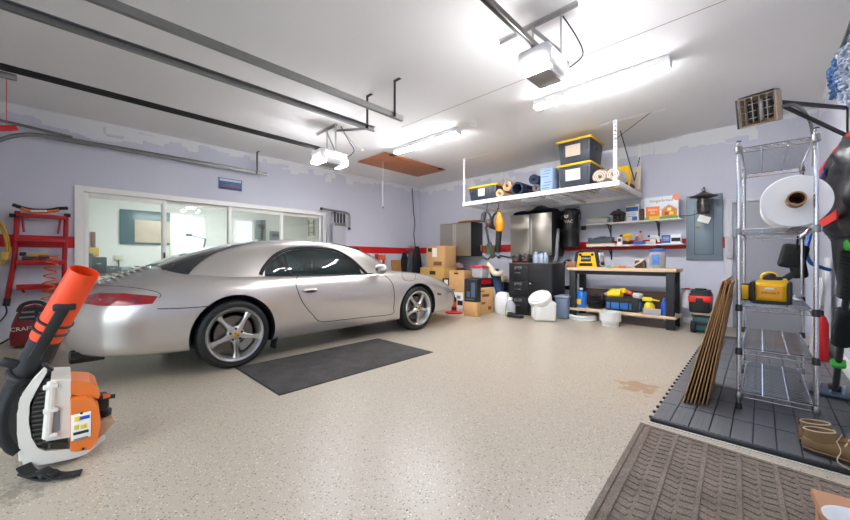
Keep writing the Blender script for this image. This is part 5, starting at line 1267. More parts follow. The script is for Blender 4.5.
def mat_tex(name, c1, c2, rib):
    m = bpy.data.materials.new(name); m.use_nodes = True; nt = m.node_tree; b = nt.nodes['Principled BSDF']; N = nt.nodes.new; L = nt.links.new
    tc = N('ShaderNodeTexCoord'); nz = N('ShaderNodeTexNoise'); nz.inputs['Scale'].default_value = 180; nz.inputs['Detail'].default_value = 3; L(tc.outputs['Object'], nz.inputs['Vector'])
    big = N('ShaderNodeTexNoise'); big.inputs['Scale'].default_value = 6; big.inputs['Detail'].default_value = 4; L(tc.outputs['Object'], big.inputs['Vector'])
    ad = N('ShaderNodeMath'); ad.operation = 'MULTIPLY_ADD'; L(big.outputs['Fac'], ad.inputs[0]); ad.inputs[1].default_value = .5; L(nz.outputs['Fac'], ad.inputs[2])
    mp = N('ShaderNodeMapRange'); mp.inputs[1].default_value = .5; mp.inputs[2].default_value = 1.0; L(ad.outputs[0], mp.inputs[0])
    mx = N('ShaderNodeMix'); mx.data_type = 'RGBA'; mx.inputs[6].default_value = lin(c1); mx.inputs[7].default_value = lin(c2); L(mp.outputs[0], mx.inputs[0]); L(mx.outputs[2], b.inputs['Base Color'])
    b.inputs['Roughness'].default_value = .95; b.inputs['Specular IOR Level'].default_value = .15
    bp = N('ShaderNodeBump'); bp.inputs['Strength'].default_value = .6; bp.inputs['Distance'].default_value = .006; L(nz.outputs['Fac'], bp.inputs['Height']); L(bp.outputs[0], b.inputs['Normal'])
    return m
MAT1 = mat_tex('brown_grey_carpet', (92, 82, 75), (150, 136, 124), 1)
t = thing('entrance_mat', 'large brown grey ribbed mat in the foreground before the slatted floor tiles', 'mat', (.03, 1.60, 0))
MM = Matrix(((1, -.041, 0, 0), (-.075, 1, 0, 0), (0, 0, 1, 0), (0, 0, 0, 1)))
MB(MM).bb((-.525, -1.2, 0), (.47, .80, .008), .003).build('mat_base', MAT1, t)
mb = MB(MM)
nx, ny = 8, 26
for i in range(nx):
    x = -.47 + .91 * i / (nx - 1)
    mb.box((x, -.2, .011), (.020, 1.96, .007), None, .003, 1)
for i in range(nx - 1):
    x = -.47 + .91 * (i + .5) / (nx - 1)
    for j in range(40):
        y = -1.16 + j * .0485
        for s in (-1, 1):
            mb.box((x + s * .029, y + (.012 if s > 0 else -.012), .010), (.046, .021, .005), (0, 0, R(s * 14)))
o = mb.build('ribbing', MAT1, t)
mb = MB(MM)
mb.bb((-.525, .775, .008), (.47, .80, .014), .003).bb((-.525, -1.2, .008), (-.50, .80, .014), .003); mb.build('mat_border', MAT1, t)
q = [at_z(*p, 0) for p in ((242, 369), (279, 395.5), (431, 352.5), (378, 338.5))]
t = thing('floor_mat', 'flat charcoal mat lying on the floor beside the silver car', 'mat', (-3.0, 1.95, 0))
MAT2 = mat_tex('charcoal_carpet', (52, 50, 50), (92, 88, 86), 1)
W(t).bb((-3.50, 1.115, 0), (-2.565, 2.775, .008), .003).build('mat_pile', MAT2, t)
W(t).bb((-3.51, 1.105, 0), (-2.555, 2.785, .004)).build('mat_border', RUBBER, t)
# ------------------------------------------------------------------ chrome wire shelving
kx0, kx1, ky0, ky1, KT = -.105, .235, 3.085, 4.08, 1.745
FZ = .024
t = thing('wire_shelving', 'tall chrome wire shelving unit with five shelves on the slatted tiles', 'shelving', ((kx0 + kx1) / 2, (ky0 + ky1) / 2, FZ))
for x in (kx0, kx1):
    for y in (ky0, ky1):
        pst = W(t).cyl((x, y, .05), (x, y, KT + .03), .0115, .0115, 14)
        for k in range(60):
            z = .10 + k * .0275; pst.lathe([(.0115, -.003), (.0122, -.001), (.0122, .001), (.0115, .003)], Matrix.Translation((x, y, z)), 14, False)
        p = pst.build('post', CHROME, t)
        W(t).lathe([(.016, FZ), (.018, FZ + .008), (.012, FZ + .03), (.012, .06)], Matrix.Translation((x, y, 0)), 12).build('foot', BLACK, p)
        W(t).lathe([(.0135, KT + .03), (.013, KT + .036), (0, KT + .037)], Matrix.Translation((x, y, 0)), 12).build('cap', BLACK, p)
SHZ = (.13, .415, .70, 1.20, KT - .01)
for z in SHZ:
    s_ = W(t)
    for dz in (0, -.03):
        for x in (kx0 + .012, kx1 - .012): s_.cyl((x, ky0, z + dz), (x, ky1, z + dz), .0035, .0035, 6)
        for y in (ky0 + .012, ky1 - .012): s_.cyl((kx0, y, z + dz), (kx1, y, z + dz), .0035, .0035, 6)
    for y in (ky0 + .012, ky1 - .012):
        zz = [(kx0 + .02 + (kx1 - kx0 - .04) * i / 12, y, z - .03 * (i % 2)) for i in range(13)]; s_.tube(zz, .002, 5)
    for x in (kx0 + .012, kx1 - .012):
        zz = [(x, ky0 + .02 + (ky1 - ky0 - .04) * i / 30, z - .03 * (i % 2)) for i in range(31)]; s_.tube(zz, .002, 5)
    sh = s_.build('shelf_frame', CHROME, t)
    g = W(t)
    for i in range(1, 26):
        y = ky0 + (ky1 - ky0) * i / 26; g.beam((kx0 + .012, y, z + .003), (kx1 - .012, y, z + .003), .0052, .0052)
    for f in (.33, .67):
        x = kx0 + (kx1 - kx0) * f; g.cyl((x, ky0, z - .002), (x, ky1, z - .002), .0042, .0042, 6)
    g.build('shelf_wires', CHROME, sh)
    for x in (kx0, kx1):
        for y in (ky0, ky1): W(t).lathe([(.0185, -.035), (.0195, -.03), (.0175, .004), (.0155, .008), (.0145, .008)], Matrix.Translation((x, y, z)), 14, False).build('collar', pm('black_collar', (34, 34, 35), .4) if z in (.70, .415) else STEEL, sh)
# big white roll on a brown core
rz = SHZ[3] + .006; rr = .158
t = thing('paper_roll', 'large white roll of packing foam with a brown core on the wire shelving', 'roll', (.152, 3.4, rz))
mb = MB(Matrix.Translation((0, -.27, rr)) @ Matrix.Rotation(R(-90), 4, 'X')); n_ = 60
prof = [(.044, .0), (.06, -.002), (.10, .001), (.14, -.001), (rr - .004, 0), (rr, .004), (rr, .40), (.044, .40)]
mb.lathe(prof, None, 56, False); mb.build('foam', pm('white_foam', (240, 240, 240), .7, var=.02), t)
mb = MB(Matrix.Translation((0, -.27, rr)) @ Matrix.Rotation(R(-90), 4, 'X')).lathe([(.034, -.13), (.042, -.13), (.042, .40), (.034, .40), (.034, -.13)], None, 30, False); mb.build('core', pm('brown_core_card', (170, 128, 90), .8, var=.08), t)
# yellow battery tool
z = SHZ[2] + .006
t = thing('cordless_compressor', 'yellow and black battery powered inflator on the middle shelf of the wire shelving', 'power tool', (.05, 3.36, z), R(-3)); t.scale = (.9, .9, .9)
MB().box((.0, 0, .085), (.19, .2, .15), None, .03, 3).build('tool_body', DY, t)
MB().box((0, -.02, .012), (.20, .24, .024), None, .01).build('base', BLACK, t)
for s in (-1, 1): MB().box((s * .098, -.02, .085), (.028, .23, .16), None, .012, 2).build('bumper', BLACK, t)
MB().box((-.005, -.102, .085), (.145, .014, .10), None, .012, 2).build('front_panel', pm('amber_panel', (246, 168, 22), .42), t)
MB().box((-.005, -.112, .115), (.05, .004, .016), None, .001).build('white_mark', PAPER, t)
text_part('lettering', 'DEWALT', .024, Matrix.Translation((-.0, -.1095, .082)) @ Matrix.Rotation(R(90), 4, 'X'), INK, t, base=Matrix())
MB().box((-.135, -.03, .08), (.05, .12, .13), None, .012, 2).build('battery', BLACK, t)
MB().box((-.138, -.094, .08), (.038, .012, .11), None, .006).build('battery_face', DY, t)
MB().prism([(-.11, .145), (.10, .145), (.08, .185), (-.05, .185)], 'y', -.08, .08).build('top_deck', DY, t)
MB().tube(cat_rom([(-.04, -.04, .17), (-.045, -.04, .205), (-.02, -.04, .225), (.02, -.04, .22), (.03, -.04, .19)], 5), .013, 10).build('handle', DY, t)
MB().box((.01, -.06, .19), (.11, .06, .025), None, .01).sph((.0, -.07, .205), .03, (1, .6, .8), 10).build('gauge', BLACK, t)
c = MB(); z2 = SHZ[2] + .006
random.seed(3)
vs = []; nx_, ny_ = 9, 12
for i in range(nx_):
    for j in range(ny_): vs.append((kx0 + .03 + (kx1 - kx0 - .06) * i / (nx_ - 1), 3.56 + .46 * j / (ny_ - 1), z2 + .004 + .035 * random.random() * (1 if 0 < i < nx_ - 1 else .3)))
fs = [[i * ny_ + j, (i + 1) * ny_ + j, (i + 1) * ny_ + j + 1, i * ny_ + j + 1] for i in range(nx_ - 1) for j in range(ny_ - 1)]
c.add(vs, fs); solo(c, 'plastic_bag', glassy('crumpled_film', (226, 228, 230), .55, .08), 'crumpled clear plastic bag lying on the middle shelf behind the yellow inflator', 'bag', (.06, 3.8, z2), None, 20)
# flattened cartons leaning on the shelving
SPECS = [(.0, .86, 0), (.02, .81, 1), (.04, .87, 0), (.06, .84, 0), (.08, .76, 1), (.10, .83, 0), (.12, .72, 1)]
for k, (dx, h, c) in enumerate(SPECS):
    x = -.385 + dx; ang = math.atan((-.130 - .0072 * (6 - k) - x) / .86)
    base = (x, 2.93 + .012 * k, FZ + .003)
    names = ('leftmost flattened carton of the row leaning on the wire shelving', 'second flattened carton from the left leaning on the wire shelving', 'third flattened carton from the left leaning on the wire shelving', 'middle flattened carton of the row leaning on the wire shelving', 'third flattened carton from the right leaning on the wire shelving', 'second flattened carton from the right leaning on the wire shelving', 'rightmost flattened carton leaning against the wire shelving post')
    t = thing('flattened_box', names[k], 'cardboard', base, 0, 'flattened cartons leaning on the shelving')
    M_ = Matrix.Rotation(ang, 4, 'Y')
    L_ = .52 + .05 * (k % 3)
    mb = MB(M_).box((0, L_ / 2, h / 2), (.0045, L_, h), None, .001, 1)
    mb.box((.0030, L_ / 2, h / 2 - .02), (.002, L_ - .03, h - .06)); mb.build('folded_sheet', KRAFT if c == 0 else KRAFT2, t)
# ------------------------------------------------------------------ boots, wooden stool
SUEDE = pm('brown_suede', (126, 98, 64), .9, var=.12, scale=20, bump=.2, bscale=160)
def boot(x, y, rot, label):
    t = thing('boot', label, 'boot', (x, y, .0245), rot, 'brown suede boots'); t.scale = (.92, .92, .72)
    rings = []
    for (u, w, h, o) in ((-.150, .020, .05, .035), (-.145, .034, .075, .022), (-.12, .043, .095, .018), (-.07, .046, .10, .018), (-.02, .046, .095, .018), (.03, .047, .085, .018), (.08, .052, .070, .018), (.125, .052, .055, .018), (.16, .040, .040, .018), (.176, .016, .02, .024)):
        rings.append([(u, w * math.copysign(abs(math.cos(a)) ** .7, math.cos(a)), o + h / 2 + h / 2 * math.copysign(abs(math.sin(a)) ** .8, math.sin(a))) for a in [2 * math.pi * i / 20 for i in range(20)]])
    MB().loft(rings).build('vamp', SUEDE, t, 60)
    sh = []
    for (z, cx_, rx, ry) in ((.09, -.075, .072, .044), (.12, -.080, .066, .043), (.15, -.085, .060, .042), (.165, -.086, .058, .041)):
        sh.append([(cx_ + rx * math.cos(a), ry * math.sin(a), z + (.012 * math.cos(a) if z > .14 else 0)) for a in [2 * math.pi * i / 24 for i in range(24)]])
    for (z, cx_, rx, ry) in ((.160, -.086, .050, .034), (.11, -.082, .052, .034)):
        sh.append([(cx_ + rx * math.cos(a), ry * math.sin(a), z) for a in [2 * math.pi * i / 24 for i in range(24)]])
    MB().loft(sh, True).build('shaft', SUEDE, t, 60)
    MB().tube([(-.086 + .059 * math.cos(a), .041 * math.sin(a), .165 + .012 * math.cos(a)) for a in [2 * math.pi * i / 24 for i in range(24)]], .004, 6, True).build('collar_lining', pm('pale_shearling', (204, 186, 160), .95), t)
    sole = [(-.148, .0), (-.14, .034), (-.10, .046), (-.02, .042), (.05, .048), (.12, .055), (.165, .04), (.18, .0), (.165, -.04), (.12, -.055), (.05, -.048), (-.02, -.042), (-.10, -.046), (-.14, -.034)]
    MB().prism(sole, 'z', 0, .024).build('sole', pm('dark_crepe_sole', (46, 38, 32), .8), t)
    MB().tube([(p_[0] * .985, p_[1] * 1.0, .03) for p_ in sole], .004, 6, True).build('welt', pm('tan_welt', (150, 118, 80), .8), t)
    for k in range(4):
        u = -.02 + .028 * k; MB().tube(cat_rom([(u, .032 - .002 * k, .128 - .017 * k), (u + .006, 0, .142 - .019 * k), (u, -.032 + .002 * k, .128 - .017 * k)], 4), .003, 5).build('lace', pm('cream_lace', (198, 176, 140), .8), t)
    MB().tube(cat_rom([(-.02, -.03, .13), (.0, -.07, .09), (-.01, -.085, .03), (.03, -.10, .006), (.08, -.09, .004), (.12, -.11, .004)], 6), .0025, 5).build('loose_lace', MATS['cream_lace'], t)
    MB().box((-.148, 0, .145), (.006, .014, .05), None, .002).build('pull_tab', SUEDE, t)
    return t
p = at_z(803, 452, .03)
boot(p.x + .135, p.y + .035, R(-13), 'nearer brown suede boot of the pair on the slatted tiles')
boot(p.x + .130, p.y + .15, R(-10), 'farther brown suede boot of the pair on the slatted tiles, by the shelving foot')
hz = .22
a = at_z(810, 487, hz); b = at_z(850, 498, hz); c = at_z(815, 515, hz)
e1 = (b - a); e1.z = 0; e1.normalize(); n1 = Vector((e1.y, -e1.x, 0)); ang = math.atan2(e1.y, e1.x)
t = thing('wooden_stool', 'low brown wooden stool top at the bottom right corner of the photo', 'stool', (a.x, a.y, .0085), ang)
SWD = pm('worn_brown_wood', (176, 128, 94), .55, var=.2, scale=9)
MB().bb((0, -.34, hz - .04), (.33, 0, hz - .0085), .006).build('stool_top', SWD, t)
for (u, v) in ((.03, -.03), (.30, -.03), (.03, -.31), (.30, -.31)): MB().bb((u - .02, v - .02, 0), (u + .02, v + .02, hz - .04), .004).build('leg', SWD, t)
p = at_z(853, 524, hz + .02)
t = thing('white_bowl', 'round white bowl with a grey rim standing on the low wooden stool', 'bowl', (p.x + .01, p.y - .01, hz))
MB().lathe([(.03, 0), (.05, .004), (.07, .03), (.072, .034), (.066, .032), (.045, .01), (0, .008)], None, 32, False).build('bowl_body', WHITE, t)
# ------------------------------------------------------------------ heater on its bracket
hp = at_y(757, 110, 3.9)
t = thing('heater', 'boxy caged radiant heater on a black bracket high on the right wall', 'heater', tuple(hp))
fd = Vector((-.20, -.93, -.26)).normalized(); xr = fd.cross(Vector((0, 0, 1))).normalized() * -1
xr = Vector((0, 0, 1)).cross(fd).normalized() * -1; up = xr.cross(fd).normalized()
if up.z < 0: up = -up
Mh = Matrix((xr, -fd, up)).transposed().to_4x4(); Mh.translation = Vector((0, 0, 0))
HB = pm('dark_heater_steel', (60, 58, 58), .4, .6); HT = pm('tan_heater_shell', (206, 178, 150), .45, .2)
h = MB(Mh)
w2, h2, d2 = .108, .112, .17
for s in (-1, 1): h.box((s * w2, .1, 0), (.012, d2, h2 * 2), None, .003).box((0, .1, s * h2), (w2 * 2, d2, .012), None, .003)
h.box((0, .17, 0), (w2 * 2, .012, h2 * 2), None, .003); h.build('shell', HT, t)
MB(Mh).box((w2 + .012, .08, .0), (.012, .2, h2 * 2.1), None, .004).box((0, .08, h2 + .012), (w2 * 2, .2, .010), None, .004).build('outer_guard', HB, t)
for s in (-1, 1): MB(Mh).box((s * .05, .10, .0), (.05, .08, .17), None, .02, 3).build('quartz_element', pm('dark_quartz', (44, 40, 40), .15), t)
MB(Mh).box((0, .13, 0), (.04, .05, .18), None, .02).build('reflector', pm('pale_reflector', (206, 200, 192), .2, .6), t)
cg = MB(Mh)
for k in range(6): cg.cyl((-w2 + w2 * 2 * k / 5, -.02, -h2), (-w2 + w2 * 2 * k / 5, -.02, h2), .0035, .0035, 6)
for k in range(5): cg.cyl((-w2, -.02, -h2 + h2 * 2 * k / 4), (w2, -.02, -h2 + h2 * 2 * k / 4), .0035, .0035, 6)
cg.build('wire_cage', pm('grey_cage_wire', (150, 146, 140), .4, .7), t)
br = W(t); wy = 4.63
br.beam((XR - .006, wy, 2.02), (XR - .006, wy, 2.32), .03, .012).beam((XR - .01, wy, 2.295), (hp.x + .08, hp.y + .12, 2.30), .025, .025).beam((XR - .01, wy, 2.06), (hp.x + .10, hp.y + .12, 2.29), .022, .022)
br.build('bracket', BLACK, t)
W(t).tube(cat_rom([(hp.x + .12, hp.y + .12, 2.24), (hp.x + .22, hp.y + .2, 2.25), (hp.x + .30, hp.y + .4, 2.2), (hp.x + .34, hp.y + .5, 2.05), (hp.x + .345, hp.y + .55, 1.80)], 6), .012, 8).build('conduit', pm('grey_conduit', (140, 138, 134), .4, .5), t)
# ------------------------------------------------------------------ things hung on the right wall
random.seed(11)
t = thing('duster', 'shaggy blue and grey duster mop head hung high on the right wall', 'duster', (.41, 3.85, 2.3))
BLUE1 = pm('blue_chenille', (70, 104, 150), .95, var=.2); BLUE2 = pm('grey_blue_chenille', (150, 160, 178), .95, var=.15)
for nm, m_, rng_ in (('blue_strands', BLUE1, (3.74, 4.10)), ('grey_strands', BLUE2, (3.2, 3.84))):
    mb = W(t)
    for k in range(190):
        y = random.uniform(*rng_); x = .42 + random.uniform(-.02, .05); L_ = random.uniform(.05, .10); z0_ = 2.53 - (4.1 - y) * .21; z1_ = 2.34 - (4.1 - y) * .45; z = z0_ + (z1_ - z0_) * random.random()
        pts = [(x + random.uniform(-.03, .03), y + random.uniform(-.03, .03), z - L_ * q / 4) for q in range(5)]
        mb.tube(pts, [.014, .018, .014, .018, .012], 6)
    mb.build(nm, m_, t, 60)
W(t).cyl((.44, 3.2, 2.60), (.42, 4.2, 2.52), .014, .014, 8).beam((.44, 3.4, 2.58), (XR, 3.4, 2.60), .015, .015).build('handle', STEEL, t)
RS = pm('red_webbing', (216, 40, 34), .6); NY = pm('black_nylon', (20, 20, 22), .7, var=.15); VIN = pm('black_vinyl', (40, 40, 44), .38, var=.2, scale=12, bump=.35, bscale=9)
t = thing('backpack', 'black padded backpack with red straps hung on the right wall behind the white roll', 'backpack', (.40, 3.95, 1.3))
rings = []
for (z, y0_, y1_, d_) in ((1.92, 3.80, 4.0, .04), (1.86, 3.66, 4.2, .10), (1.72, 3.55, 4.42, .15), (1.55, 3.50, 4.55, .17), (1.38, 3.50, 4.60, .17), (1.24, 3.55, 4.58, .15), (1.16, 3.65, 4.5, .10)):
    rings.append([(.515 - d_ * (.5 + .5 * math.cos(a)) * (1 + .14 * math.sin(6 * a + 11 * z) + .08 * math.sin(9 * a - 17 * z)), (y0_ + y1_) / 2 + (y1_ - y0_) / 2 * math.sin(a) * (1 + .05 * math.sin(z * 23)), z + .02 * math.sin(4 * a + 9 * z)) for a in [2 * math.pi * i / 48 for i in range(48)]])
rg2 = []
for i in range(len(rings) - 1):
    for q in range(4): rg2.append([Vector(a_).lerp(Vector(b_), q / 4) + Vector((.010 * math.sin(a_[1] * 31 + (i * 4 + q) * 1.3), 0, 0)) for a_, b_ in zip(rings[i], rings[i + 1])])
rings = rg2 + [rings[-1]]
W(t).loft(rings).build('pack_body', VIN, t, 60)
def strap(pts, w_, m_, nm='strap'):
    pts = cat_rom(pts, 5); mb = W(t)
    for i in range(len(pts) - 1): mb.beam(pts[i], pts[i + 1], .008, w_, 0, (0, 0, 1))
    return mb.build(nm, m_, t)
strap([(.45, 3.62, 1.86), (.355, 4.1, 1.72), (.34, 4.35, 1.65), (.40, 4.62, 1.58)], .06, RS)
strap([(.36, 3.52, 1.30), (.335, 3.9, 1.28), (.335, 4.3, 1.34), (.40, 4.58, 1.48)], .06, RS)
W(t).bb((.46, 3.60, 1.70), (.48, 3.68, 2.02), .006).build('hang_loop', RS, t)
strap([(.345, 4.0, 1.68), (.33, 4.25, 1.58), (.36, 4.5, 1.52)], .04, pm('blue_webbing', (50, 84, 160), .6))
t = thing('wall_hook', 'red coat hook with pale knobs on the right wall above the backpack', 'hook', (.50, 3.64, 2.05))
W(t).bb((.50, 3.58, 1.96), (.534, 3.70, 2.12), .006).build('hook_plate', RED, t)
for k in range(3): W(t).cyl((.50, 3.60 + .04 * k, 2.08 - .03 * k), (.45, 3.58 + .04 * k, 2.10 - .03 * k), .012, .016, 10).build('knob', pm('pale_knob', (196, 186, 172), .4), t)
t = thing('jacket', 'long black garment hanging below the backpack on the right wall', 'clothes', (.42, 3.9, .7))
rings = []
for (z, y0_, y1_, d_) in ((1.155, 3.7, 4.45, .12), (1.0, 3.6, 4.35, .12), (.85, 3.6, 4.25, .11), (.74, 3.65, 4.15, .10), (.70, 3.7, 4.1, .07)):
    rings.append([(.525 - d_ * (.5 + .5 * math.cos(a)) * (1 + .12 * math.sin(5 * a)), (y0_ + y1_) / 2 + (y1_ - y0_) / 2 * math.sin(a), z) for a in [2 * math.pi * i / 30 for i in range(30)]])
W(t).loft(rings).build('garment', pm('black_cloth', (24, 24, 27), .8, var=.15, bump=.3, bscale=12), t, 60)
# snow broom like tool with a bellows sleeve
bp_ = at_z(832, 392, .03)
t = thing('floor_tool', 'black pole tool with ribbed sleeves, green clips and flat blue grey head on the floor', 'tool', (.40, 3.92, FZ))
top = Vector((.395, 3.25, 1.12)); bot = Vector((.385, 3.86, .07)); d_ = bot - top
def along(f): return top + d_ * f
W(t).cyl(along(0), along(1), .018, .018, 12).build('pole', DG, t)
for (f0, f1) in ((.06, .34), (.42, .66)):
    mb = W(t); n_ = 14; pts = []; rad = []
    for k in range(n_ * 2 + 1): pts.append(along(f0 + (f1 - f0) * k / (n_ * 2))); rad.append(.048 if k % 2 else .034)
    mb.tube(pts, rad, 16); mb.build('bellows', RUBBER, t)
GC = pm('bright_green_clip', (70, 200, 60), .4)
for f in (.03, .80): W(t).box(along(f), (.07, .05, .06), (R(-30), 0, 0), .012).build('green_clip', GC, t)
HM = pm('blue_grey_plastic_head', (70, 86, 104), .4, .1, var=.12)
W(t).box((.37, 3.90, .045), (.20, .30, .022), (0, 0, R(-8)), .008).build('flat_head', HM, t)
for k in (-1, 0, 1): W(t).box((.37 + .06 * k, 3.90, .060), (.012, .28, .012), (0, 0, R(-8)), .003).build('head_rib', pm('pale_blue_rib', (130, 150, 172), .4), t)
W(t).box((.385, 3.88, .075), (.06, .07, .05), None, .012).build('swivel', BLACK, t)
t = thing('fire_extinguisher', 'red extinguisher standing by the right wall beyond the shelving', 'extinguisher', (.42, 5.1, FZ))
MB().lathe([(.045, 0), (.05, .02), (.05, .36), (.035, .42), (.02, .44)], None, 20).build('cylinder', RED, t); MB().box((0, 0, .465), (.03, .10, .05), None, .008).build('valve_handle', BLACK, t)
for k, (yy, hh, nm) in enumerate(((5.35, 1.0, 'taller white board leaning on the right wall beyond the shelving'), (5.15, .80, 'shorter white board leaning on the right wall beyond the shelving'))):
    solo(MB().box((.455 - .06 * k, yy + .14, FZ + hh / 2 + .004), (.016, .26, hh), (0, R(4), 0), .002), 'board', pm('white_melamine', (224, 224, 222), .4, var=.04), nm, 'board', (.45, yy + .14, FZ), 'white boards')
t = thing('tool_pouch', 'black tool pouch with an angled arm hung on the back of the wire shelving', 'pouch', (.20, 4.14, .9))
W(t).box((.19, 4.17, 1.03), (.16, .07, .20), (0, R(12), 0), .03, 3).box((.22, 4.17, .93), (.10, .06, .16), (0, R(-8), 0), .025, 3).build('pouch_body', NY, t)
W(t).beam((.07, 4.16, .78), (.22, 4.16, .91), .03, .05, .01).build('arm', BLACK, t)
W(t).tube(cat_rom([(.2, 4.16, 1.02), (.21, 4.13, 1.12), (.215, 4.10, 1.19)], 5), .008, 6).build('hang_strap', NY, t)
t = thing('blue_hose', 'short loop of bright blue hose hanging behind the right shelving post', 'hose', (.27, 4.2, 1.0))
W(t).tube(cat_rom([(.30, 4.30, 1.25), (.27, 4.25, 1.08), (.29, 4.22, .98), (.35, 4.25, .94), (.40, 4.3, .92)], 6), .014, 8).build('hose_loop', pm('bright_blue_rubber', (40, 110, 200), .4), t)
# ------------------------------------------------------------------ orange and white backpack blower
def yz(px, py, x=-2.47): p = at_x(px, py, x); return (p.y, p.z)
bx = -2.47
t = thing('backpack_blower', 'orange and white backpack leaf blower with black tube standing on the floor', 'leaf blower', (bx, 0.0, 0))
WB = pm('blower_white_plastic', (222, 218, 208), .45, var=.05, scale=8); OB = pm('blower_orange_plastic', (222, 116, 46), .4, var=.06); BB = pm('blower_black_plastic', (27, 27, 29), .5, var=.2); NOZ = pm('orange_nozzle_plastic', (240, 74, 26), .35, var=.05)
fr = [(46, 366), (34, 378), (22, 394), (17.5, 412), (17.5, 432), (20.5, 452), (24, 464), (45, 462), (70, 457), (86, 452), (105, 437), (103, 433), (92, 441), (70, 447), (46, 449), (38, 446), (32, 436), (29, 420), (30, 402), (36, 390), (47, 371)]
fr = [yz(*p) for p in fr]; mz = min(p[1] for p in fr); fr = [(a, max(0.004, b)) for a, b in fr]
mb = W(t); mb.prism(fr, 'x', bx - .02, bx + .03).build('back_frame', WB, t, 25)
W(t).prism([(a - .0, b) for a, b in fr], 'x', bx - .30, bx - .25).build('back_frame', WB, t, 25)
p0 = yz(18, 410); p1 = yz(22, 458)
W(t).bb((bx - .26, p0[0], .06), (bx - .01, p0[0] + .02, .34), .008).build('back_plate', WB, t)
# grille and fan housing
def rng(*pix): return [yz(*p) for p in pix]
g = rng((44, 383), (33, 402), (31, 422), (35, 440), (45, 447), (68, 446), (68, 430), (50, 430), (50, 383))
W(t).prism(g, 'x', bx - .26, bx + .015).build('intake_housing', BB, t, 25)
for k in range(13):
    py = 388 + k * 4.5; a = yz(32 + max(0, 8 - 2 * k) + (k - 9 if k > 9 else 0), py); b = yz(49, py - 2)
    W(t).beam((bx + .018, a[0], a[1]), (bx + .018, b[0], b[1]), .012, .006).build('intake_rib', pm('grille_rib', (78, 74, 66), .5), t)
for k in range(8):
    px = 50 + k * 2.4; a = yz(px, 441.5); b = yz(px, 447.5); W(t).beam((bx + .018, a[0], a[1]), (bx + .018, b[0], b[1]), .012, .006).build('intake_rib', MATS['grille_rib'], t)
h_ = rng((51, 378), (71, 377), (71, 434), (46, 438), (46, 430), (49, 405))
W(t).prism(h_, 'x', bx - .24, bx + .045).build('fan_housing', WB, t, 25)
a = yz(52, 379); b = yz(47, 434)
W(t).tube([(bx + .05, a[0], a[1]), (bx + .05, b[0], b[1])], .016, 10).build('housing_rib', WB, t)
for py in (384, 407, 432): q = yz(51, py); W(t).box((bx + .05, q[0], q[1]), (.03, .05, .022), None, .006).build('housing_clip', WB, t)
q = yz(55.5, 418); W(t).box((bx + .0475, q[0], q[1]), (.004, .03, .10), None, .001).build('warning_print', pm('grey_print', (130, 130, 134), .7), t)
# orange engine cover
o1 = rng((70.5, 379), (90, 380), (97, 384), (99.5, 392), (98, 396), (70.5, 392)); W(t).prism(o1, 'x', bx - .18, bx + .05).build('starter_cover', OB, t, 25)
q0 = yz(70, 393.5); q1 = yz(96.5, 447)
cov = rng((70, 394.5), (86, 392.5), (93, 394.5), (98, 402), (100.5, 420), (97, 436), (90, 445), (76, 447.5), (70, 447))
bmv = W(t); bmv.loft([[(bx - .20, a, b) for a, b in cov], [(bx + .055, a, b) for a, b in cov], [(bx + .075, (a - (q0[0] + q1[0]) / 2) * .94 + (q0[0] + q1[0]) / 2, (b - (q0[1] + q1[1]) / 2) * .95 + (q0[1] + q1[1]) / 2) for a, b in cov]]); bmv.build('engine_cover', OB, t, 25)
q = yz(80.5, 421); s1 = W(t).box((bx + .076, q[0], q[1] - .0), (.004, .070, .125), (0, 0, 0), .002).build('warning_sticker', PAPER, t)
for (px, py, w_, hh, c) in ((77, 414, .03, .03, (230, 200, 60)), (84, 412.5, .05, .022, (40, 80, 180)), (76, 422, .022, .03, (226, 196, 70)), (83, 421, .03, .03, (226, 196, 70)), (80.5, 427, .075, .018, (40, 36, 34)), (80.5, 433, .07, .014, (130, 126, 120))):
    q = yz(px, py); W(t).box((bx + .0785, q[0], q[1]), (.003, w_ * .72, hh * .75), None, .001).build('sticker_print', pm('sticker_%d_%d' % (c[0], c[2]), c, .6), s1)
for (px, py) in ((81, 408.5), (82.5, 443)): q = yz(px, py); W(t).cyl((bx + .07, q[0], q[1]), (bx + .079, q[0], q[1]), .006, .006, 8).build('cover_screw', DARKSTEEL, t)
# muffler, fuel cap, lever, tank
a = yz(97, 398); b = yz(115, 396); W(t).cyl((bx, a[0], a[1]), (bx, b[0], b[1]), .012, .011, 8).build('starter_lever', BB, t)
q = yz(105, 396.3); W(t).cyl((bx, q[0] - .008, q[1]), (bx, q[0] + .02, q[1] + .001), .0135, .0135, 10).build('orange_sleeve', OB, t)
q = yz(103, 404); W(t).box((bx - .06, q[0], q[1]), (.12, .05, .07), None, .015).build('muffler', BB, t)
tk = rng((98, 422), (112, 417), (115, 420), (108, 428), (99, 438), (95, 441)); W(t).prism(tk, 'x', bx - .18, bx + .02).build('fuel_tank', pm('beige_tank', (186, 160, 130), .45, var=.08), t, 25)
q = yz(105, 418.5); W(t).cyl((bx - .06, q[0], q[1]), (bx - .055, q[0] + .004, q[1] + .03), .03, .028, 16).build('fuel_cap', BB, t)
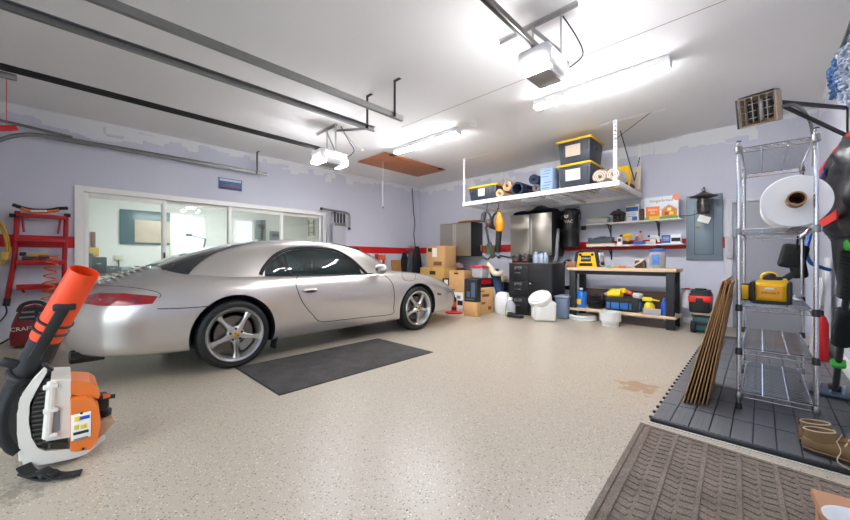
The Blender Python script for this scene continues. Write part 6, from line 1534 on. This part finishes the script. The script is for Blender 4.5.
# tube and nozzle
ax0 = at_x(17, 398, bx - .20); ax1 = at_x(51, 329, bx - .02); ax2 = at_x(85, 271, bx + .10)
W(t).tube([ax0, ax0.lerp(ax1, .25), ax1], [.064, .062, .056], 28, False, True).build('blower_tube', BB, t)
dn = (ax2 - ax1).normalized()
nz_ = W(t)
def circ(c, d_, r_, n_=36):
    u = d_.cross(Vector((1, 0, 0))).normalized(); v = d_.cross(u); return [c + (u * math.cos(2 * math.pi * i / n_) + v * math.sin(2 * math.pi * i / n_)) * r_ for i in range(n_)]
nz_.loft([circ(ax1 - dn * .05, dn, .058), circ(ax1, dn, .060), circ(ax2, dn, .058), circ(ax2, dn, .054), circ(ax1 + dn * .05, dn, .052)], False); nz_.build('orange_nozzle', NOZ, t)
for f in (.0, .045): W(t).tube(circ(ax1 + dn * f, dn, .062, 28), .007, 6, True).build('clamp_ring', BB, t)
e = ax1 + Vector((.062, 0, 0)); W(t).beam(e - dn * .16, e + dn * .13, .045, .02, .01, (1, 0, 0)).build('clamp_latch', BB, t)
e = e + dn * .13; W(t).beam(e - Vector((0, .04, .0)), e + Vector((0, .04, -.0)), .035, .02, .01, (1, 0, 0)).build('clamp_lever', BB, t)
# lower elbow, control cable bracket, harness
el = [at_x(17, 398, bx - .20), at_x(9, 414, bx - .22), at_x(12, 432, bx - .24), at_x(26, 438, bx - .24)]
W(t).tube(cat_rom(el, 5), [.066] * 16, 20).build('elbow', BB, t)
q = ax0.lerp(ax1, .36); W(t).tube(circ(q, dn, .068, 26), .013, 8, True).build('hose_clamp', BB, t)
W(t).beam(at_x(43, 363, bx + .07), at_x(53, 370, bx + .07), .05, .012, .004).build('clamp_tab', BB, t)
W(t).beam(at_x(0, 361, bx), at_x(18, 365, bx), .03, .04, .01).build('handle_arm', BB, t)
def bandy(pts, w_, nm='harness_strap', m_=None, up=(0, 0, 1), th=.008):
    pts = cat_rom(pts, 5); mb = W(t)
    for i in range(len(pts) - 1): mb.beam(pts[i], pts[i + 1], w_ if abs(Vector(up).x) < .5 else th, th if abs(Vector(up).x) < .5 else w_, 0, up)
    return mb.build(nm, m_ or NY, t)
W(t).tube(cat_rom([at_x(24, 382, bx - .05), at_x(12, 392, bx + .0), at_x(4, 412, bx + .02), at_x(3, 432, bx + .02), at_x(9, 447, bx + .02), at_x(17, 452, bx + .02)], 6), .02, 10).build('shoulder_strap', NY, t, 60)
bandy([(bx + .04, yz(24, 452)[0], .06), (bx + .08, yz(32, 458)[0], .03), (bx + .12, yz(45, 456)[0], .035), (bx + .16, yz(58, 462)[0], .018), (bx + .18, yz(68, 464)[0], .014), (bx + .19, yz(80, 464)[0], .012)], .05)
bandy([(bx + .05, yz(22, 457)[0], .035), (bx + .09, yz(36, 462)[0], .014), (bx + .15, yz(50, 465)[0], .012), (bx + .17, yz(56, 466)[0], .03), (bx + .15, yz(52, 462)[0], .04)], .035)
W(t).box((bx + .12, yz(46, 462)[0], .03), (.06, .05, .025), (0, R(10), R(20)), .008).build('buckle', BB, t)
# ------------------------------------------------------------------ red folding ladder on the wall
lx = -6.80
t = thing('ladder', 'red folding step ladder hung on the left wall above the dark red compressor', 'ladder', (lx, -.2, .45))
LR = pm('ladder_red', (176, 24, 28), .42, .1, var=.1)
A = lambda px, py: at_x(px, py, lx)
W(t).tube([A(17.5, 211), A(14.5, 258), A(7.5, 298)], .026, 10).build('side_rail', LR, t)
W(t).tube([A(66.5, 214), A(64.5, 258), A(63.5, 300)], .026, 10).build('side_rail', LR, t)
W(t).tube([A(22, 214), A(24, 232)], .012, 8).build('brace', LR, t); W(t).tube([A(61, 217), A(58, 234)], .012, 8).build('brace', LR, t)
for k, (yl, yr) in enumerate(((213.5, 217.5), (238, 241), (260, 262.5), (284, 285.5))):
    a = A(17, yl); b = A(65.5, yr); dpt = .13 if k else .10
    st_ = W(t).bb((lx - .02, a.y, min(a.z, b.z) - .03), (lx + dpt, b.y, max(a.z, b.z) - .012), .006).build('tread', LR, t)
    W(t).bb((lx + dpt, a.y, a.z - .045), (lx + dpt + .008, b.y, a.z + .0), .003).build('tread_lip', LR, st_)
for px, py in ((18.5, 284), (63.5, 285)):
    a = A(px, py); W(t).beam((lx + .06, a.y, a.z - .02), (lx, a.y + (.05 if px < 30 else -.05), a.z - .11), .012, .02).build('brace', LR, t)
a = A(7.5, 298); b = A(6, 306); W(t).cyl(a, b, .03, .032, 10).build('rubber_foot', BLACK, t)
a = A(63.5, 299.9); W(t).cyl(a, a - Vector((0, 0, .07)), .03, .032, 10).build('rubber_foot', BLACK, t)
for px in (17.5, 66.5): a = A(px, 213); W(t).cyl((lx, a.y, a.z - .1), (XL + .005, a.y, a.z - .06), .012, .012, 8).build('wall_hook', BLACK, t)
# curved padded bar on the top
lx2 = lx + .05
t = thing('padded_bar', 'long black and orange curved bar lying across the top of the red ladder', 'bar', (lx2, -.2, 1.62))
A2 = lambda px, py: at_x(px, py, lx2)
tz = A2(40, 211).z
zt_ = A2(17, 213.5).z + .012
pts = [A2(12.5, 204.5), A2(20, 207), A2(30, 209.5), A2(40, 210.3), A2(50, 210), A2(60, 208.4), A2(68, 208.2)]
W(t).tube(cat_rom(pts, 5), [.022] * 31, 8).build('curved_bar', BLACK, t)
pts2 = [A2(21, 208.5), A2(30, 211), A2(40, 211.8), A2(50, 211.6), A2(59.5, 210.3)]
W(t).tube(cat_rom([p_ + Vector((.02, 0, 0)) for p_ in pts2], 5), .018, 8).build('orange_inlay', ORANGE, t)
for px in (33, 37, 41, 45): a = A2(px, 211.2); W(t).box((lx2 + .04, a.y, a.z), (.006, .035, .024), None, .002).build('white_mark', PAPER, t)
for px in (13, 67.5): a = A2(px, 215.5); W(t).cyl((lx2 + .02, a.y - .03, a.z), (lx2 + .02, a.y + .03, a.z), .025, .025, 10).build('end_grip', BLACK, t)
# things on its treads
A3 = lambda px, py: at_x(px, py, lx + .06)
a = A3(36, 257.5)
t = thing('sander', 'grey and yellow power tool resting on a tread of the red ladder', 'power tool', (lx + .06, a.y, A(30, 261).z))
MB().box((0, 0, .035), (.10, .24, .05), None, .012).build('tool_base', DG, t); MB().box((0, .01, .075), (.08, .20, .04), (R(6), 0, 0), .015).build('yellow_shell', pm('dull_yellow', (206, 170, 70), .45), t); MB().box((0, -.11, .09), (.03, .06, .05), None, .012).build('grip', BLACK, t)
# coiled orange air hose
t = thing('air_hose', 'springy orange coiled air hose hanging down from a ladder tread', 'hose', (lx + .20, -.1, .7))
pts = []; n_ = 150
top_ = at_x(52, 257, lx + .22); bot_ = at_x(47, 306, lx + .22)
for i in range(n_ + 1):
    f = i / n_; a = 2 * math.pi * 6.5 * f; c = top_.lerp(bot_, f)
    pts.append((c.x + .045 * math.sin(a), c.y + .055 * math.cos(a), c.z))
W(t).tube(pts, .009, 6).build('coil', pm('orange_hose', (226, 92, 30), .4), t)
W(t).tube(cat_rom([pts[0], (lx + .18, top_.y - .1, top_.z + .02), (lx + .12, top_.y - .14, A(30, 260.5).z + .012), (lx + .08, top_.y - .2, A(30, 260.5).z + .012)], 5), .009, 6).build('hose_tail', MATS['orange_hose'], t)
# compressor
cxx = -6.05; ca = at_x(9, 345, cxx); cb = at_x(60, 345, cxx)
t = thing('air_compressor', 'dark red portable air compressor with black handle on the floor under the ladder', 'compressor', (cxx - .18, (ca.y + cb.y) / 2, 0))
CR = pm('maroon_plastic', (126, 26, 32), .4, var=.08)
prof = [(9.5, 346.5), (8.5, 338), (11, 325), (16, 314), (24, 307), (34, 304.5), (46, 307), (55, 314), (60, 325), (62, 338), (61, 346.5)]
pp = [(at_x(a, b, cxx).y, max(.02, at_x(a, b, cxx).z)) for a, b in prof]; cyc = sum(p_[0] for p_ in pp) / len(pp)
W(t).loft([[(x_, cyc + (a - cyc) * k_, .02 + (b - .02) * k_) for a, b in pp] for x_, k_ in ((cxx - .34, .86), (cxx - .28, .96), (cxx - .05, 1.0), (cxx - .015, .97), (cxx, .90))]).build('shroud', CR, t, 50)
pan = [(17, 319), (21, 311.5), (28, 307.5), (36, 306.5), (46, 308), (52, 315), (52, 320), (34, 320)]
W(t).prism([(at_x(a, b, cxx).y, at_x(a, b, cxx).z) for a, b in pan], 'x', cxx - .03, cxx + .012).build('control_panel', BLACK, t, 20)
for (px, py, w_) in ((28, 312, .10), (27, 317, .12), (42, 312.5, .05)): q = at_x(px, py, cxx); W(t).box((cxx + .014, q.y, q.z), (.006, w_, .018), None, .002).build('panel_print', pm('grey_print', (130, 130, 134), .7), t)
hpts = [at_x(18, 312, cxx - .05), at_x(22, 305.5, cxx - .05), at_x(30, 302.5, cxx - .05), at_x(40, 302.3, cxx - .05), at_x(48, 306, cxx - .05), at_x(53, 312, cxx - .05)]
W(t).tube(cat_rom(hpts, 5), .02, 10).build('handle', BLACK, t)
q = at_x(33.5, 328, cxx); text_part('lettering', 'CRAFTSMAN', .062, FX(cxx + .004, q.y, q.z), PAPER, t, .002)
for px in (13, 56): q = at_x(px, 345, cxx); W(t).cyl((cxx - .2, q.y - .02, .03), (cxx - .2, q.y + .02, .03), .03, .03, 12).build('foot', BLACK, t)
W(t).tube(cat_rom([(cxx - .2, ca.y, .1), (cxx - .25, ca.y - .12, .02), (cxx - .3, ca.y - .3, .012), (cxx - .4, ca.y - .5, .012)], 6), .01, 6).build('power_cord', BLACK, t)
# yellow cords at the left edge of the wall
t = thing('extension_cord', 'tan and yellow bundle of cords hung on the wall left of the ladder', 'cord', (-6.8, -.55, 1.2))
for k, c in enumerate(((190, 150, 60), (214, 170, 70), (160, 120, 50), (206, 160, 50))):
    y0_ = at_x(2 + k, 230, -6.8).y
    W(t).tube(cat_rom([(-6.84, y0_ - .12, 1.50), (-6.80 + .01 * k, y0_ - .04, 1.48), (-6.78, y0_ + .02, 1.30), (-6.79, y0_ + .035, 1.10), (-6.80, y0_ - .02, .95), (-6.81, y0_ - .08, .98)], 6), .012, 6).build('cord_strand', pm('cord_%d' % c[0], c, .6), t)
W(t).cyl((-6.83, at_x(3, 230, -6.8).y - .06, 1.47), (-6.879, at_x(3, 230, -6.8).y - .06, 1.49), .012, .012, 8).build('hook', STEEL, t)
a = at_x(5, 256, -6.78); W(t).box((-6.77, a.y, a.z), (.05, .06, .1), None, .012).build('plug', pm('dull_yellow', (206, 170, 70), .45), t)
t = thing('wall_cable', 'thin black cable hanging down the wall below the ladder foot', 'cable', (-6.85, -.5, .6))
a = A(6, 306); W(t).tube(cat_rom([(-6.79, a.y, a.z), (-6.82, a.y + .0, a.z - .1), (-6.84, a.y - .07, a.z - .22), (-6.86, a.y - .14, a.z - .3)], 6), .008, 6).build('cable_run', BLACK, t)
# small picture sign
a = at_x(218.6, 178.2, -6.87); b = at_x(242, 190.5, -6.87)
t = thing('wall_sign', 'small blue landscape sign on the wall over the glass doors', 'sign', (-6.875, (a.y + b.y) / 2, (a.z + b.z) / 2))
w_ = b.y - a.y; hh = .20
MB().box((0, 0, 0), (.012, w_, hh), None, .002).build('sign_plate', pm('sign_blue', (52, 96, 150), .45, var=.15, scale=30), t)
MB().box((.007, 0, hh * .34), (.002, w_ * .9, hh * .2)).build('white_print', pm('sign_sky', (196, 206, 220), .5, var=.3, scale=60), t)
for k in range(3): MB().box((.0075, (-.3 + .28 * k) * w_, -hh * .18), (.002, w_ * .18, hh * .22), None, .001).build('print_patch', pm('sign_red_brown', (140, 70, 80), .5, var=.3, scale=60), t)
MB().box((.007, 0, -hh * .38), (.002, w_ * .96, hh * .14)).build('dark_band', pm('sign_navy', (34, 46, 76), .5), t)
# chrome bar and grey cloths on the wall
lx = -6.72
A = lambda px, py: at_x(px, py, lx)
t = thing('hanging_rail', 'bent grey metal rail on the wall beside the glass doors, draped with pale strips', 'rail', (lx, 4.2, 2.1))
W(t).tube(cat_rom([A(321.5, 208.5), A(330, 210), A(340, 211.5), A(346, 212.6), A(349, 214.5), A(349.6, 219), A(349.3, 228.5)], 6), .024, 10).build('bent_rail', pm('grey_tube', (146, 142, 136), .35, .7), t)
for px in (321.5, 349.3): a = A(px, 208.5 if px < 330 else 228.5); W(t).cyl(a - Vector((0, .0, .03)), a + Vector((0, 0, .02)), .03, .03, 10).build('end_cap', BLACK, t)
a = A(338, 211.5); W(t).cyl(a, (XL, a.y, a.z), .02, .02, 8).build('wall_mount', DARKSTEEL, t)
CLT = pm('pale_grey_slat', (178, 178, 184), .55, .1, var=.08)
b0_ = A(346, 224)
W(t).bb((lx - .03, A(333, 222).y, b0_.z - .05), (lx + .02, A(345.5, 223).y, b0_.z + .01), .006).build('cross_rail', MATS['grey_tube'], t)
for k in range(4):
    y_ = A(334.8 + 3.1 * k, 215).y; W(t).bb((lx - .01, y_ - .02, b0_.z + .0), (lx + .014, y_ + .02, A(334, 212.5).z), .008).build('black_clip', BLACK, t)
    y2_ = A(334.0 + 3.6 * k, 240).y
    vs = [(lx + .012 * math.sin(3 * q_), y_ + (y2_ - y_) * q_ / 8 - .045, b0_.z - .04 - .15 * q_) for q_ in range(9)]; ve = [(x_, y_ + .085, z_) for x_, y_, z_ in vs]
    mb = W(t); mb.add(vs + ve, [[i, i + 1, 9 + i + 1, 9 + i] for i in range(8)]); vs2 = [(x_ - .012, y_, z_) for x_, y_, z_ in vs + ve]; mb.add(vs2, [[i, 9 + i, 9 + i + 1, i + 1] for i in range(8)]); mb.build('hanging_strip', CLT, t, 60)
W(t).tube(cat_rom([A(332.5, 212), A(329.5, 216), A(328, 228), A(326.5, 244)], 6), .02, 8).build('grey_tube_leg', MATS['grey_tube'], t)
# gear on the red stripe further along
def hang_tool(px, y0p, y1p, cols, label):
    a = at_x(px, y0p, -6.82); b = at_x(px, y1p, -6.82); t = thing('hand_tool', label, 'tool', (-6.82, a.y, b.z), 0, 'tools hung along the left wall')
    W(t).cyl((-6.82, a.y, b.z), (-6.82, a.y, a.z), .03, .03, 10).build('tool_shaft', cols[0], t); W(t).box((-6.81, a.y, a.z - .07), (.05, .10, .14), None, .02).build('tool_grip', cols[1], t)
    W(t).cyl((-6.82, a.y, a.z - .02), (XL + .001, a.y, a.z - .02), .01, .01, 8).build('peg', STEEL, t)
hang_tool(357, 247.5, 253, (BLACK, BLACK), 'small black tool on a peg at the near end of the long red stripe')
hang_tool(360.5, 251, 261, (RED, BLACK), 'red and black tool hung just right of the car mirror')
hang_tool(376.5, 254, 266, (BLACK, RED), 'dark tool with a red grip hung left of the orange and white one')
hang_tool(381, 254.5, 270, (PAPER, ORANGE), 'orange and white tool hung above the car bonnet')
hang_tool(383.5, 255, 264, (RED, ORANGE), 'short orange tool hung right of the orange and white one')
a = at_x(391.5, 262, -6.80); b = at_x(408.5, 262, -6.80)
solo(MB().box((-6.78, (a.y + b.y) / 2, at_x(400, 268, -6.8).z), (.03, b.y - a.y, .42), (0, R(-4), 0), .003), 'fibreboard_sheet', pm('brown_fibreboard', (176, 126, 72), .8, var=.1), 'brown board leaning on the left wall behind the car bonnet', 'board', (-6.78, (a.y + b.y) / 2, at_x(400, 268, -6.8).z - .2))
solo(MB().bb((-6.86, a.y, 0), (-6.6, b.y, at_x(400, 268, -6.8).z - .215), .01), 'storage_chest', DG, 'dark chest on the floor behind the car, carrying a brown board', 'chest', (-6.7, (a.y + b.y) / 2, 0))
random.seed(5)
for k, (px, top_, bot_, w_, nm) in enumerate(((404.5, 252.5, 276, .28, 'black jacket hung left of the grey one, below the red stripe'), (411, 250, 279, .26, 'dark grey jacket hung in the corner between two black ones'), (417, 246.5, 279, .3, 'black jacket hung in the corner beside the brown carton'))):
    xx = -6.79 + .1 * k; a = at_x(px, top_, xx); b = at_x(px, bot_, xx); rings = []
    yy = min(a.y, 6.62)
    for q_ in range(7):
        f = q_ / 6; z_ = a.z + (b.z - a.z) * f; ww = w_ * (.35 + .75 * min(1, f * 2.5)) * .5
        rings.append([(xx + .05 * math.cos(c_) * (1 + .3 * math.sin(4 * c_ + k)), yy + ww * math.sin(c_), z_) for c_ in [2 * math.pi * i / 22 for i in range(22)]])
    t = thing('jacket', nm, 'clothes', (xx, yy, b.z), 0, 'jackets hung in the corner')
    W(t).loft(rings).build('garment', pm('black_cloth', (24, 24, 27), .8, var=.15) if k != 1 else pm('grey_cloth', (74, 78, 88), .8, var=.15), t, 60)
    W(t).cyl((xx, yy, a.z - .03), (XL + .002, yy, a.z + .0), .012, .012, 8).build('hook', STEEL, t)
# cable in the corner
a = at_x(410.5, 193, -6.865); b = at_x(416, 246, -6.865)
t = thing('corner_cable', 'thin black cable hanging down the wall near the far corner', 'cable', (-6.86, 6.7, 1.4))
W(t).tube(cat_rom([(-6.868, 6.62, 2.93), (-6.862, 6.64, 2.7), (-6.868, 6.68, 2.3), (-6.862, 6.72, 2.0), (-6.868, 6.69, 1.7), (-6.866, 6.74, 1.36)], 6), .011, 6).build('cable_run', BLACK, t)
W(t).box((-6.866, 6.62, 2.93), (.02, .03, .04), None, .005).build('clip', BLACK, t)
# ------------------------------------------------------------------ what stands in the next room
fxn = NX + .02
N_ = lambda px, py, x_=NX: at_x(px, py, x_)
a = N_(119.5, 209); b = N_(159.5, 245)
t = thing('wall_screen', 'dark teal rectangular board on the far wall of the next room', 'board', (NX + .03, (a.y + b.y) / 2, (a.z + b.z) / 2))
W(t).bb((NX + .005, a.y, b.z), (NX + .04, b.y + .25, a.z), .004).build('board_face', pm('dark_teal_board', (70, 104, 108), .25, var=.06), t)
q = N_(140, 233); W(t).bb((NX + .041, q.y - .1, b.z + .05), (NX + .046, b.y + .2, a.z - .22), .002).build('pale_patch', pm('warm_pale_patch', (206, 190, 168), .5, var=.2, scale=4), t)  # paler warm rectangle on the board face
# bright glazed door
for k, (p0, p1) in enumerate((((173, 216), (203, 262)), ((236, 221), (251, 262)))):
    a = N_(*p0); b = N_(*p1)
    d = struct(MB().bb((NX, a.y - .07, 0), (NX + .05, b.y + .07, a.z + .07), .005).build('door_%d' % (k + 4), TRIMW))
    MB().bb((NX + .05, a.y, .2), (NX + .056, b.y, a.z)).build('pane', pm('daylit_door_glass', (196, 224, 236), .3, var=.03, scale=2, emit=.3), d)
t = thing('floor_lamp', 'thin articulated work lamp standing in the next room', 'lamp', (-9.2, 2.0, 0))
q0 = at_x(189, 235, -9.2); q1 = at_x(205.5, 239, -9.2); q2 = at_x(203, 252, -9.2)
MB().lathe([(.16, 0), (.16, .02), (.02, .03)], Matrix.Translation((0, 0, 0)), 20).build('lamp_base', DG, t)
t.location = (-9.2, q2.y, 0)
W(t).tube([(-9.2, q2.y, .02), q2, q1], .02, 8).build('pole', STEEL, t); W(t).tube([q1, q0], .015, 8).build('arm', STEEL, t); W(t).box(q0, (.06, .12, .05), None, .015).build('lamp_head', DG, t)
a = N_(84, 262); 
t = thing('work_table', 'cluttered dark work table in the next room behind the left glass panel', 'table', (-9.9, at_x(100, 275, -9.9).y, 0))
a = at_x(84, 272, -9.6); b = at_x(150, 272, -9.6); zt_ = .72
W(t).bb((-10.3, a.y - .1, zt_ - .04), (-9.5, b.y, zt_), .005).build('table_top', pm('grey_table_top', (96, 100, 98), .5), t)
for x_ in (-10.25, -9.57):
    for y_ in (a.y - .04, b.y - .06): W(t).bb((x_, y_, 0), (x_ + .05, y_ + .05, zt_ - .04)).build('leg', BLACK, t)
for k, (px, hh, w_, c, nm) in enumerate(((87, .42, .18, (70, 84, 82), 'tall grey green case on the work table in the next room'), (98.5, .34, .24, (52, 62, 62), 'dark green case on the work table in the next room'), (112, .16, .22, (90, 96, 98), 'low grey tray on the work table in the next room'), (126, .14, .2, (150, 156, 160), 'pale instrument on the work table in the next room'))):
    y_ = at_x(px, 270, -9.9).y; t2 = thing('equipment_case', nm, 'case', (-9.9, y_, zt_), 0, 'cases on the table in the next room')
    MB().box((0, 0, hh / 2), (.3, w_, hh), None, .02).build('case_body', pm('case_%d' % k, c, .5), t2); MB().box((.152, 0, hh * .6), (.012, w_ * .3, .03), None, .004).build('latch', STEEL, t2)
q = N_(93, 247, NX); 
t = thing('hand_saw', 'long handled tool with a yellow head hung on the far wall of the next room', 'tool', (NX + .03, q.y, 1.0))
W(t).bb((NX + .004, q.y - .04, 1.05), (NX + .03, q.y + .04, N_(93, 232).z), .004).build('tool_handle', pm('mid_brown_wood', (130, 90, 60), .6), t); q = N_(90.5, 252); W(t).bb((NX + .004, q.y - .14, q.z - .1), (NX + .06, q.y + .14, q.z + .1), .03).build('tool_head', pm('dull_yellow', (206, 170, 70), .45), t)
q = N_(118.5, 258); t = thing('wall_outlet', 'pale outlet with a hanging cord on the far wall of the next room', 'outlet', (NX + .01, q.y, q.z))
MB().box((.005, 0, 0), (.02, .16, .12), None, .006).build('plate', pm('beige_plate', (206, 206, 170), .5), t); MB().tube([(.02, 0, -.05), (.02, .01, -.3), (.02, -.01, -.6)], .01, 6).build('cord', BLACK, t)
for k, (px, py, w_, hh) in enumerate(((259, 224, .22, .55), (262, 226, .16, .7), (274, 232, .30, .4))):
    q = N_(px, py + 6); t = thing('wall_gear', ('left of the dark grey items hung beyond the third glass panel', 'narrow dark item hung in the middle beyond the third glass panel', 'grey item hung lowest on the right beyond the third glass panel')[k], 'equipment', (NX + .05, q.y, q.z), 0, 'gear hung in the next room')
    MB().box((0, 0, 0), (.08, w_, hh), None, .02).build('gear_body', pm('gear_grey', (110, 122, 118), .5, var=.2, scale=12), t); MB().box((.045, 0, hh * .2), (.01, w_ * .6, hh * .2), None, .003).build('gear_panel', DG, t)
a = at_y(313, 228, 5.5); t = thing('wall_rack', 'small grey rack on the end wall seen through the rightmost glass panel', 'rack', (a.x, 5.44, a.z))
for dx in (-.16, .16): MB().box((dx, 0, 0), (.02, .04, .5), None, .004).build('upright', STEEL, t)
for dz in (-.15, 0.0, .15): MB().box((0, 0, dz), (.34, .04, .02), None, .004).build('rung', STEEL, t)
